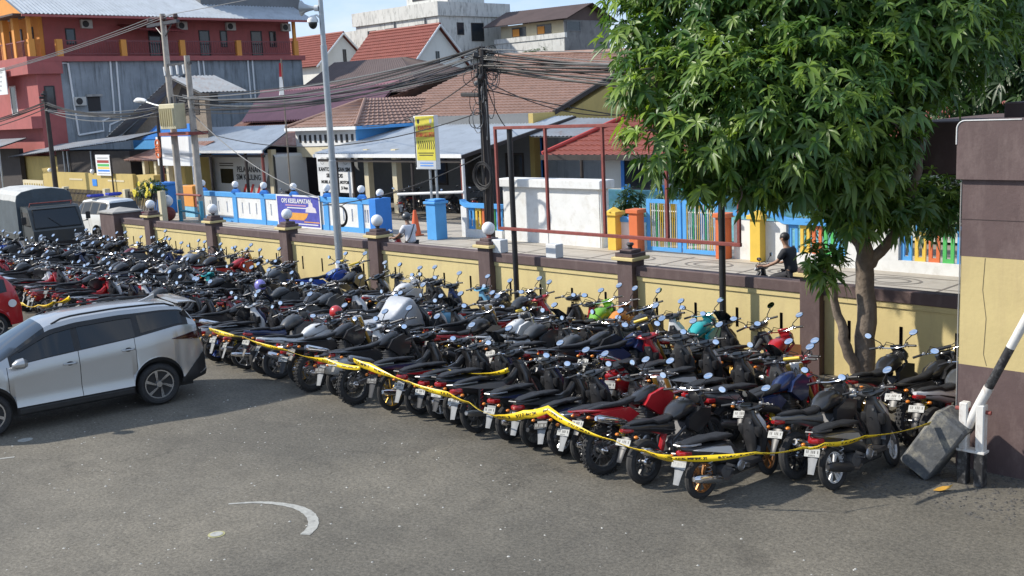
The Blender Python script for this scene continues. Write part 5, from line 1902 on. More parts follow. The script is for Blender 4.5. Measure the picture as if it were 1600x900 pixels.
tape(TAPE1, 0.085, 'yellow printed tape from the silver car to the mid front row', 0.03)
tape(TAPE2, 0.115, 'twisted yellow tape sagging along the right half of the front row', 0.02)
tape(TAPE3, 0.075, 'yellow printed tape stretched from the nearest scooter to the counterweight', 0.03)
tape(TAPE4, 0.07, 'thin yellow tape lying over the seats behind the front row', 0.02)
tape(TAPE5, 0.09, 'yellow tape strung behind the red hatchback at the left', 0.06)

# ================================================================== helmets, cover, fallen leaf
def helmet(x, y, z, col, label, rz=0.0, visor=True):
    t = thing('helmet', label, 'helmet', (x, y, z), rz)
    mb = MB().ball((0, 0, 0.12), (0.15, 0.125, 0.14), 20, 14)
    for i, p in enumerate(mb.v):
        if p[2] < 0.03:
            mb.v[i] = (p[0] * 0.95, p[1] * 0.95, 0.02)
    mb.build('shell', col, t, True)
    if visor:
        MB().loft([(0.1, 0, 0.13, 0.095, 0.05), (0.14, 0, 0.125, 0.08, 0.045), (0.158, 0, 0.12, 0.03, 0.025)], 12).build('visor', M_GLASS, t, True)
    MB().torus((0, 0, 0.025), 0.125, 0.014, 'z', 20, 6).build('rim', M_BLACK, t)
    return t


helmet(*HELM1, mat('lilac_helmet', (0.22, 0.2, 0.55), 0.3, var=0.05, coat=0.5), 'lilac helmet hung on a handlebar in the middle row')
helmet(*HELM2, mat('red_helmet', (0.5, 0.03, 0.03), 0.3, var=0.1, coat=0.5), 'red helmet lying beside the grey motorcycle cover')
# motorcycle cover: a sheet draped over one machine of the middle row
M_COVER = mat('silver_grey_cover', (0.42, 0.44, 0.47), 0.45, metal=0.1, var=0.1, scale=3, bump=0.5, bscale=7)
cx, cy = COVER
prof = [(-0.98, 0.62, 0.06), (-0.9, 0.82, 0.16), (-0.6, 0.86, 0.2), (-0.3, 0.82, 0.22), (-0.05, 0.83, 0.24), (0.12, 1.0, 0.3), (0.3, 1.18, 0.36), (0.42, 1.2, 0.36), (0.58, 1.05, 0.28), (0.75, 0.78, 0.2), (0.95, 0.6, 0.1)]
rings = []
for k, (u, zt, hw) in enumerate(prof):
    ring = []
    for j in range(15):
        a = -1 + 2 * j / 14
        fold = 0.025 * sin(k * 2.1 + j * 2.7)
        zz = zt - (0.05 * abs(a) ** 2 if abs(a) < 0.6 else 0.02 + (abs(a) - 0.6) / 0.4 * (zt - 0.42 + 0.06 * sin(k * 1.3)))
        yy = hw * (math.copysign(min(1.0, abs(a) / 0.62), a)) * (1 + 0.12 * max(0, abs(a) - 0.6)) + fold
        ring.append((cx - yy, cy + u, zz + fold * 0.6))
    rings.append(ring)
n_ = 15
mb = MB()
mb.add([p for r in rings for p in r], [(i * n_ + j, i * n_ + j + 1, (i + 1) * n_ + j + 1, (i + 1) * n_ + j) for i in range(len(rings) - 1) for j in range(n_ - 1)])
cvo = mb.build('motorcycle_cover', M_COVER, None, 70)
sd = cvo.modifiers.new('thickness', 'SOLIDIFY')
sd.thickness = 0.006
ss = cvo.modifiers.new('soft', 'SUBSURF')
ss.levels = 1
ss.render_levels = 1
tag(cvo, 'silver grey sheet draped over a motorcycle in the middle row', 'cover')
# fallen leaf
mb = MB()
pts = [(-0.11, 0, 0.012), (-0.05, 0.03, 0.03), (0.02, 0.035, 0.045), (0.08, 0.02, 0.05), (0.13, 0, 0.075), (0.08, -0.025, 0.035), (0.02, -0.035, 0.02), (-0.05, -0.03, 0.012)]
mid = [(-0.05, 0, 0.014), (0.02, 0, 0.02), (0.08, 0, 0.035)]
mb.add(pts + mid, [(0, 1, 8), (1, 2, 9, 8), (2, 3, 10, 9), (3, 4, 10), (4, 5, 10), (5, 6, 9, 10), (6, 7, 8, 9), (7, 0, 8)])
lf_ = mb.build('fallen_leaf', mat('yellow_leaf', (0.55, 0.3, 0.04), 0.6, var=0.2, scale=20), None, True, (-5.3, -4.05, 0.008), (0, 0, 0.8))
tag(lf_, 'curled yellow leaf lying on the asphalt before the counterweight', 'leaf')

# ================================================================== opposite side of the street
M_PINK = mat('salmon_red_wall', (0.38, 0.105, 0.1), 0.8, var=0.12, scale=1.2, stain=0.45, stain_col=(0.22, 0.09, 0.08))
M_ORANGEW = mat('orange_wall', (0.7, 0.3, 0.06), 0.75, var=0.08, scale=1.2)
M_STAINED = mat('stained_grey_plaster', (0.27, 0.3, 0.325), 0.88, var=0.22, scale=0.8, bump=0.3, bscale=12, stain=0.85, stain_col=(0.06, 0.065, 0.07), stain_scale=(1.2, 1.2, 0.12))
M_TIN = mat('grey_roofing_sheet', (0.46, 0.50, 0.54), 0.5, metal=0.25, var=0.12, scale=0.7, stain=0.4, stain_col=(0.2, 0.21, 0.22), stain_scale=(0.6, 0.6, 0.6))
M_TINOLD = mat('old_roofing_sheet', (0.32, 0.34, 0.36), 0.6, metal=0.2, var=0.18, scale=1.0, stain=0.6, stain_col=(0.22, 0.11, 0.07), stain_scale=(1, 1, 1))
M_TINRUST = mat('rusted_roofing_sheet', (0.3, 0.15, 0.11), 0.7, var=0.25, scale=1.2, stain=0.6, stain_col=(0.5, 0.47, 0.44), stain_scale=(3, 0.6, 1))
M_TILEBR = mat('brown_roof_tile', (0.3, 0.185, 0.145), 0.7, var=0.2, scale=1.4, stain=0.35, stain_col=(0.1, 0.07, 0.06), stain_scale=(1, 1, 1))
M_TILERED = mat('red_roof_tile', (0.26, 0.07, 0.05), 0.65, var=0.18, scale=1.6)
M_PURPLE = mat('purple_roofing_sheet', (0.22, 0.11, 0.135), 0.55, var=0.15, scale=1.0)
M_DKROOF = mat('dark_brown_roof', (0.085, 0.055, 0.05), 0.7, var=0.2, scale=0.8)
M_DARKWALL = mat('dark_timber_wall', (0.04, 0.032, 0.03), 0.8, var=0.25, scale=3)
M_CREAM = mat('cream_wall', (0.62, 0.55, 0.38), 0.8, var=0.08, scale=1.2, stain=0.3, stain_col=(0.36, 0.31, 0.22))
M_OCHRE = mat('yellow_ochre_wall', (0.5, 0.38, 0.13), 0.8, var=0.1, scale=1.0, stain=0.35, stain_col=(0.26, 0.2, 0.09))
M_GREYW = mat('dark_grey_wall', (0.16, 0.17, 0.18), 0.8, var=0.15, scale=1.2)  # one even dark grey for walls, pipes and window frames
M_WHITEW = mat('white_house_wall', (0.66, 0.66, 0.62), 0.8, var=0.06, scale=1.0, stain=0.25, stain_col=(0.45, 0.43, 0.38))
M_OLDWHITE = mat('mouldy_white_wall', (0.6, 0.6, 0.57), 0.85, var=0.1, scale=0.8, stain=0.9, stain_col=(0.16, 0.16, 0.15), stain_scale=(1.6, 1.6, 0.4))
M_SHADESIDE = mat('shaded_side_wall', (0.2, 0.2, 0.2), 0.88, var=0.25, scale=0.8, stain=0.8, stain_col=(0.04, 0.04, 0.045), stain_scale=(0.7, 0.7, 0.3))  # shade of the side turned from the sun, painted in, with dark blotches
M_WIN = mat('window_glass', (0.02, 0.026, 0.035), 0.08, var=0.2, scale=2, spec=0.6)
M_AC = mat('air_conditioner_case', (0.5, 0.49, 0.45), 0.6, var=0.06)


def window(parent, axis, at, a0, a1, z0, z1, frame=M_WHITE, pane=M_WIN, name='window', fr=0.07, out=-1):
    """window with frame and pane on a wall: axis 'y' = wall facing -y at y=at spanning x, 'x' = wall facing +x at x=at spanning y"""
    mb = MB()
    for (p0, p1, q0, q1) in ((a0, a1, z0, z0 + fr), (a0, a1, z1 - fr, z1), (a0, a0 + fr, z0 + fr, z1 - fr), (a1 - fr, a1, z0 + fr, z1 - fr)):
        if axis == 'y':
            mb.bx(p0, p1, at - 0.05, at - 0.003, q0, q1)
        else:
            mb.bx(at + 0.003, at + 0.05, p0, p1, q0, q1)
    w_ = mb.build(name, frame, parent)
    if axis == 'y':
        MB().bx(a0 + fr, a1 - fr, at - 0.02, at - 0.004, z0 + fr, z1 - fr).build('pane', pane, w_)
    else:
        MB().bx(at + 0.004, at + 0.02, a0 + fr, a1 - fr, z0 + fr, z1 - fr).build('pane', pane, w_)
    return w_


def aircon(parent, x, y, z, axis='x'):
    if axis == 'x':
        o = MB().bx(0, 0.3, -0.4, 0.4, -0.3, 0.3, 0.02).build('air_conditioner', M_AC, parent, loc=(x, y, z))
        MB().cyl((0.301, -0.1, 0), (0.325, -0.1, 0), 0.23, None, 18).build('fan_grille', M_TRIM, o)
    else:
        o = MB().bx(-0.4, 0.4, -0.3, 0, -0.3, 0.3, 0.02).build('air_conditioner', M_AC, parent, loc=(x, y, z))
        MB().cyl((-0.1, -0.301, 0), (-0.1, -0.325, 0), 0.23, None, 18).build('fan_grille', M_TRIM, o)
    return o


# ---- blue and white fence with slits
bf_ = thing('blue_fence', 'blue and white masonry fence with narrow slits across the street', 'fence', (0, 9.0, 0.09))
piers = [-46.3, -43.35, -41.0, -38.7, -36.3, -34.0]
ends = piers + [-33.0]
MB().bx(-46.4, -33.0, -0.1, 0.1, 0.0, 0.2).build('plinth', M_LBLUE, bf_)
MB().bx(-46.4, -33.0, -0.12, 0.12, 1.13, 1.34, 0.01).build('top_rail', M_LBLUE, bf_)
for i, x in enumerate(piers):
    p_ = MB().bx(x - 0.16, x + 0.16, -0.125, 0.125, 0.0, 1.128).build('pier', M_LBLUE, bf_)
    MB().tube([(x, 0, 1.342), (x, 0, 1.44), (x, 0, 1.5)], [0.26, 0.2, 0.12], 4).build('pier_cap', M_BLUE, p_)
    x2 = ends[i + 1] - 0.16 if i + 1 < len(piers) else -33.32
    n = 3
    e = x + 0.16
    mb = MB()
    for k in range(n):
        c = x + 0.16 + (x2 - x - 0.16) * (k + 0.75) / (n + 0.5)
        mb.bx(e, c - 0.045, -0.08, 0.08, 0.2, 1.13)
        mb.bx(c - 0.045, c + 0.045, -0.08, 0.08, 0.2, 0.42)
        mb.bx(c - 0.045, c + 0.045, -0.08, 0.08, 0.92, 1.13)
        MB().bx(c - 0.045, c + 0.045, -0.02, 0.02, 0.42, 0.92).build('slit_back', M_BLUE, bf_)
        e = c + 0.045
    mb.bx(e, x2, -0.08, 0.08, 0.2, 1.13)
    mb.build('panel', M_OFFWHITE, bf_)
MB().bx(-33.32, -32.9, -0.2, 0.55, 0.0, 1.36, 0.01).build('end_pier', M_BLUE, bf_)
for i, x in enumerate(piers):
    t = thing('globe_lamp', 'small white globe lamp on the blue fence, %s from the left' % ordn[i], 'lamp', (x, 9.0, 1.59), group='globe lamps on the blue fence')
    MB().cyl((0, 0, 0), (0, 0, 0.08), 0.06, 0.07, 10).build('neck', M_BLACK, t)
    MB().ball((0, 0, 0.2), 0.15, 18, 12).build('globe', M_GLOBE, t, True)
t = thing('globe_lamp', 'white globe lamp on the end pier of the blue fence by the driveway', 'lamp', (-33.1, 9.2, 1.45), group='globe lamps on the blue fence')
MB().cyl((0, 0, 0), (0, 0, 0.08), 0.06, 0.07, 10).build('neck', M_BLACK, t)
MB().ball((0, 0, 0.2), 0.15, 18, 12).build('globe', M_GLOBE, t, True)
# banner on the fence
bn = thing('safety_banner', 'blue printed banner with a uniformed figure hung on the blue fence', 'banner', (-38.25, 8.86, 0.84))
M_BAN = mat('banner_blue', (0.07, 0.08, 0.42), 0.5, var=0.3, scale=3)
MB().bx(-1.6, 1.6, -0.012, 0, -0.74, 0.62).build('border', M_WHITE, bn)
MB().bx(-1.53, 1.53, -0.016, -0.011, -0.67, 0.55).build('sheet', M_BAN, bn)
lettering('OPS KESELAMATAN', 0.26, M_WHITE, 'lettering', bn, (-0.1, -0.02, 0.36), sx=0.95, bold=0.006)
MB().bx(-0.9, 0.6, -0.02, -0.0155, 0.16, 0.21).build('text_line', mat('banner_pink', (0.55, 0.3, 0.45), 0.5), bn)
MB().bx(-0.8, 0.7, -0.02, -0.0155, 0.06, 0.1).build('text_line', M_WHITE, bn)
MB().prism([(-0.7, -0.12), (0.75, -0.12), (0.6, -0.3), (0.4, -0.42), (-0.75, -0.42)], -0.02, -0.0155).build('orange_band', mat('banner_orange', (0.7, 0.33, 0.06), 0.5), bn)
MB().prism([(0.55, -0.08), (0.62, 0.12), (0.8, 0.16), (0.82, 0.3), (0.95, 0.36), (1.08, 0.3), (1.1, 0.16), (1.28, 0.1), (1.34, -0.08)], -0.021, -0.0155).build('figure', mat('banner_pale_figure', (0.66, 0.62, 0.66), 0.5), bn)
MB().bx(0.4, 1.5, -0.02, -0.0155, -0.5, -0.46).build('text_line', mat('banner_orange', (0, 0, 0)), bn)
MB().bx(-1.4, 1.4, -0.02, -0.0155, -0.6, -0.56).build('text_line', M_WHITE, bn)

# ---- left of it: big blue pillar, grey wall, painted box, blue pipe frame
t = thing('blue_gate_pillar', 'tall dark blue gate pillar with a flat cap beside the grey wall', 'pillar', (-52.1, 10.0, 0.09))
MB().bx(-0.6, 0.6, -0.35, 0.35, 0, 1.42, 0.02).build('shaft', M_BLUE, t)
MB().bx(-0.68, 0.68, -0.43, 0.43, 1.421, 1.55, 0.03).build('cap', M_BLUE, t)
t = thing('grey_wall', 'bare grey concrete wall right of the tall blue pillar', 'wall', (0, 0, 0.09))
MB().bx(-51.4, -49.4, 10.6, 10.8, 0, 1.3).build('panel', M_CONC, t)
MB().bx(-51.45, -49.35, 10.56, 10.84, 1.301, 1.36, 0.01).build('coping', M_CONC, t)
t = thing('painted_box', 'orange and light blue painted masonry box by the transformer', 'box', (-48.3, 9.6, 0.09))
MB().bx(-0.55, 0.55, -0.35, 0.35, 0.0, 0.5).build('lower_part', mat('pale_blue_paint', (0.2, 0.48, 0.68), 0.6), t)
MB().bx(-0.55, 0.55, -0.35, 0.35, 0.501, 1.5, 0.02).build('upper_part', M_ORANGEW, t)
MB().bx(0.551, 0.75, -0.3, 0.3, 0.5, 0.95).build('red_panel', M_RUST, t)
t = thing('pipe_frame', 'blue pipe frame standing around the transformer poles', 'frame', (-46.2, 8.0, 0.09))
M_TEAL = mat('teal_pipe_paint', (0.04, 0.25, 0.38), 0.5, var=0.15)
for x in (-0.55, 1.45):
    MB().cyl((x, 0, 0), (x, 0, 1.0), 0.09, None, 10).build('post', M_TEAL, t)
MB().cyl((-0.55, 0, 0.5), (1.45, 0, 0.42), 0.05, None, 8).build('rail', M_TEAL, t)
MB().cyl((-0.75, 0, 1.25), (1.5, 0, 1.25), 0.05, None, 8).build('rail', M_RUST, t)
t = thing('globe_lamp', 'white globe lamp on a red ball base beside the tall blue pillar', 'lamp', (-47.4, 7.7, 0.09))
MB().ball((0, 0, 0.35), (0.36, 0.36, 0.34), 14, 10).build('base', M_RUST, t, True)
MB().ball((0, 0, 0.95), 0.28, 18, 12).build('globe', M_GLOBE, t, True)

# ---- driveway pillar and white fences with coloured slot frames
t = thing('driveway_pillar', 'bright blue square pillar at the right of the office driveway', 'pillar', (-29.62, 9.0, 0.09))
MB().bx(-0.26, 0.26, -0.26, 0.26, 0, 1.28, 0.01).build('shaft', M_LBLUE, t)
MB().bx(-0.33, 0.33, -0.33, 0.33, 1.281, 1.38, 0.02).build('cap', M_LBLUE, t)
MB().bx(-0.27, 0.27, -0.27, 0.27, 1.381, 1.45, 0.02).build('cap', M_LBLUE, t)


def slot_frame(parent, x, y, z, m, me=[None]):
    if me[0] is None:
        mb = MB()
        mb.bx(-0.14, 0.14, -0.03, 0.03, 0, 0.1)
        mb.bx(-0.14, 0.14, -0.03, 0.03, 0.66, 0.76)
        mb.bx(-0.14, -0.055, -0.03, 0.03, 0.1, 0.66)
        mb.bx(0.055, 0.14, -0.03, 0.03, 0.1, 0.66)
        me[0] = mb.mesh('slot_frame', M_LBLUE)
    o = link('slot_frame', me[0], parent, (x, y, z))
    o.material_slots[0].link = 'OBJECT'
    o.material_slots[0].material = m
    return o


def play_fence(x0, x1, groups, label, y=10.0):
    """white masonry fence with groups of open coloured frames under a wavy blue rail"""
    t = thing('school_fence', label, 'fence', (0, y, 0.09))
    MB().bx(x0, x1, -0.1, 0.1, 0, 0.3).build('plinth', M_OFFWHITE, t)
    e = x0
    cols = [M_LBLUE, M_PYEL, M_PORA, M_PGRN, M_LBLUE]
    for (g0, n) in groups:
        g1 = g0 + n * 0.36
        if g0 > e:
            MB().bx(e, g0, -0.1, 0.1, 0.301, 1.12).build('panel', M_OFFWHITE, t)
        for k in range(n):
            slot_frame(t, g0 + 0.18 + 0.36 * k, 0, 0.301, cols[k % 5])
        e = g1
    if e < x1:
        MB().bx(e, x1, -0.1, 0.1, 0.301, 1.12).build('panel', M_OFFWHITE, t)
    n = max(6, int((x1 - x0) / 0.12))
    rings = []
    for k in range(n + 1):
        x = x0 + (x1 - x0) * k / n
        up = 0.16
        for (g0, m_) in groups:
            c, h = g0 + m_ * 0.18, m_ * 0.18 + 0.1
            if abs(x - c) < h + 0.25:
                up = 0.16 * min(1, max(0, (abs(x - c) - h) / 0.25))
                break
        z = 1.08 + up
        rings.append([(x, -0.13, z), (x, 0.13, z), (x, 0.13, z + 0.15), (x, -0.13, z + 0.15)])
    MB().rings(rings).build('wavy_rail', M_LBLUE, t)
    return t


play_fence(-29.3, -27.2, [(-29.0, 5)], 'white fence with coloured slot frames between blue pillar and white box')
t = thing('white_box_wall', 'plain white masonry box with a thick top slab behind the billboard frame', 'wall', (0, 0, 0.09))
MB().bx(-27.05, -22.6, 9.9, 10.3, 0, 1.88).build('body', M_OFFWHITE, t)
MB().bx(-27.2, -22.45, 9.72, 10.45, 1.881, 2.16, 0.02).build('top_slab', M_OFFWHITE, t)
for x in (-26.9, -25.3, -23.0):
    MB().bx(x, x + 0.35, 9.88, 9.899, 0, 1.87).build('pilaster', M_OFFWHITE, t)
t = thing('school_fence', 'short white fence with blue rail between white box and yellow pillar', 'fence', (0, 10, 0.09))
MB().bx(-22.3, -20.95, -0.1, 0.1, 0, 0.88).build('panel', M_OFFWHITE, t)
MB().bx(-22.3, -20.95, -0.14, 0.14, 0.881, 1.03, 0.01).build('rail', M_LBLUE, t)


def post(x, m, h, label, pointed=False, w=0.17):
    t = thing('gate_post', label, 'post', (x, 9.8, 0.09))
    MB().bx(-w, w, -w, w, 0, h, 0.01).build('shaft', m, t)
    mb = MB().bx(-w - 0.07, w + 0.07, -w - 0.07, w + 0.07, h + 0.001, h + 0.12, 0.01)
    mb.build('cap', m, t)
    if pointed:
        MB().tube([(0, 0, h + 0.121), (0, 0, h + 0.25)], [0.3, 0.03], 4).build('pyramid', m, t)


post(-21.95, M_PYEL, 1.1, 'yellow post with pointed cap left of the blue gate', True)
post(-21.08, M_PORA, 1.2, 'orange red post at the left side of the blue gate')
post(-17.88, M_PORA, 1.2, 'orange red post at the right side of the blue gate')
post(-16.72, M_PYEL, 1.2, 'yellow post beside the white fence right of the blue gate', True)
gt = thing('school_gate', 'double leaf blue gate with thin coloured bars', 'gate', (0, 9.95, 0.1))
cols = [M_PYEL, M_OFFWHITE, M_OFFWHITE, M_PGRN, M_OFFWHITE, M_PYEL]
for (a, b) in ((-20.78, -19.48), (-19.42, -18.12)):
    mb = MB()
    for (p, q_, r, s_) in ((a, b, 0.04, 0.16), (a, b, 1.5, 1.62), (a, a + 0.13, 0.16, 1.5), (b - 0.13, b, 0.16, 1.5)):
        mb.bx(p, q_, -0.03, 0.03, r, s_)
    lf2 = mb.build('gate_leaf', M_LBLUE, gt)
    for z in (0.42, 1.25):
        MB().bx(a + 0.13, b - 0.13, -0.012, 0.012, z, z + 0.035).build('cross_bar', M_OFFWHITE, lf2)
    n = 14
    for k in range(n):
        x = a + 0.13 + (b - a - 0.26) * (k + 0.5) / n
        MB().cyl((x, -0.02, 0.16), (x, -0.02, 1.5), 0.014, None, 6).build('bar', cols[k % 6], lf2)
play_fence(-17.6, -4.5, [(-15.9, 5), (-12.65, 5), (-9.4, 5), (-6.5, 5)], 'long white fence with coloured slot frames behind the tree')
# mural wall and small house behind the gate
t = thing('mural_wall', 'low wall painted with a blue and green landscape behind the gate', 'wall', (0, 13.0, 0.09))
M_MUR = mat('mural_paint', (0.18, 0.48, 0.6), 0.7, var=0.3, scale=2, stain=0.9, stain_col=(0.08, 0.3, 0.1), stain_scale=(0.7, 0.7, 1.6))
MB().bx(-25.4, -14.0, 0, 0.15, 0, 1.55).build('panel', M_MUR, t)
for x in (-25.2, -24.0, -22.5, -20.9):
    MB().bx(x - 0.1, x + 0.1, -0.05, -0.001, 0, 1.75).build('post', M_LBLUE, t)
hs = thing('small_white_house', 'small white house with blue window and red tiled roof behind the school fence', 'house')
MB().bx(-27.2, -12.0, 15.5, 22.0, 0.09, 3.1).build('wall', M_WHITEW, hs)
window(hs, 'y', 15.5, -26.35, -24.6, 1.0, 2.72, M_BLUE, M_WIN, fr=0.16)
window(hs, 'y', 15.5, -23.6, -21.9, 1.0, 2.72, mat('teal_frame', (0.03, 0.35, 0.33), 0.5), M_WIN, fr=0.16)
mb = MB()
corrugated(mb, (-29.6, 14.6, 2.72), (-11.5, 14.6, 2.72), (-27.5, 18.7, 4.35), (-13, 18.7, 4.35), 60, 0.025, 10, 0.04, 3)
rf = mb.build('roof', M_TILERED, hs)
mb = MB()
corrugated(mb, (-29.6, 22.8, 2.72), (-29.6, 14.6, 2.72), (-27.5, 18.8, 4.35), (-27.5, 18.7, 4.35), 24, 0.025, 10, 0.04, 3)
mb.build('roof_hip', M_TILERED, hs)
MB().tube([(-29.6, 14.6, 2.8), (-27.5, 18.7, 4.45)], 0.09, 8).build('ridge_tile', mat('red_ridge_tile', (0.45, 0.06, 0.05), 0.6), rf)
MB().bx(-29.6, -11.5, 14.5, 14.58, 2.55, 2.75).build('fascia', M_DARKWALL, rf)

# ================================================================== office with tiled roof and tin canopy
of = thing('tiled_office', 'long office with brown tiled roof and grey tin canopy across the street', 'building')
MB().bx(-50.5, -35.2, 19.6, 30.0, 0.09, 4.3).build('wall', M_GREYW, of)
MB().bx(-35.19, -34.9, 19.6, 36.0, 0.09, 4.3).build('side_wall', M_OCHRE, of)
MB().prism([(21.3, 4.0), (29.3, 7.0), (37.0, 4.0)], -35.5, -34.92, 'yz').build('gable_wall', M_OCHRE, of)
mb = MB()
corrugated(mb, (-47.6, 20.3, 4.35), (-35.0, 20.9, 4.15), (-46.8, 28.9, 7.5), (-35.0, 28.9, 7.1), 42, 0.02, 24, 0.055, 3)
rf = mb.build('main_roof', M_TILEBR, of)
mb = MB()
corrugated(mb, (-35.0, 37.0, 4.15), (-47.6, 37.0, 4.3), (-35.0, 28.95, 7.1), (-46.8, 28.95, 7.5), 42, 0.02, 4, 0.055, 3)
mb.build('rear_roof', M_TILEBR, of)
mb = MB()
corrugated(mb, (-53.5, 30.0, 4.3), (-50.0, 19.0, 4.3), (-46.9, 28.95, 7.5), (-46.8, 28.9, 7.5), 34, 0.02, 20, 0.05, 3)
mb.build('roof_hip', M_TILEBR, of)
MB().box((-34.95, 25.1, 5.78), (0.16, 8.6, 0.2), (radians(20.5), 0, 0)).build('barge_board', M_DARKWALL, rf)
MB().tube([(-46.8, 28.9, 7.58), (-35.0, 28.9, 7.18)], 0.12, 8).build('ridge_tile', M_TILEBR, rf)
# front hipped wing
ex, ey, ez = (-49.6, -43.4), 15.9, 4.02
ap = (-46.6, 19.0, 5.4)
mb = MB()
corrugated(mb, (ex[0], ey, ez), (ex[1], ey, ez), (ap[0] - 0.02, ap[1], ap[2]), (ap[0] + 0.02, ap[1], ap[2]), 18, 0.02, 9, 0.05, 3)
fr_ = mb.build('wing_roof', M_TILEBR, of)
mb = MB()
corrugated(mb, (ex[1], ey, ez), (ex[1], 23.5, ez), (ap[0], ap[1], ap[2]), (ap[0], 23.5, ap[2]), 22, 0.02, 9, 0.05, 3)
mb.build('wing_roof', M_TILEBR, of)
mb = MB()
corrugated(mb, (ex[0], 23.5, ez), (ex[0], ey, ez), (ap[0], 23.5, ap[2]), (ap[0], ap[1], ap[2]), 22, 0.02, 9, 0.05, 3)
mb.build('wing_roof', M_TILEBR, of)
MB().tube([(ex[1], ey, ez + 0.06), ap], 0.09, 8).build('hip_tile', M_TILEBR, fr_)
MB().tube([(ex[0], ey, ez + 0.06), ap], 0.09, 8).build('hip_tile', M_TILEBR, fr_)
MB().bx(ex[0], ex[1] + 0.05, ey - 0.08, ey, ez - 0.14, ez + 0.02).build('eave_board', M_WHITE, fr_)
MB().bx(ex[1], ex[1] + 0.08, ey, 20.0, ez - 0.14, ez + 0.02).build('eave_board', M_LBLUE, fr_)
MB().bx(-49.3, -44.0, 16.3, 19.0, 3.05, 3.9).build('vent_band', M_WHITE, of)
mb = MB()
for k in range(11):
    x = -48.95 + k * 0.46
    mb = MB().bx(x, x + 0.17, 16.27, 16.299, 3.25, 3.65).build('vent_slot', M_TRIM, of)
MB().bx(-49.3, -44.0, 16.32, 18.9, 2.5, 3.049).build('lintel', M_CREAM, of)
MB().bx(-43.99, -43.9, 16.3, 19.6, 2.9, 3.95).build('blue_side', M_LBLUE, of)
for x in (-49.2, -44.6, -41.0, -38.9):
    MB().bx(x - 0.16, x + 0.16, 14.55, 14.85, 0.09, 3.0).build('column', M_CREAM, of)
# canopy
mb = MB()
corrugated(mb, (-44.2, 13.9, 2.86), (-33.55, 13.9, 2.76), (-44.2, 21.0, 4.2), (-33.55, 21.0, 4.1), 52, 0.02, 1, 0, 4)
cn = mb.build('canopy_roof', M_TIN, of)
MB().bx(-44.2, -33.5, 13.82, 13.9, 2.66, 2.82).build('canopy_fascia', M_WHITE, cn)
MB().box((-33.5, 17.4, 3.36), (0.06, 7.25, 0.14), (radians(10.6), 0, 0)).build('canopy_edge', M_DARKWALL, cn)
MB().bx(-44.0, -33.7, 13.95, 14.03, 2.45, 2.57).build('canopy_beam', M_DARKWALL, cn)
for x in (-42.6, -37.0, -33.75):
    MB().cyl((x, 14.05, 0.09), (x, 14.05, 2.6), 0.06, None, 8).build('canopy_post', M_RUST if x > -35 else M_DARKWALL, cn)
MB().cyl((-33.55, 13.95, 0.09), (-33.55, 13.95, 2.62), 0.07, None, 10).build('downpipe', M_WHITE, cn)
MB().tube([(-33.55, 13.9, 1.25), (-36.8, 13.0, 1.15)], 0.06, 8).build('rail_pipe', M_WHITE, cn)
for (x0, x1) in ((-42.2, -41.0), (-39.8, -38.2), (-36.8, -35.6)):
    window(of, 'y', 19.6, x0, x1, 0.9, 2.5, M_DARKWALL, M_WIN, 'door', 0.1)
for k in range(4):
    window(of, 'x', -35.19 + 0.29, 20.2 + k * 0.9, 20.6 + k * 0.9, 2.5, 3.3, M_DARKWALL, M_WIN, 'vent_opening', 0.05)
MB().bx(-34.9, -34.5, 20.0, 20.9, 0.09, 3.9).build('blue_pier', M_BLUE, of)
# side shed in the gap, dark grey with a tin awning
mb = MB()
corrugated(mb, (-33.4, 17.8, 3.35), (-30.3, 17.8, 3.3), (-33.4, 21.0, 4.0), (-30.3, 21.0, 3.9), 14, 0.02, 1, 0, 4)
mb.build('awning_roof', M_TINOLD, of)
MB().bx(-34.8, -28.5, 20.0, 20.2, 0.09, 3.2).build('rear_screen', M_STAINED, of)
MB().cyl((-30.5, 17.9, 0.09), (-30.5, 17.9, 3.3), 0.07, None, 8).build('awning_post', M_DARKWALL, of)
# white notice board at the office entrance
t = thing('office_signboard', 'large white signboard with black lettering before the office entrance', 'sign', (-43.35, 14.45, 0.09))
MB().bx(-1.42, 1.42, -0.04, 0.04, 0.85, 2.72).build('panel', M_WHITE, t)
for x in (-1.2, 1.2):
    MB().bx(x - 0.12, x + 0.12, -0.04, 0.04, 0, 0.849).build('leg', M_WHITE, t)
MB().bx(1.421, 1.52, -0.06, 0.06, 0, 2.8).build('frame_post', M_DARKWALL, t)
lettering('KANTOR URUSAN SIM', 0.26, M_INK, 'lettering', t, (0, -0.045, 1.95), sx=0.98, bold=0.01)
lettering('SIM KENDIS', 0.26, M_INK, 'lettering', t, (0, -0.045, 1.65), bold=0.01)
lettering('MOBIL & SEPEDA MOTOR', 0.2, M_INK, 'lettering', t, (0, -0.045, 1.34), bold=0.01)
lettering('Jl. Raya', 0.18, M_INK, 'lettering', t, (0.75, -0.045, 1.08), bold=0.008)
M_FAINT = mat('faint_grey_print', (0.4, 0.41, 0.42), 0.6)
for x in (-0.95, 0.95):
    em = MB().torus((x, -0.043, 2.36), 0.16, 0.003, 'y', 20, 4, 0.02)
    em.prism([(x - 0.06, 2.3), (x + 0.06, 2.3), (x + 0.03, 2.5), (x - 0.03, 2.5)], -0.047, -0.041)
    em.build('emblem', M_FAINT, t)
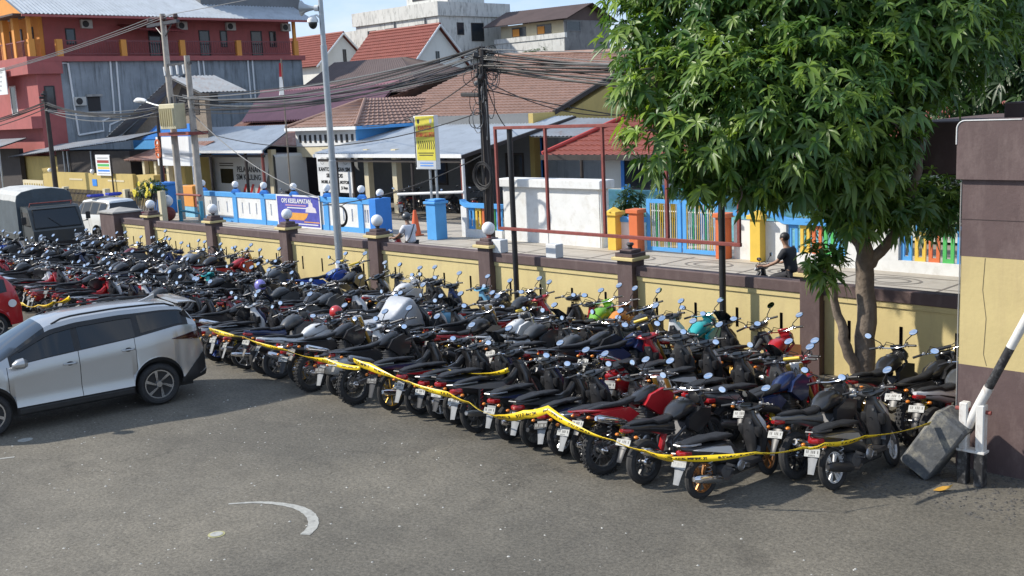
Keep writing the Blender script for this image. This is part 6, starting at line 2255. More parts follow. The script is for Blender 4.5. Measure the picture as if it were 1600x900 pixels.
# yellow sign on a pole
t = thing('yellow_sign', 'tall yellow traffic office sign with black chevrons on a pole', 'sign', (-31.7, 10.5, 0.09))
M_SY = mat('sign_yellow', (0.62, 0.55, 0.06), 0.5, var=0.1, scale=3)
MB().bx(-0.6, 0.62, -0.1, 0.1, 2.38, 4.4, 0.01).build('case', M_WHITE, t)
MB().bx(-0.48, 0.6, -0.112, -0.1, 2.72, 4.38).build('face', M_SY, t)
MB().bx(-0.48, 0.6, -0.111, -0.1, 2.4, 2.715).build('lower_face', mat('pale_grey_sign', (0.5, 0.53, 0.56), 0.5), t)
MB().bx(-0.575, -0.535, -0.11, -0.1005, 2.45, 4.33).build('side_strip', M_DARKMETAL, t)
M_SR = mat('sign_red', (0.62, 0.08, 0.04), 0.5)
lettering('KANTOR', 0.24, M_SR, 'lettering', t, (0.06, -0.115, 3.93), sx=0.8, bold=0.008)
lettering('SATUAN LALU LINTAS', 0.24, M_SR, 'lettering', t, (0.06, -0.115, 3.68), sx=0.45, bold=0.008)
for k in range(8):
    x = -0.38 + k * 0.125
    MB().prism([(x, 3.46), (x + 0.04, 3.46), (x + 0.09, 3.3), (x + 0.04, 3.14), (x, 3.14), (x + 0.045, 3.3)], -0.1155, -0.112).build('chevron', M_INK, t)
for z, w_ in ((2.98, 0.9), (2.9, 0.8)):
    MB().bx(0.06 - w_ / 2, 0.06 + w_ / 2, -0.1155, -0.112, z, z + 0.035).build('text_line', M_INK, t)
for z in (2.6, 2.5):
    MB().bx(-0.32, 0.45, -0.1145, -0.111, z, z + 0.04).build('text_line', M_BLUE, t)
for x in (-0.3, 0.42):
    MB().prism([(x - 0.07, 4.27), (x + 0.07, 4.27), (x + 0.07, 4.15), (x, 4.08), (x - 0.07, 4.15)], -0.1155, -0.112).build('emblem', M_DARKMETAL if x < 0 else M_FAINT, t)
for x in (0.1, 0.45):
    MB().cyl((x, 0, 0), (x, 0, 2.4), 0.05, None, 8).build('pole', M_GALV, t)

# ================================================================== left canopy with the van
cp = thing('carport', 'grey tin carport on dark posts over the service van', 'carport')
mb = MB()
corrugated(mb, (-57.7, 13.0, 3.1), (-47.4, 13.0, 3.02), (-59.6, 17.3, 4.2), (-50.6, 17.3, 4.2), 46, 0.02, 1, 0, 4)
r_ = mb.build('roof', M_TIN, cp)
MB().bx(-57.7, -47.3, 12.93, 13.0, 2.92, 3.06).build('fascia', M_WHITE, cp)
for x in (-57.0, -52.9, -49.3, -47.7):
    MB().cyl((x, 13.2, 0.09), (x, 13.2, 3.0), 0.08, None, 8).build('post', M_DARKWALL if x < -48 else M_RUST, cp)
MB().bx(-57.5, -47.5, 13.15, 13.25, 2.7, 2.82).build('beam', M_DARKWALL, cp)
rs = thing('rusty_shed', 'low shed with streaked rusty roof behind the carport', 'shed')
mb = MB()
corrugated(mb, (-63.0, 18.3, 3.0), (-50.0, 18.3, 3.0), (-66.0, 23.5, 4.6), (-53.0, 23.5, 4.6), 50, 0.03, 1, 0, 4)
mb.build('roof', M_TINRUST, rs)
MB().bx(-62.5, -50.5, 18.8, 23.0, 0.09, 2.9).build('wall', M_DARKWALL, rs)
ph = thing('purple_roof_house', 'house with ribbed purple tin roof behind the carport', 'house')
mb = MB()
corrugated(mb, (-63.8, 21.8, 4.4), (-50.0, 21.8, 4.4), (-67.8, 26.0, 6.4), (-52.5, 26.0, 6.35), 48, 0.05, 1, 0, 4)
mb.build('roof', M_PURPLE, ph)
MB().bx(-63.3, -51.0, 22.3, 27.0, 0.09, 4.4).build('wall', M_DARKWALL, ph)
MB().bx(-68.0, -52.3, 25.95, 26.2, 6.3, 6.5).build('ridge_cap', mat('purple_ridge', (0.3, 0.16, 0.2), 0.5), ph)
br_ = thing('brown_roof_house', 'house with plain dark brown hipped roof below the red gables', 'house')
mb = MB()
A0, A1, B0, B1 = (-71.5, 30.5, 6.0), (-55.5, 30.5, 5.9), (-73.5, 36.5, 8.7), (-65.0, 36.5, 8.6)
corrugated(mb, A0, A1, B0, B1, 40, 0.012, 1, 0, 3)
corrugated(mb, A1, (-55.5, 43, 5.9), B1, (-65.0, 37.0, 8.6), 30, 0.012, 1, 0, 3)
corrugated(mb, (-79.0, 43, 6.0), A0, (-73.6, 37.0, 8.7), B0, 30, 0.012, 1, 0, 3)
mb.build('roof', M_DKROOF, br_)
MB().bx(-71, -56, 31.2, 42, 0.09, 5.9).build('wall', M_DARKWALL, br_)


def gable_house(label, xg, xl, yc, half, z_eave, z_top, win):
    t = thing('gabled_house', label, 'house', group='white gabled houses with red roofs')
    MB().bx(xl, xg, yc - half + 0.3, yc + half - 0.3, 0.09, z_eave).build('wall', M_WHITEW, t)
    MB().prism([(yc - half + 0.3, z_eave + 0.001), (yc + half - 0.3, z_eave + 0.001), (yc, z_top - 0.25)], xg - 0.3, xg, 'yz').build('gable_wall', M_WHITEW, t)
    for sg in (-1, 1):
        mb = MB()
        y0 = yc + sg * (half + 0.3)
        a, b = (xl, y0, z_eave - 0.35), (xg + 0.35, y0, z_eave - 0.35)
        c, d = (xl, yc, z_top), (xg + 0.35, yc, z_top)
        corrugated(mb, a, b, c, d, int((xg - xl) / 0.3), 0.03, 13, 0.06, 3)
        r_ = mb.build('roof', M_TILERED, t)
        MB().tube([(xg + 0.38, y0, z_eave - 0.42), (xg + 0.38, yc, z_top - 0.05)], 0.09, 6).build('barge_board', M_WHITE, r_)
    MB().tube([(xl, yc, z_top + 0.05), (xg + 0.35, yc, z_top + 0.05)], 0.12, 8).build('ridge_tile', M_TILERED, t)
    window(t, 'x', xg, yc - 0.2 + win, yc + 0.2 + win, z_eave - 0.6, z_eave + 1.3, M_TRIM, M_WIN, fr=0.06)


gable_house('larger white gable with red tiled roof behind the office roof', -73.8, -83.5, 48.0, 3.6, 8.3, 11.9, -0.2)
gable_house('smaller white gable with red tiled roof behind the galvanised mast', -90.8, -101.0, 50.0, 3.2, 9.6, 12.5, 0.2)

# ---- white concrete building
wb = thing('white_concrete_building', 'mouldy white flat-roofed concrete building in the distance', 'building')
MB().bx(-95.0, -81.6, 55.0, 64.4, 0.09, 13.5).build('wall', M_OLDWHITE, wb)
MB().bx(-95.3, -81.4, 54.75, 64.6, 13.501, 14.85).build('parapet', M_OLDWHITE, wb)
MB().bx(-90.0, -83.5, 58.0, 63.0, 14.86, 18.5).build('roof_room', M_OLDWHITE, wb)
MB().bx(-98.2, -95.01, 55.6, 62.0, 0.09, 13.2).build('rear_wing', M_OLDWHITE, wb)
MB().bx(-95.2, -81.35, 54.6, 55.0, 9.4, 9.6).build('ledge', M_OLDWHITE, wb)
MB().bx(-81.6, -81.2, 55.0, 64.5, 9.35, 9.65).build('ledge', M_OLDWHITE, wb)
for x in (-93.0, -90.0, -85.2):
    window(wb, 'y', 55.0, x, x + 1.4, 11.6, 12.9, M_DARKWALL, M_WIN)
for x in (-88.4, -83.6):
    MB().cyl((x, 54.9, 9.6), (x, 54.9, 13.5), 0.08, None, 6).build('downpipe', M_GREYW, wb)
window(wb, 'x', -81.6, 57.3, 58.2, 11.7, 12.9, M_DARKWALL, M_WIN)
window(wb, 'x', -81.6, 59.2, 60.9, 11.1, 12.9, M_DARKWALL, M_WIN)
window(wb, 'y', 58.0, -89.0, -86.5, 15.6, 17.2, M_DARKWALL, M_WIN)
window(wb, 'y', 55.6, -97.8, -96.6, 11.2, 11.9, M_DARKWALL, M_WIN)
# ---- old grey and yellow building
gb = thing('old_grey_building', 'weathered grey and yellow building with low brown roof left of the tree', 'building')
MB().bx(-79.0, -69.8, 60.0, 66.4, 0.09, 11.0).build('wall', M_OLDWHITE, gb)
MB().bx(-69.79, -69.7, 59.98, 66.42, 0.09, 12.2).build('side_wall', M_SHADESIDE, gb)
MB().bx(-79.0, -70.0, 60.8, 66.2, 11.001, 12.3).build('upper_wall', M_CREAM, gb)
MB().bx(-79.1, -69.6, 59.9, 60.2, 10.6, 11.05).build('parapet', M_OLDWHITE, gb)
for x in (-77.4, -74.0):
    w_ = window(gb, 'y', 60.8, x, x + 1.9, 11.15, 12.05, M_GREYW, M_WIN)
    MB().bx(x + 0.1, x + 1.0, 60.74, 60.775, 11.2, 11.9).build('shutter', M_ORANGEW, w_)
window(gb, 'x', -69.7, 60.3, 62.2, 11.2, 12.1, M_GREYW, M_WIN)
mb = MB()
corrugated(mb, (-80.5, 59.7, 12.3), (-69.0, 59.7, 12.3), (-80.5, 63.2, 13.9), (-69.0, 63.2, 13.75), 40, 0.02, 1, 0, 3)
corrugated(mb, (-69.0, 67.0, 12.1), (-80.5, 67.0, 12.1), (-69.0, 63.25, 13.75), (-80.5, 63.25, 13.9), 40, 0.02, 1, 0, 3)
mb.build('roof', M_DKROOF, gb)
MB().prism([(60.0, 12.21), (66.4, 12.21), (63.2, 13.6)], -70.2, -69.72, 'yz').build('gable_wall', M_DKROOF, gb)

# ================================================================== red three-storey building on the left
rb = thing('red_building', 'red three-storey building with orange posts and stained grey side wall', 'building')
XF = -75.0
MB().bx(XF - 9, XF - 0.02, 14.85, 34.4, 0.09, 9.0).build('grey_wall', M_STAINED, rb)
MB().bx(XF - 9, XF, 13.2, 14.84, 0.09, 9.0).build('pink_wall', M_PINK, rb)
MB().bx(XF - 9.3, XF + 0.25, 12.6, 34.6, 9.001, 9.35, 0.01).build('slab', M_PINK, rb)
MB().bx(XF - 9.3, XF + 0.3, 12.55, 14.9, 8.2, 9.0).build('balcony_skirt', M_PINK, rb)
MB().bx(XF - 9, XF - 1.5, 14.6, 34.4, 9.351, 12.2).build('upper_wall', M_PINK, rb)
MB().bx(XF - 9, XF - 1.52, 14.3, 14.59, 9.351, 12.2).build('end_wall', M_ORANGEW, rb)
MB().bx(XF - 9.2, XF + 0.3, 12.4, 13.1, 4.6, 5.4).build('lower_balcony', M_PINK, rb)
for y in (13.1, 14.97, 19.52, 24.05, 28.75, 33.92):
    MB().bx(XF - 0.25, XF + 0.1, y - 0.2, y + 0.2, 9.351, 10.5).build('orange_post', M_ORANGEW, rb)
for y in (13.1, 33.92):
    MB().bx(XF - 0.2, XF + 0.0, y - 0.12, y + 0.12, 10.501, 12.2).build('corner_post', M_ORANGEW, rb)
for x in (-76.9, -78.8, -80.7, -82.6):
    MB().bx(x - 0.2, x + 0.2, 12.7, 13.1, 9.351, 12.2).build('orange_post', M_ORANGEW, rb)
M_RAIL = mat('dark_red_rail', (0.2, 0.05, 0.055), 0.5)
for (a, b) in ((15.2, 19.3), (19.75, 23.85), (24.25, 28.55), (28.95, 33.7)):
    rl = MB().bx(XF - 0.1, XF - 0.04, a, b, 10.38, 10.45)
    rl.bx(XF - 0.1, XF - 0.04, a, b, 9.5, 9.55)
    n = int((b - a) / 0.19)
    for k in range(n):
        y = a + (b - a) * (k + 0.5) / n
        rl.bx(XF - 0.085, XF - 0.055, y - 0.015, y + 0.015, 9.55, 10.38)
    rl.build('railing', M_RAIL, rb)
rl = MB().bx(XF - 9, XF - 0.2, 12.75, 12.81, 10.35, 10.42)
for k in range(44):
    x = XF - 9 + k * 0.2
    rl.bx(x - 0.015, x + 0.015, 12.765, 12.795, 9.36, 10.35)
rl.build('railing', M_RAIL, rb)
XD = XF - 1.5
for (a, b, z0) in ((16.1, 16.8, 10.25), (22.2, 23.2, 9.4), (26.3, 27.2, 9.4), (28.1, 28.7, 10.1), (30.8, 31.8, 9.4), (32.5, 33.1, 10.1)):
    window(rb, 'x', XD, a, b, z0, 11.35, M_TRIM, M_WIN, 'door' if z0 < 9.6 else 'window', 0.08)
for x in (-82.6, -80.4, -78.4):
    window(rb, 'y', 14.3, x, x + 1.0, 9.4, 11.5, M_TRIM, M_WIN, 'door', 0.08)
window(rb, 'y', 13.2, -80.0, -78.9, 5.6, 7.6, M_WHITE, M_WIN, 'window', 0.1)
window(rb, 'x', XF, 13.6, 14.3, 5.6, 7.4, M_TRIM, M_WIN, 'window', 0.08)
for y in (17.6, 24.9, 29.0, 34.0):
    aircon(rb, XD, y, 11.65)
for y in (15.9, 25.1):
    aircon(rb, XF, y, 6.3)
    MB().bx(XF - 0.01, XF + 0.25, y + 0.5, y + 1.6, 6.6, 6.75).build('ledge', M_CONC, rb)
    MB().bx(XF - 0.018, XF - 0.004, y + 0.6, y + 1.5, 5.6, 6.6).build('opening', M_TRIM, rb)
for pts in ([(14.9, 8.9), (15.4, 8.88), (15.6, 4.0)], [(18.4, 9.0), (18.3, 5.2), (17.4, 4.9), (17.4, 4.2), (15.6, 4.0)], [(18.85, 9.0), (18.75, 4.9), (17.9, 4.6), (17.8, 4.1)], [(25.2, 9.0), (25.3, 3.5)], [(25.6, 9.0), (25.7, 3.5)], [(29.4, 9.0), (29.4, 6.0)], [(29.8, 9.0), (29.8, 6.0)]):
    MB().tube([(XF + 0.06, y, z) for y, z in pts], 0.07, 6).build('drain_pipe', M_WHITE, rb)
mb = MB()
corrugated(mb, (XF + 0.8, 12.4, 12.1), (XF + 0.8, 35.3, 12.05), (XF - 4.6, 12.4, 14.5), (XF - 4.6, 35.3, 14.5), 80, 0.04, 1, 0, 4)
rf = mb.build('roof', M_TIN, rb)
mb = MB()
corrugated(mb, (XF - 10, 35.3, 12.1), (XF - 10, 12.4, 12.1), (XF - 4.62, 35.3, 14.5), (XF - 4.62, 12.4, 14.5), 40, 0.04, 1, 0, 3)
mb.build('roof', M_TIN, rb)
MB().prism([(XF - 9.4, 12.21), (XF + 0.1, 12.21), (XF - 4.6, 14.4)], 13.0, 13.3).build('gable_wall', M_ORANGEW, rb)
MB().bx(XF - 9.6, XF + 0.3, 12.0, 13.0, 12.0, 12.12).build('end_awning', M_DKROOF, rb)
MB().bx(XF + 0.7, XF + 0.8, 12.4, 35.3, 11.9, 12.05).build('gutter', M_PINK, rf)
mb = MB()
corrugated(mb, (XF + 0.6, 19.8, 11.2), (XF + 0.6, 24.2, 11.05), (XF - 1.4, 19.8, 11.7), (XF - 1.4, 24.2, 11.6), 18, 0.03, 1, 0, 3)
mb.build('red_awning', mat('red_awning_sheet', (0.42, 0.1, 0.09), 0.6), rb)
MB().bx(XF - 6, XF - 2, 27.0, 36.0, 13.0, 16.0).build('roof_room', M_GREYW, rb)
# pale shop sign at the far left
t = thing('pale_wall_sign', 'pale wall sign with faint text at the top left corner', 'sign', (-79.5, 12.35, 7.9))
MB().bx(-1.5, 1.5, -0.06, 0, -0.9, 0.9).build('panel', M_WHITE, t)
for k in range(5):
    MB().bx(-1.1, 1.0 - 0.15 * k, -0.066, -0.06, 0.55 - k * 0.3, 0.65 - k * 0.3).build('text_line', M_FAINT, t)

# ================================================================== sheds, hut and yellow house on the left
hut = thing('steep_roof_hut', 'blue and timber hut with steep tin roof before the grey wall', 'shed')
mb = MB()
corrugated(mb, (-68.8, 15.65, 3.75), (-68.8, 17.4, 3.75), (-59.2, 15.65, 7.2), (-59.2, 17.4, 7.2), 8, 0.03, 1, 0, 4)
corrugated(mb, (-55.6, 17.4, 6.2), (-55.6, 14.4, 6.2), (-59.15, 17.4, 7.25), (-59.15, 14.4, 7.25), 12, 0.03, 1, 0, 4)
corrugated(mb, (-68.9, 14.3, 3.45), (-58.9, 14.3, 7.0), (-68.3, 15.6, 4.05), (-58.9, 15.6, 7.35), 26, 0.03, 1, 0, 4)
mb.build('roof', M_TINOLD, hut)
MB().prism([(-66.5, 3.6), (-56.5, 3.6), (-56.5, 6.3), (-59.2, 7.0)], 15.2, 15.5).build('front_wall', M_WOOD, hut)
MB().bx(-66.0, -56.4, 15.21, 19.5, 0.09, 3.59).build('lower_wall', M_LBLUE, hut)
MB().prism([(-64.8, 3.62), (-58.5, 3.62), (-58.5, 4.5), (-62.5, 4.5)], 15.17, 15.199).build('blue_board', M_BLUE, hut)
MB().prism([(-60.6, 5.0), (-57.2, 5.0), (-57.2, 6.0), (-59.0, 6.6)], 15.16, 15.199).build('loft_opening', M_DARKWALL, hut)
sh = thing('timber_shed', 'dark timber shed with long grey tin roof behind the yellow wall', 'shed')
mb = MB()
corrugated(mb, (-77.5, 11.6, 2.75), (-59.2, 11.6, 3.75), (-76.0, 14.2, 3.4), (-60.0, 14.2, 4.15), 60, 0.025, 1, 0, 3)
mb.build('roof', M_TINOLD, sh)
MB().bx(-71.0, -60.5, 12.3, 14.0, 0.09, 3.1).build('wall', M_DARKWALL, sh)
MB().bx(-77.0, -71.01, 12.4, 14.0, 0.09, 2.75).build('side_wall', M_OCHRE, sh)
for x in (-69.6, -69.0, -65.5):
    MB().cyl((x, 12.2, 1.5), (x, 12.2, 3.1), 0.06, None, 6).build('pipe', M_GALV, sh)
mb = MB()
corrugated(mb, (-85.0, 10.4, 3.1), (-75.8, 10.4, 3.45), (-85.0, 12.3, 3.9), (-75.5, 12.3, 4.0), 30, 0.025, 1, 0, 3)
aw = thing('tin_awning', 'sloping grey tin awning at the left edge below the red building', 'awning')
mb.build('roof', M_TINOLD, aw)
MB().cyl((-76.2, 10.6, 0.09), (-76.2, 10.6, 3.4), 0.07, None, 6).build('post', M_GALV, aw)
MB().bx(-85.0, -76.5, 12.0, 12.3, 0.09, 3.3).build('dark_front', M_DARKWALL, aw)
yw = thing('yellow_boundary_wall', 'pale yellow boundary wall with small white caps on the left', 'wall')
MB().bx(-69.0, -58.3, 11.3, 11.5, 0.09, 1.85).build('panel', M_OCHRE, yw)
MB().bx(-58.29, -56.2, 11.5, 13.0, 0.09, 1.8).build('return_panel', M_OCHRE, yw)
MB().bx(-74.0, -70.6, 11.1, 11.25, 0.09, 1.3).build('gate_leaf', M_CREAM, yw)
for k in range(8):
    x = -73.7 + k * 0.4
    MB().bx(x, x + 0.12, 11.07, 11.099, 0.3, 1.1).build('gate_slot', M_OCHRE, yw)
MB().bx(-70.5, -69.1, 11.1, 11.5, 0.09, 1.75).build('pier', M_OCHRE, yw)
for x in (-69.8, -63.5):
    MB().ball((x, 11.3, 1.95), 0.14, 12, 8).build('white_cap', M_GLOBE, yw)
for (a, b) in ((-66.9, -65.0), (-61.5, -59.4)):
    MB().bx(a, b, 11.28, 11.299, 1.4, 1.5).build('moulding', M_CREAM, yw)
MB().bx(-63.6, -63.0, 11.27, 11.299, 1.1, 1.5).build('plaque', M_BLUE, yw)
yh = thing('yellow_house', 'small pale yellow house with streaked tin roof beside the white sign', 'house')
mb = MB()
corrugated(mb, (-60.5, 11.9, 2.6), (-54.3, 11.9, 2.6), (-59.2, 14.4, 3.5), (-54.3, 14.4, 3.5), 20, 0.025, 1, 0, 4)
mb.build('roof', M_TINRUST, yh)
MB().bx(-59.0, -54.9, 12.7, 14.3, 0.09, 2.7).build('wall', M_OCHRE, yh)
for x in (-58.4, -57.0, -55.6, -54.7):
    MB().bx(x - 0.13, x + 0.13, 12.05, 12.31, 0.09, 2.6).build('column', M_CREAM, yh)
window(yh, 'y', 12.7, -57.9, -56.8, 1.0, 2.2, M_OFFWHITE, M_WIN)
# colour chart sign on a pole
t = thing('striped_sign', 'white sign with red, green and blue bars over the yellow wall', 'sign', (-61.6, 11.2, 0))
MB().bx(-0.95, 0.95, -0.05, 0, 1.75, 2.95).build('panel', M_WHITE, t)
for z, h, m_ in ((2.48, 0.16, M_REDLENS), (2.28, 0.14, M_PGRN), (2.14, 0.1, M_PYEL), (1.98, 0.1, M_BLUE), (1.84, 0.06, M_FAINT)):
    MB().bx(-0.75, 0.8, -0.056, -0.051, z, z + h).build('bar', m_, t)
MB().bx(-0.7, 0.7, -0.056, -0.051, 2.72, 2.8).build('text_line', M_FAINT, t)
MB().cyl((1.0, -0.03, 0), (1.0, -0.03, 2.9), 0.05, None, 6).build('pole', M_DARKWALL, t)
# big white sign with emblem post
t = thing('white_board_sign', 'large white board with a grey line of text behind the transformer', 'sign', (-52.4, 11.0, 0))
MB().bx(-2.1, 2.0, 0, 0.08, 2.4, 3.9).build('panel', M_WHITE, t)
MB().bx(-1.3, 1.8, -0.006, 0, 2.85, 3.05).build('text_line', M_FAINT, t)
for x in (-1.7, 1.6):
    MB().cyl((x, 0.04, 0.09), (x, 0.04, 2.4), 0.07, None, 8).build('leg', M_RUST if x < 0 else M_WHITE, t)
t = thing('emblem_post', 'dark post with an orange hanging emblem before the white board', 'post', (-52.3, 10.0, 0.09))
MB().cyl((0, 0, 0), (0.3, 0, 5.4), 0.09, None, 8).build('post', M_DARKWALL, t)
for z in (3.0, 3.25, 3.5):
    MB().torus((0.18, -0.12, z), 0.2, 0.05, 'y', 14, 6).build('ring', M_PORA, t)
# slatted dark fences by the gate, with a flowering bush
def slat_fence(x0, x1, y, h, label):
    t = thing('slatted_fence', label, 'fence', (0, y, 0.05))
    n = int((x1 - x0) / 0.16)
    me = MB().bx(-0.035, 0.035, -0.015, 0.015, 0, h).mesh('slat', M_DARKWALL)
    for k in range(n):
        link('slat', me, t, (x0 + (x1 - x0) * (k + 0.5) / n, 0, 0))
    for z in (0.3, h - 0.25):
        MB().bx(x0, x1, 0.016, 0.05, z, z + 0.07).build('rail', M_DARKWALL, t)
    for x in (x0 - 0.15, x1 + 0.15):
        MB().bx(x - 0.13, x + 0.13, -0.13, 0.13, 0, h + 0.1).build('post', M_CREAM, t)


slat_fence(-55.5, -51.0, 6.4, 1.5, 'dark slatted fence behind the white patrol car')
slat_fence(-49.0, -45.8, 6.6, 1.5, 'dark slatted fence under the yellow flowers')
# flag on its pole
t = thing('flag_pole', 'thin pole with a limp red and white flag behind the carport', 'flag', (-45.1, 13.0, 0.09))
MB().cyl((0, 0, 0), (0.1, 0, 7.3), 0.045, 0.03, 8).build('pole', M_WOOD, t)
for (z0, z1, m_, nm) in ((6.45, 7.1, M_PORA if False else mat('flag_red', (0.5, 0.02, 0.03), 0.7), 'red_half'), (5.6, 6.45, M_WHITE, 'white_half')):
    rings = []
    for k in range(6):
        z = z0 + (z1 - z0) * k / 5
        u = (7.1 - z) / 1.5
        rings.append([(0.08 - 0.08 - 0.32 * u + 0.05 * sin(4 * u), 0.02, z), (-0.1 * u + 0.02, -0.09 - 0.04 * u, z), (0.08 + 0.06 * u, -0.02, z), (0.02 - 0.1 * u, 0.1 + 0.03 * u, z)])
    MB().rings(rings).build(nm, m_, t, True)

# ================================================================== poles and cables
def wood_pole(parent, x, y, h, r=0.14, m=M_WOOD):
    return MB().tube([(x, y, 0), (x, y, h * 0.5), (x, y, h)], [r, r * 0.9, r * 0.75], 10).build('pole', m, parent, True)


tp = thing('transformer_poles', 'pair of weathered poles carrying a cream transformer box', 'utility pole', (0, 8.5, 0.09))
wood_pole(tp, -47.6, 0, 9.5, 0.17, mat('pale_pole', (0.42, 0.38, 0.33), 0.8, var=0.2, scale=3, stain=0.5))
wood_pole(tp, -45.7, 0, 7.5, 0.17, MATS['pale_pole'])
ca = MB().bx(-49.1, -46.2, -0.08, 0.08, 9.0, 9.14).build('crossarm', M_DARKMETAL, tp)
for x in (-48.9, -47.5, -46.4):
    MB().tube([(x, 0, 9.141), (x, 0, 9.25), (x, 0, 9.4)], [0.05, 0.13, 0.1], 10).build('insulator', mat('brown_insulator', (0.08, 0.04, 0.03), 0.3), ca)
for sg in (-1, 1):
    MB().tube([(-47.6, 0, 8.4), (-47.6 + sg * 0.8, 0, 9.0)], 0.03, 6).build('brace', M_DARKMETAL, ca)
MB().bx(-48.1, -45.3, -0.5, 0.5, 3.95, 4.1).build('platform', M_RUST, tp)
tb = MB().bx(-47.4, -45.9, -0.75, -0.2, 4.25, 5.4, 0.03).build('transformer_tank', mat('cream_tank', (0.55, 0.5, 0.33), 0.5, var=0.08, stain=0.3), tp)
for k in range(7):
    MB().bx(-47.2 + k * 0.2, -47.17 + k * 0.2, -0.85, -0.751, 4.4, 5.2).build('cooling_fin', MATS['cream_tank'], tb)
for k in range(3):
    MB().tube([(-47.1 + k * 0.45, -0.45, 5.401), (-47.1 + k * 0.45, -0.45, 5.7)], [0.06, 0.04], 8).build('bushing', M_DARKMETAL, tb)
MB().bx(-47.9, -45.4, -0.06, 0.06, 7.1, 7.22).build('crossarm', M_DARKMETAL, tp)
for k in range(4):
    MB().tube([(-47.7 + k * 0.6, -0.1, 7.1), (-47.6 + k * 0.6, -0.15, 6.7)], [0.07, 0.05], 8).build('fuse', M_WHITE, tp)
sl = thing('street_lamp', 'white cobra-head street lamp on an arm beside the transformer', 'street lamp', (-47.9, 8.4, 5.35))
MB().tube([(0.1, 0, 0), (-0.9, -0.1, 0.15), (-1.6, -0.2, 0.32)], 0.045, 8).build('arm', M_GALV, sl)
MB().loft([(-2.5, -0.3, 0.38, 0.08, 0.06), (-2.2, -0.27, 0.42, 0.17, 0.12), (-1.8, -0.23, 0.4, 0.14, 0.1), (-1.55, -0.2, 0.34, 0.06, 0.06)], 12, 2.2).build('lamp_head', M_WHITE, sl, True)
dp = thing('cable_pole', 'black pole with cable clamps in front of the red building', 'utility pole', (-65.9, 10.0, 0.09))
wood_pole(dp, 0, 0, 6.7, 0.16, M_DARKWALL)
for k in range(6):
    a = k * 1.1
    MB().box((0.2 * cos(a), 0.2 * sin(a), 5.6 + 0.18 * k), (0.3, 0.2, 0.14), (0, 0, a), 0.03).build('clamp', M_CABLE, dp)
wp = thing('cable_pole', 'dark pole thick with tangled cables before the white box', 'utility pole', (-26.8, 9.0, 0.09))
wood_pole(wp, 0, 0, 6.6, 0.15, M_DARKWALL)
random.seed(21)
for k in range(12):
    a = random.uniform(0, 6.28)
    MB().box((0.2 * cos(a), 0.2 * sin(a), random.uniform(5.4, 6.5)), (random.uniform(0.15, 0.4), 0.14, random.uniform(0.08, 0.2)), (random.uniform(-.4, .4), random.uniform(-.4, .4), a), 0.03).build('junction_box', random.choice([M_CABLE, M_CABLEG, M_BLACK]), wp)
MB().box((-0.5, -0.1, 5.05), (0.9, 0.25, 0.14), (0, 0.05, 0), 0.03).build('splice_closure', M_CABLE, wp)
for k in range(26):
    # slack loops hanging round the pole
    z = random.uniform(4.2, 6.5)
    r = random.uniform(0.2, 0.65)
    a0 = random.uniform(0, 6.28)
    h = random.uniform(0.3, 1.3)
    pts = []
    for j in range(15):
        b = 2 * pi * j / 14
        pts.append((r * (1 - cos(b)) * 0.5 * cos(a0) + 0.12 * cos(a0), r * (1 - cos(b)) * 0.5 * sin(a0) + 0.12 * sin(a0), z + h * 0.5 * sin(b) - h * 0.15))
    MB().tube(pts, 0.014, 5).build('slack_loop', random.choice([M_CABLE, M_CABLE, M_CABLEG]), wp)
for k in range(7):
    a = random.uniform(0, 6.28)
    MB().tube([(0.17 * cos(a), 0.17 * sin(a), 0.3), (0.22 * cos(a + .3), 0.22 * sin(a + .3), 2.2), (0.18 * cos(a + .1), 0.18 * sin(a + .1), 4.0), (0.2 * cos(a), 0.2 * sin(a), 6.0)], 0.022, 6).build('riser_cable', M_CABLE, wp)
for k in range(9):
    MB().torus((0.05 + random.uniform(-.06, .06), -0.25 - 0.012 * k, 2.35 + random.uniform(-.08, .08)), random.uniform(0.36, 0.48), 0.016, 'y', 28, 5).build('cable_coil', M_CABLE, wp)


def sag_tube(p0, p1, sag, r, n=20):
    p0, p1 = Vector(p0), Vector(p1)
    pts = []
    for k in range(n + 1):
        t = k / n
        p = p0.lerp(p1, t)
        p.z -= sag * 4 * t * (1 - t)
        pts.append(p)
    return MB().tube(pts, r, 5)


def cable(p0, p1, sag, r, m, label):
    return tag(sag_tube(p0, p1, sag, r).build('overhead_cable', m), label, 'cable', 'overhead street cables')


random.seed(5)
j = lambda s_: random.uniform(-s_, s_)


def bundle(label, n, P, Q, sp, sq, sag, sv, rs, ms):
    t = thing('cable_bundle', label, 'cables', group='overhead street cables')
    for k in range(n):
        sag_tube((P[0] + j(sp[0]), P[1] + j(sp[1]), P[2] + j(sp[2])), (Q[0] + j(sq[0]), Q[1] + j(sq[1]), Q[2] + j(sq[2])), sag + j(sv), random.choice(rs)).build('cable', random.choice(ms), t)


TOPP = (-26.8, 9.0, 6.3)
KG = [M_CABLE, M_CABLEG, M_CABLE]
bundle('bundle of cables between the tangled pole and the transformer', 17, TOPP, (-46.6, 8.5, 5.5), (.1, .15, .4), (.9, .2, .4), 0.6, .35, [0.014, 0.02, 0.03], KG)
bundle('bundle of cables between the transformer and the black pole', 8, (-46.6, 8.5, 5.4), (-65.9, 10.0, 5.9), (.9, .2, .35), (.1, .1, .35), 0.5, .25, [0.016, 0.024, 0.034], [M_CABLEG, M_CABLE])
bundle('bundle of cables running from the tangled pole into the tree', 19, TOPP, (6.0, 9.4, 6.1), (.1, .15, .4), (.3, .3, .6), 1.05, .6, [0.014, 0.02, 0.032], KG)
bundle('bundle of cables leaving the black pole to the left', 5, (-65.9, 10.0, 5.9), (-84.0, 8.0, 4.6), (.1, .1, .3), (.2, .2, .4), 0.4, .1, [0.03], [M_CABLE])
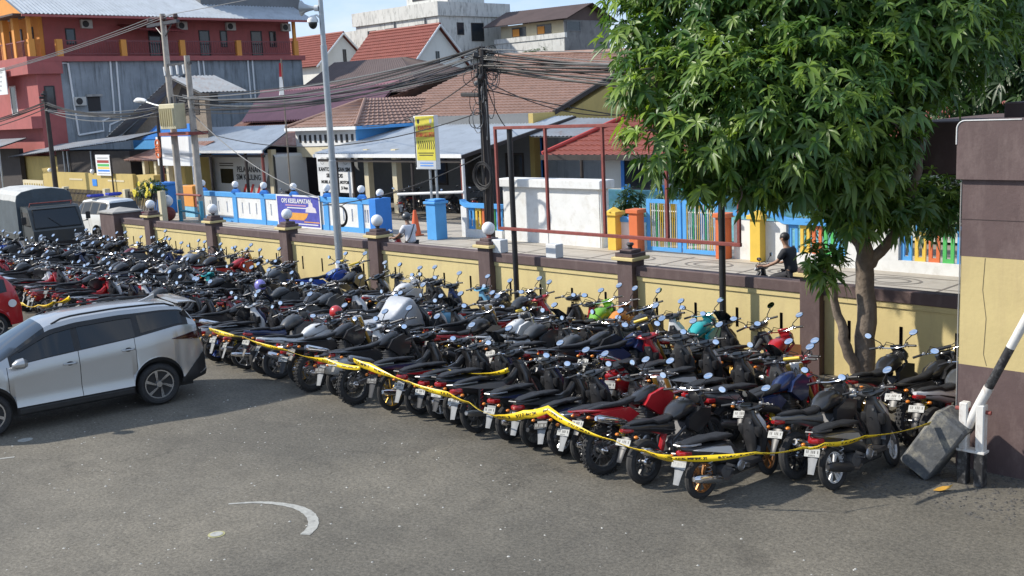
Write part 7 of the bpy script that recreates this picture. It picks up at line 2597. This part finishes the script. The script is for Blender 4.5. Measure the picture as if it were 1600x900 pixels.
for (k, x) in enumerate((-48.9, -47.5, -46.4)):
    wd = ('left', 'middle', 'right')[k]
    cable((x, 8.5, 9.5), (-84.0 + (x + 47) * 1.0, 7.0, 7.6), 0.5, 0.02, M_CABLEG, 'power line from the %s crossarm insulator towards the red building' % wd)
    cable((x, 8.5, 9.5), (30.0, 8.0, 11.5), 0.6, 0.014, M_CABLEG, 'power line from the %s crossarm insulator across the sky' % wd)
for (a, b, s_, lab) in (((-26.8, 9.0, 5.9), (-43.0, 16.0, 4.0), 0.5, 'service cable from the tangled pole to the office wing'),
                        ((-26.8, 9.0, 5.7), (-36.0, 19.5, 3.6), 0.6, 'service cable from the tangled pole to the office doors'),
                        ((-26.8, 9.0, 5.6), (-27.6, 18.0, 4.2), 0.5, 'service cable from the tangled pole to the red tiled roof'),
                        ((-26.8, 9.0, 5.3), (-12.0, 14.6, 3.2), 0.5, 'service cable from the tangled pole to the small white house'),
                        ((-26.8, 9.0, 4.6), (-45.7, 8.5, 4.3), 1.0, 'slack cable sagging low from the tangled pole to the transformer'),
                        ((-45.7, 8.5, 5.0), (-36.3, 8.6, 1.45), 0.5, 'pale service wire running down to the blue fence'),
                        ((-26.8, 9.0, 3.2), (-34.5, 7.5, 1.3), 0.35, 'cable running down from the tangled pole to the driveway')):
    cable(a, b, s_, 0.02, M_CABLEG if 'pale' in lab else M_CABLE, lab)
t = thing('cable_coil', 'black coil of spare cable hanging over the wall beside the driveway', 'cable coil', (-32.5, 6.9, 1.02))
for k in range(4):
    MB().torus((0.02 * k, -0.02 * k, 0.01 * k), 0.38 - 0.015 * k, 0.022, 'y', 28, 6).build('loop', M_CABLE, t)
MB().tube([(0, 0, 0.36), (0.3, 0.1, 0.5), (-0.2, 0.4, 0.45)], 0.015, 5).build('tail', M_CABLE, t)
# traffic cone in the driveway
t = thing('traffic_cone', 'orange traffic cone in the office driveway', 'cone', (-31.2, 9.3, 0.1))
MB().bx(-0.22, 0.22, -0.22, 0.22, 0, 0.04, 0.01).build('base', M_PORA, t)
MB().tube([(0, 0, 0.041), (0, 0, 0.85), (0, 0, 0.95)], [0.2, 0.07, 0.05], 18).build('cone', mat('cone_orange', (0.75, 0.13, 0.04), 0.5, var=0.08), t, 40)
# motorcycles under the office canopy
random.seed(9)
for k, (x, y, h_, kd, lab) in enumerate([(-38.0, 14.6, 2.0, 'underbone', 'motorcycle nearest the left post under the office canopy'),
                                         (-36.9, 13.3, 2.4, 'scooter', 'scooter standing left of the canopy post in the driveway'),
                                         (-35.3, 14.2, 1.9, 'sport bike', 'motorcycle with bulky tank in the office driveway'),
                                         (-34.2, 15.2, 2.2, 'scooter', 'scooter at the right corner under the office canopy'),
                                         (-45.6, 12.0, 1.2, 'underbone', 'motorcycle standing behind the blue fence below the signboard')]):
    bike(kd, x, y, h_, 0.1, None, lab, 'motorcycles at the office', body=random.choice(['black', 'charcoal', 'grey']), z=0.09)

# ---- where the crowns' lobes hang (world metres: x, y, z, radius)
LOBES1 = [(-10.66, -2.77, 5.78, 0.6), (-10.14, -2.99, 5.08, 0.75), (-9.84, -3.33, 4.2, 0.62), (-9.81, -2.03, 5.82, 1.1), (-9.18, -2.66, 4.75, 1.05), (-9.26, -2.96, 3.89, 0.62), (-8.78, -1.28, 5.75, 1.3), (-8.18, -2.12, 4.57, 1.25), (-8.48, -2.15, 3.88, 0.75), (-7.75, -0.69, 5.63, 1.2), (-7.62, -1.41, 4.48, 0.9), (-7.82, -1.39, 3.65, 0.75), (-7.07, -0.28, 5.62, 1.1), (-7.2, -0.89, 4.9, 0.5), (-7.43, -1.18, 4.05, 0.4), (-9.01, -2.51, 3.48, 0.5), (-8.79, -2.0, 3.45, 0.35), (-10.05, -2.01, 6.89, 1.2), (-8.93, -1.11, 7.08, 1.4), (-7.87, -0.18, 7.0, 1.4), (-6.87, 0.67, 6.27, 1.0), (-10.81, -2.46, 6.48, 0.7), (-9.78, -0.86, 5.13, 1.2), (-8.81, -0.17, 5.07, 1.2), (-9.86, -1.49, 4.04, 0.8), (-8.82, -0.35, 3.77, 0.9), (-8.3, 0.1, 5.19, 0.9), (-8.27, -1.61, 2.27, 0.3), (-8.2, -1.44, 2.05, 0.25), (-7.94, -1.26, 2.87, 0.4), (-7.89, -0.55, 3.19, 0.3), (-9.81, -3.01, 3.61, 0.32), (-8.34, -1.48, 3.12, 0.35), (-7.8, 0.68, 3.09, 0.5), (-7.57, 1.0, 2.88, 0.42), (-8.02, 0.14, 3.03, 0.4), (-7.63, -0.8, 2.89, 0.36), (-7.48, -0.33, 3.01, 0.36)]
LOBES2 = [(-10.93, 9.28, 6.23, 2.2), (-9.62, 8.94, 5.28, 2.0), (-10.22, 9.58, 7.45, 2.4), (-9.3, 8.74, 6.08, 2.0), (-10.87, 7.64, 2.24, 1.0), (-10.15, 7.34, 2.15, 0.8), (-10.99, 7.43, 1.89, 0.5), (-10.5, 7.8, 2.52, 1.0), (-10.57, 9.22, 4.47, 1.2), (-8.91, 9.62, 5.09, 2.2)]

# ================================================================== foliage
def leaf_material(name, dark, light):
    m = mat(name, dark, 0.42, var=0.0)
    n = m.node_tree.nodes
    L = m.node_tree.links
    b = n['Principled BSDF']
    at = n.new('ShaderNodeAttribute')
    at.attribute_name = 'tint'
    mx = n.new('ShaderNodeMixRGB')
    mx.inputs['Color1'].default_value = (*dark, 1)
    mx.inputs['Color2'].default_value = (*light, 1)
    L.new(at.outputs['Fac'], mx.inputs['Fac'])
    L.new(mx.outputs['Color'], b.inputs['Base Color'])
    tr_ = n.new('ShaderNodeBsdfTranslucent')
    br2 = n.new('ShaderNodeMixRGB')
    br2.blend_type = 'MULTIPLY'
    br2.inputs['Fac'].default_value = 1
    br2.inputs['Color2'].default_value = (1.6, 1.7, 0.7, 1)
    L.new(mx.outputs['Color'], br2.inputs['Color1'])
    L.new(br2.outputs['Color'], tr_.inputs['Color'])
    ms = n.new('ShaderNodeMixShader')
    ms.inputs['Fac'].default_value = 0.3
    L.new(b.outputs['BSDF'], ms.inputs[1])
    L.new(tr_.outputs['BSDF'], ms.inputs[2])
    L.new(ms.outputs['Shader'], n['Material Output'].inputs['Surface'])
    return m


M_LEAF = leaf_material('mango_leaf', (0.048, 0.118, 0.028), (0.25, 0.36, 0.055))
M_LEAF2 = leaf_material('dark_leaf', (0.02, 0.055, 0.018), (0.08, 0.14, 0.03))
M_BARK = mat('bark', (0.2, 0.16, 0.125), 0.9, var=0.3, scale=7, bump=1.0, bscale=14, stain=0.5, stain_col=(0.08, 0.06, 0.05), stain_scale=(3, 3, 1))


def crown(name, lobes, count, leaf, parent, material, nleaf=11, droop=0.55, young=0.12, seed=1, shell=0.62):
    """many leaf rosettes spread through a union of ellipsoid lobes"""
    rnd = random.Random(seed)
    vs, fs, tint = [], [], []
    tot = sum(l[3] ** 2 for l in lobes)
    for (cx, cy, cz, r) in lobes:
        nn = int(count * r * r / tot)
        for _ in range(nn):
            d = Vector((rnd.gauss(0, 1), rnd.gauss(0, 1), rnd.gauss(0, 1))).normalized()
            rad = r * (shell + (1 - shell) * rnd.random() ** 0.6 if rnd.random() < 0.82 else rnd.random() * shell)
            rad *= 1 + 0.16 * sin(d.x * 5 + cx * 3) * sin(d.y * 6 + cy) + rnd.uniform(-0.05, 0.12)
            c = Vector((cx, cy, cz)) + Vector((d.x * rad, d.y * rad, d.z * rad * 0.92))
            axis = (d * 0.75 + Vector((rnd.uniform(-.35, .35), rnd.uniform(-.35, .35), 0.55))).normalized()
            a = axis.orthogonal().normalized()
            b = axis.cross(a)
            ph = rnd.random() * 6.28
            sz = leaf * rnd.uniform(0.6, 1.25)
            nl = rnd.randint(max(4, nleaf - 5), nleaf + 2)
            base_t = rnd.random() ** 1.6 * 0.5
            if rnd.random() < young and d.z > -0.35:
                base_t = rnd.uniform(0.55, 1.0)
            for k in range(nl):
                an = ph + 2 * pi * k / nl + rnd.uniform(-0.35, 0.35)
                el = rnd.uniform(-0.15, 0.9)
                dirv = (a * cos(an) + b * sin(an)) * cos(el) + axis * sin(el)
                dirv.normalize()
                side = dirv.cross(axis)
                if side.length < 1e-3:
                    side = a
                side.normalize()
                ln = sz * rnd.uniform(0.6, 1.2)
                w = ln * rnd.uniform(0.11, 0.145)
                o = len(vs)
                p = c.copy()
                g = Vector((0, 0, -1))
                q = []
                for s_, ww in ((0.06, 0.25), (0.38, 1.0), (0.72, 0.8), (1.0, 0.0)):
                    dd = (dirv * s_ + g * (droop * s_ * s_)) * ln
                    q.append((c + dd, ww * w))
                up = side.cross(dirv)
                vs += [q[0][0] - side * q[0][1], q[0][0] + side * q[0][1],
                       q[1][0] - side * q[1][1] + up * w * .35, q[1][0], q[1][0] + side * q[1][1] + up * w * .35,
                       q[2][0] - side * q[2][1] + up * w * .3, q[2][0], q[2][0] + side * q[2][1] + up * w * .3, q[3][0]]
                fs += [(o, o + 3, o + 2), (o, o + 1, o + 3), (o + 1, o + 4, o + 3), (o + 2, o + 3, o + 6, o + 5), (o + 3, o + 4, o + 7, o + 6), (o + 5, o + 6, o + 8), (o + 6, o + 7, o + 8)]
                tint += [min(1, max(0, base_t + rnd.uniform(-0.08, 0.1)))] * 9
    me = bpy.data.meshes.new(name)
    me.from_pydata([tuple(v) for v in vs], [], fs)
    at = me.attributes.new('tint', 'FLOAT', 'POINT')
    at.data.foreach_set('value', tint)
    me.materials.append(material)
    me.polygons.foreach_set('use_smooth', [True] * len(me.polygons))
    o = bpy.data.objects.new(name, me)
    COL.objects.link(o)
    o.parent = parent
    o['kind'] = 'stuff'
    return o


def limb(parent, pts, r0, r1, name='branch'):
    n = len(pts)
    P = []
    R_ = []
    for i in range(n - 1):
        for k in range(4):
            t = k / 4
            p = Vector(pts[i]).lerp(Vector(pts[i + 1]), t)
            p += Vector((0.03 * sin(i * 5 + k * 2), 0.03 * cos(i * 3 + k), 0))
            P.append(p)
            R_.append(r0 + (r1 - r0) * (i + t) / (n - 1))
    P.append(Vector(pts[-1]))
    R_.append(r1)
    return MB().tube(P, R_, 10).build(name, M_BARK, parent, True)


mt = thing('mango_tree', 'large mango tree with drooping glossy leaves standing before the wall', 'tree')
TB = Vector((-8.07, -0.6, 0))
tk = limb(mt, [TB, TB + V(0.0, 0.02, 0.9), TB + V(-0.03, 0.0, 1.9), TB + V(-0.06, -0.03, 2.6)], 0.175, 0.125, 'trunk')
limb(mt, [TB + V(0, 0, -0.02), TB + V(0, 0, 0.2)], 0.25, 0.18, 'root_flare')
limb(mt, [TB + V(-0.1, -0.15, 0.35), TB + V(-0.22, -0.25, 0.9), TB + V(-0.33, -0.36, 1.4), TB + V(-0.42, -0.4, 1.9)], 0.1, 0.05)
limb(mt, [TB + V(-0.05, -0.02, 2.0), TB + V(0.25, 0.2, 2.35), TB + V(0.5, 0.35, 3.0), TB + V(0.7, 0.4, 4.0)], 0.1, 0.06)
for dx, dy, z0, z1 in ((-1.8, -1.6, 2.5, 4.4), (-0.9, -0.9, 2.6, 5.6), (0.4, 0.1, 2.6, 6.0), (-2.4, -2.4, 3.0, 5.0), (1.2, 0.8, 3.0, 5.5), (-1.0, 0.8, 2.7, 5.4)):
    limb(mt, [TB + V(-0.06, -0.03, z0 - 0.15), TB + V(dx * 0.4, dy * 0.4, z0 + (z1 - z0) * 0.45), TB + V(dx, dy, z1)], 0.11, 0.035)
crown('crown', LOBES1, 7600, 0.215, mt, M_LEAF, 11, 0.5, 0.22, 3)
random.seed(33)
for k in range(46):
    lb = random.choice(LOBES1[:27])
    c = Vector(lb[:3])
    d = Vector((random.gauss(0, 1), random.gauss(0, 1), random.gauss(0, .7))).normalized() * lb[3] * 0.95
    limb(mt, [c - d * 0.2, c + d * 0.4 + V(0, 0, 0.08), c + d], 0.028, 0.008, 'twig')
t2 = thing('shade_tree', 'dark leafy tree behind the gatehouse at the upper right', 'tree')
limb(t2, [(-4.6, 7.2, 0), (-4.7, 7.1, 2.0), (-4.5, 7.3, 4.5)], 0.2, 0.12, 'trunk')
limb(t2, [(-4.6, 7.2, 2.6), (-6.2, 6.0, 3.6)], 0.08, 0.04)
crown('crown', LOBES2, 1900, 0.3, t2, M_LEAF2, 10, 0.5, 0.05, 8)

hg = thing('climbing_hedge', 'square green creeper hedge between the white fence and white box', 'hedge', (0, 0, 0))
MB().bx(-27.5, -26.2, 11.35, 11.6, 0.09, 2.0).build('support', M_DARKWALL, hg)
crown('foliage', [(-27.9 + 0.4 * (k % 4), 11.2, 0.5 + 0.42 * (k // 4), 0.3) for k in range(16)], 420, 0.16, hg, M_LEAF2, 7, 0.4, 0.1, 12, 0.4)
yf = thing('flowering_bush', 'bush with big yellow flowers over the dark slatted fence', 'bush', (0, 0, 0))
MB().tube([(-47.3, 6.9, 0), (-47.3, 6.9, 1.5)], 0.05, 6).build('stem', M_BARK, yf)
crown('foliage', [(-47.9, 6.9, 1.6, 0.42), (-47.2, 6.9, 1.75, 0.45), (-46.5, 6.9, 1.6, 0.4)], 260, 0.2, yf, M_LEAF2, 7, 0.4, 0.3, 14, 0.4)
random.seed(4)
for k in range(12):
    c = Vector((-47.2 + random.uniform(-0.95, 0.95), 6.45 + random.uniform(-0.1, 0.15), 1.65 + random.uniform(-0.35, 0.35)))
    mb = MB()
    for q in range(6):
        a = q * pi / 3
        mb.ball(c + Vector((0.07 * cos(a), -0.02, 0.07 * sin(a))), (0.06, 0.02, 0.06), 6, 4)
    mb.build('flower', mat('yellow_petal', (0.75, 0.62, 0.05), 0.6, var=0.1), yf)
for k, (x, y, r, lab) in enumerate([(-81.0, 63.0, 1.3, 'green shrub below the old grey building, left one'), (-73.0, 59.0, 1.2, 'green shrub below the old grey building, right one')]):
    t = thing('roof_shrub', lab, 'shrub', (0, 0, 0))
    MB().tube([(x, y, 0.1), (x, y, 8.6)], 0.12, 6).build('stem', M_BARK, t)
    crown('foliage', [(x - 0.6, y, 8.8, r * 0.8), (x + 0.7, y, 8.9, r * 0.8)], 160, 0.5, t, M_LEAF2, 7, 0.4, 0.3, 30 + k, 0.4)
for k, (x, y, lab) in enumerate([(-23.6, 12.4, 'leafy plant by the mural wall left of the yellow post'), (-22.0, 12.3, 'leafy plant by the mural wall behind the orange post'), (-16.0, 11.6, 'leafy plant behind the fence right of the blue gate')]):
    t = thing('garden_plant', lab, 'plant', (0, 0, 0))
    MB().tube([(x, y, 0.09), (x, y, 1.2)], 0.03, 6).build('stem', M_BARK, t)
    crown('foliage', [(x, y, 1.1, 0.5), (x + 0.3, y, 1.5, 0.4)], 90, 0.25, t, M_LEAF2, 7, 0.5, 0.3, 40 + k, 0.4)


# ================================================================== people on scooters
M_SKIN = mat('skin', (0.3, 0.17, 0.11), 0.55, var=0.06)
M_HAIR = mat('black_hair', (0.012, 0.01, 0.01), 0.5)


def skin_obj(name, verts, edges, radii, m, parent, root=0):
    me = bpy.data.meshes.new(name)
    me.from_pydata(verts, edges, [])
    me.materials.append(m)
    o = bpy.data.objects.new(name, me)
    COL.objects.link(o)
    o.parent = parent
    md = o.modifiers.new('skin', 'SKIN')
    md.use_smooth_shade = True
    if not me.skin_vertices:
        with bpy.context.temp_override(object=o, active_object=o):
            pass
    sv = me.skin_vertices[0].data
    for i, r in enumerate(radii):
        sv[i].radius = r if isinstance(r, tuple) else (r, r)
        sv[i].use_root = (i == root)
    sb = o.modifiers.new('soft', 'SUBSURF')
    sb.levels = 1
    sb.render_levels = 2
    return o


def rider(parent_loc, heading, shirt, trousers, label, helmet_m=None, lookl=0.0, name='person', strap=False):
    t = thing(name, label, 'person', parent_loc, heading)
    V_ = [(-0.36, 0, 0.88), (-0.34, 0, 1.02), (-0.3, 0, 1.18), (-0.26, 0, 1.34), (-0.22, 0, 1.45), (-0.19, 0, 1.53), (-0.165, 0, 1.64), (-0.17, 0, 1.7),
          (-0.27, 0.17, 1.38), (-0.16, 0.26, 1.16), (0.08, 0.29, 1.05), (0.2, 0.31, 1.045),
          (-0.27, -0.17, 1.38), (-0.16, -0.26, 1.16), (0.08, -0.29, 1.05), (0.2, -0.31, 1.045),
          (-0.3, 0.11, 0.85), (0.06, 0.17, 0.78), (0.1, 0.15, 0.42), (0.1, 0.15, 0.36), (0.26, 0.16, 0.35),
          (-0.3, -0.11, 0.85), (0.06, -0.17, 0.78), (0.1, -0.15, 0.42), (0.1, -0.15, 0.36), (0.26, -0.16, 0.35)]
    E_ = [(0, 1), (1, 2), (2, 3), (3, 4), (4, 5), (5, 6), (6, 7), (3, 8), (8, 9), (9, 10), (10, 11), (3, 12), (12, 13), (13, 14), (14, 15),
          (0, 16), (16, 17), (17, 18), (18, 19), (19, 20), (0, 21), (21, 22), (22, 23), (23, 24), (24, 25)]
    R_ = [(0.14, 0.12), (0.14, 0.11), (0.145, 0.11), (0.13, 0.1), 0.055, 0.06, (0.085, 0.095), (0.06, 0.065),
          0.06, 0.045, 0.034, 0.03, 0.06, 0.045, 0.034, 0.03, 0.085, 0.07, 0.045, 0.045, 0.04, 0.085, 0.07, 0.045, 0.045, 0.04]
    skin_obj('body', V_, E_, R_, M_SKIN, t)
    sh_i = [0, 1, 2, 3, 8, 9, 12, 13]
    mp = {i: k for k, i in enumerate(sh_i)}
    sv_ = [V_[i] for i in sh_i]
    sv_[5] = tuple(Vector(V_[8]).lerp(Vector(V_[9]), 0.85))
    sv_[7] = tuple(Vector(V_[12]).lerp(Vector(V_[13]), 0.85))
    skin_obj('shirt', sv_, [(0, 1), (1, 2), (2, 3), (3, 4), (4, 5), (3, 6), (6, 7)], [(0.175, 0.15), (0.17, 0.135), (0.18, 0.135), (0.165, 0.12), 0.085, 0.07, 0.085, 0.07], shirt, t)
    tr_i = [0, 16, 17, 18, 21, 22, 23]
    skin_obj('trousers', [V_[i] for i in tr_i], [(0, 1), (1, 2), (2, 3), (0, 4), (4, 5), (5, 6)], [(0.165, 0.14), 0.105, 0.088, 0.062, 0.105, 0.088, 0.062], trousers, t)
    for sg in (1, -1):
        mb = MB().loft([(0.03, sg * 0.15, 0.345, 0.04, 0.045), (0.12, sg * 0.15, 0.35, 0.045, 0.05), (0.25, sg * 0.16, 0.33, 0.048, 0.035), (0.3, sg * 0.16, 0.32, 0.03, 0.02)], 10)
        mb.build('shoe', M_BLACK, t, True)
        # hand with fingers closed round the grip
        hb = MB()
        hb.loft([(0.17, sg * 0.31, 1.05, 0.028, 0.018), (0.22, sg * 0.32, 1.055, 0.042, 0.02), (0.27, sg * 0.325, 1.05, 0.042, 0.018)], 10)
        for f in range(4):
            y = sg * (0.292 + 0.022 * f)
            L_ = (0.03, 0.036, 0.033, 0.026)[f]
            hb.tube([(0.262, y, 1.055), (0.262 + L_, y, 1.045), (0.262 + L_ + 0.004, y, 1.02), (0.265, y, 1.008)], [0.0105, 0.01, 0.0095, 0.008], 6)
        hb.tube([(0.2, sg * 0.285, 1.045), (0.235, sg * 0.268, 1.03), (0.262, sg * 0.275, 1.015)], [0.013, 0.012, 0.009], 6)
        hb.build('hand', M_SKIN, t, True)
    face = MB()
    face.ball((-0.075, 0, 1.625), (0.022, 0.014, 0.024), 8, 6)
    for sg in (1, -1):
        face.ball((-0.18, sg * 0.092, 1.63), (0.025, 0.012, 0.035), 8, 6)
    face.build('nose_and_ears', M_SKIN, t, True)
    ey = MB()
    for sg in (1, -1):
        ey.ball((-0.085, sg * 0.035, 1.65), (0.008, 0.014, 0.009), 8, 6)
    ey.ball((-0.082, 0, 1.578), (0.006, 0.026, 0.006), 8, 4)
    ey.build('eyes_and_mouth', M_HAIR, t)
    if helmet_m is None:
        hb = MB().ball((-0.185, 0, 1.675), (0.108, 0.1, 0.1), 16, 10)
        for i, p in enumerate(hb.v):
            if p[2] < 1.62 and p[0] > -0.2:
                hb.v[i] = (p[0] - 0.03, p[1], 1.65)
        hb.build('hair', M_HAIR, t, True)
    else:
        hb = MB().ball((-0.175, 0, 1.665), (0.145, 0.13, 0.135), 20, 12)
        for i, p in enumerate(hb.v):
            if p[2] < 1.58:
                hb.v[i] = (p[0], p[1], 1.575)
        ho = hb.build('helmet', helmet_m, t, True)
        MB().loft([(-0.07, 0, 1.65, 0.1, 0.045), (-0.03, 0, 1.645, 0.085, 0.04), (-0.015, 0, 1.64, 0.03, 0.02)], 12).build('visor', M_GLASS, ho, True)
    if strap:
        MB().tube([(-0.33, -0.15, 1.44), (-0.44, 0.0, 1.25), (-0.46, 0.1, 1.08), (-0.4, 0.19, 0.95)], 0.016, 6).build('sling_strap', M_BLACK, t)
    return t


def mounted(x, y, heading, kind, body, blabel, **kw):
    b = bike(kind, x, y, heading, 0.0, 0, blabel, None, body=body)
    loc = b.location.copy()
    rider((loc.x, loc.y, loc.z), heading, **kw)


mounted(-24.25, 3.6, radians(172), 'scooter', 'red', 'red scooter ridden along the street by a person in white',
        shirt=mat('white_shirt', (0.7, 0.71, 0.76), 0.8, var=0.04), trousers=mat('black_trousers', (0.02, 0.02, 0.024), 0.8),
        label='person in white shirt and dark helmet riding a scooter, seen from behind', helmet_m=PAINT['charcoal'], strap=True)
mounted(-12.05, 4.25, radians(180), 'scooter', 'black', 'black scooter stopped on the street beyond the wall',
        shirt=mat('black_shirt', (0.02, 0.022, 0.028), 0.8, var=0.1), trousers=mat('dark_trousers', (0.025, 0.025, 0.03), 0.8),
        label='bareheaded person in dark clothes sitting on a scooter beyond the wall')
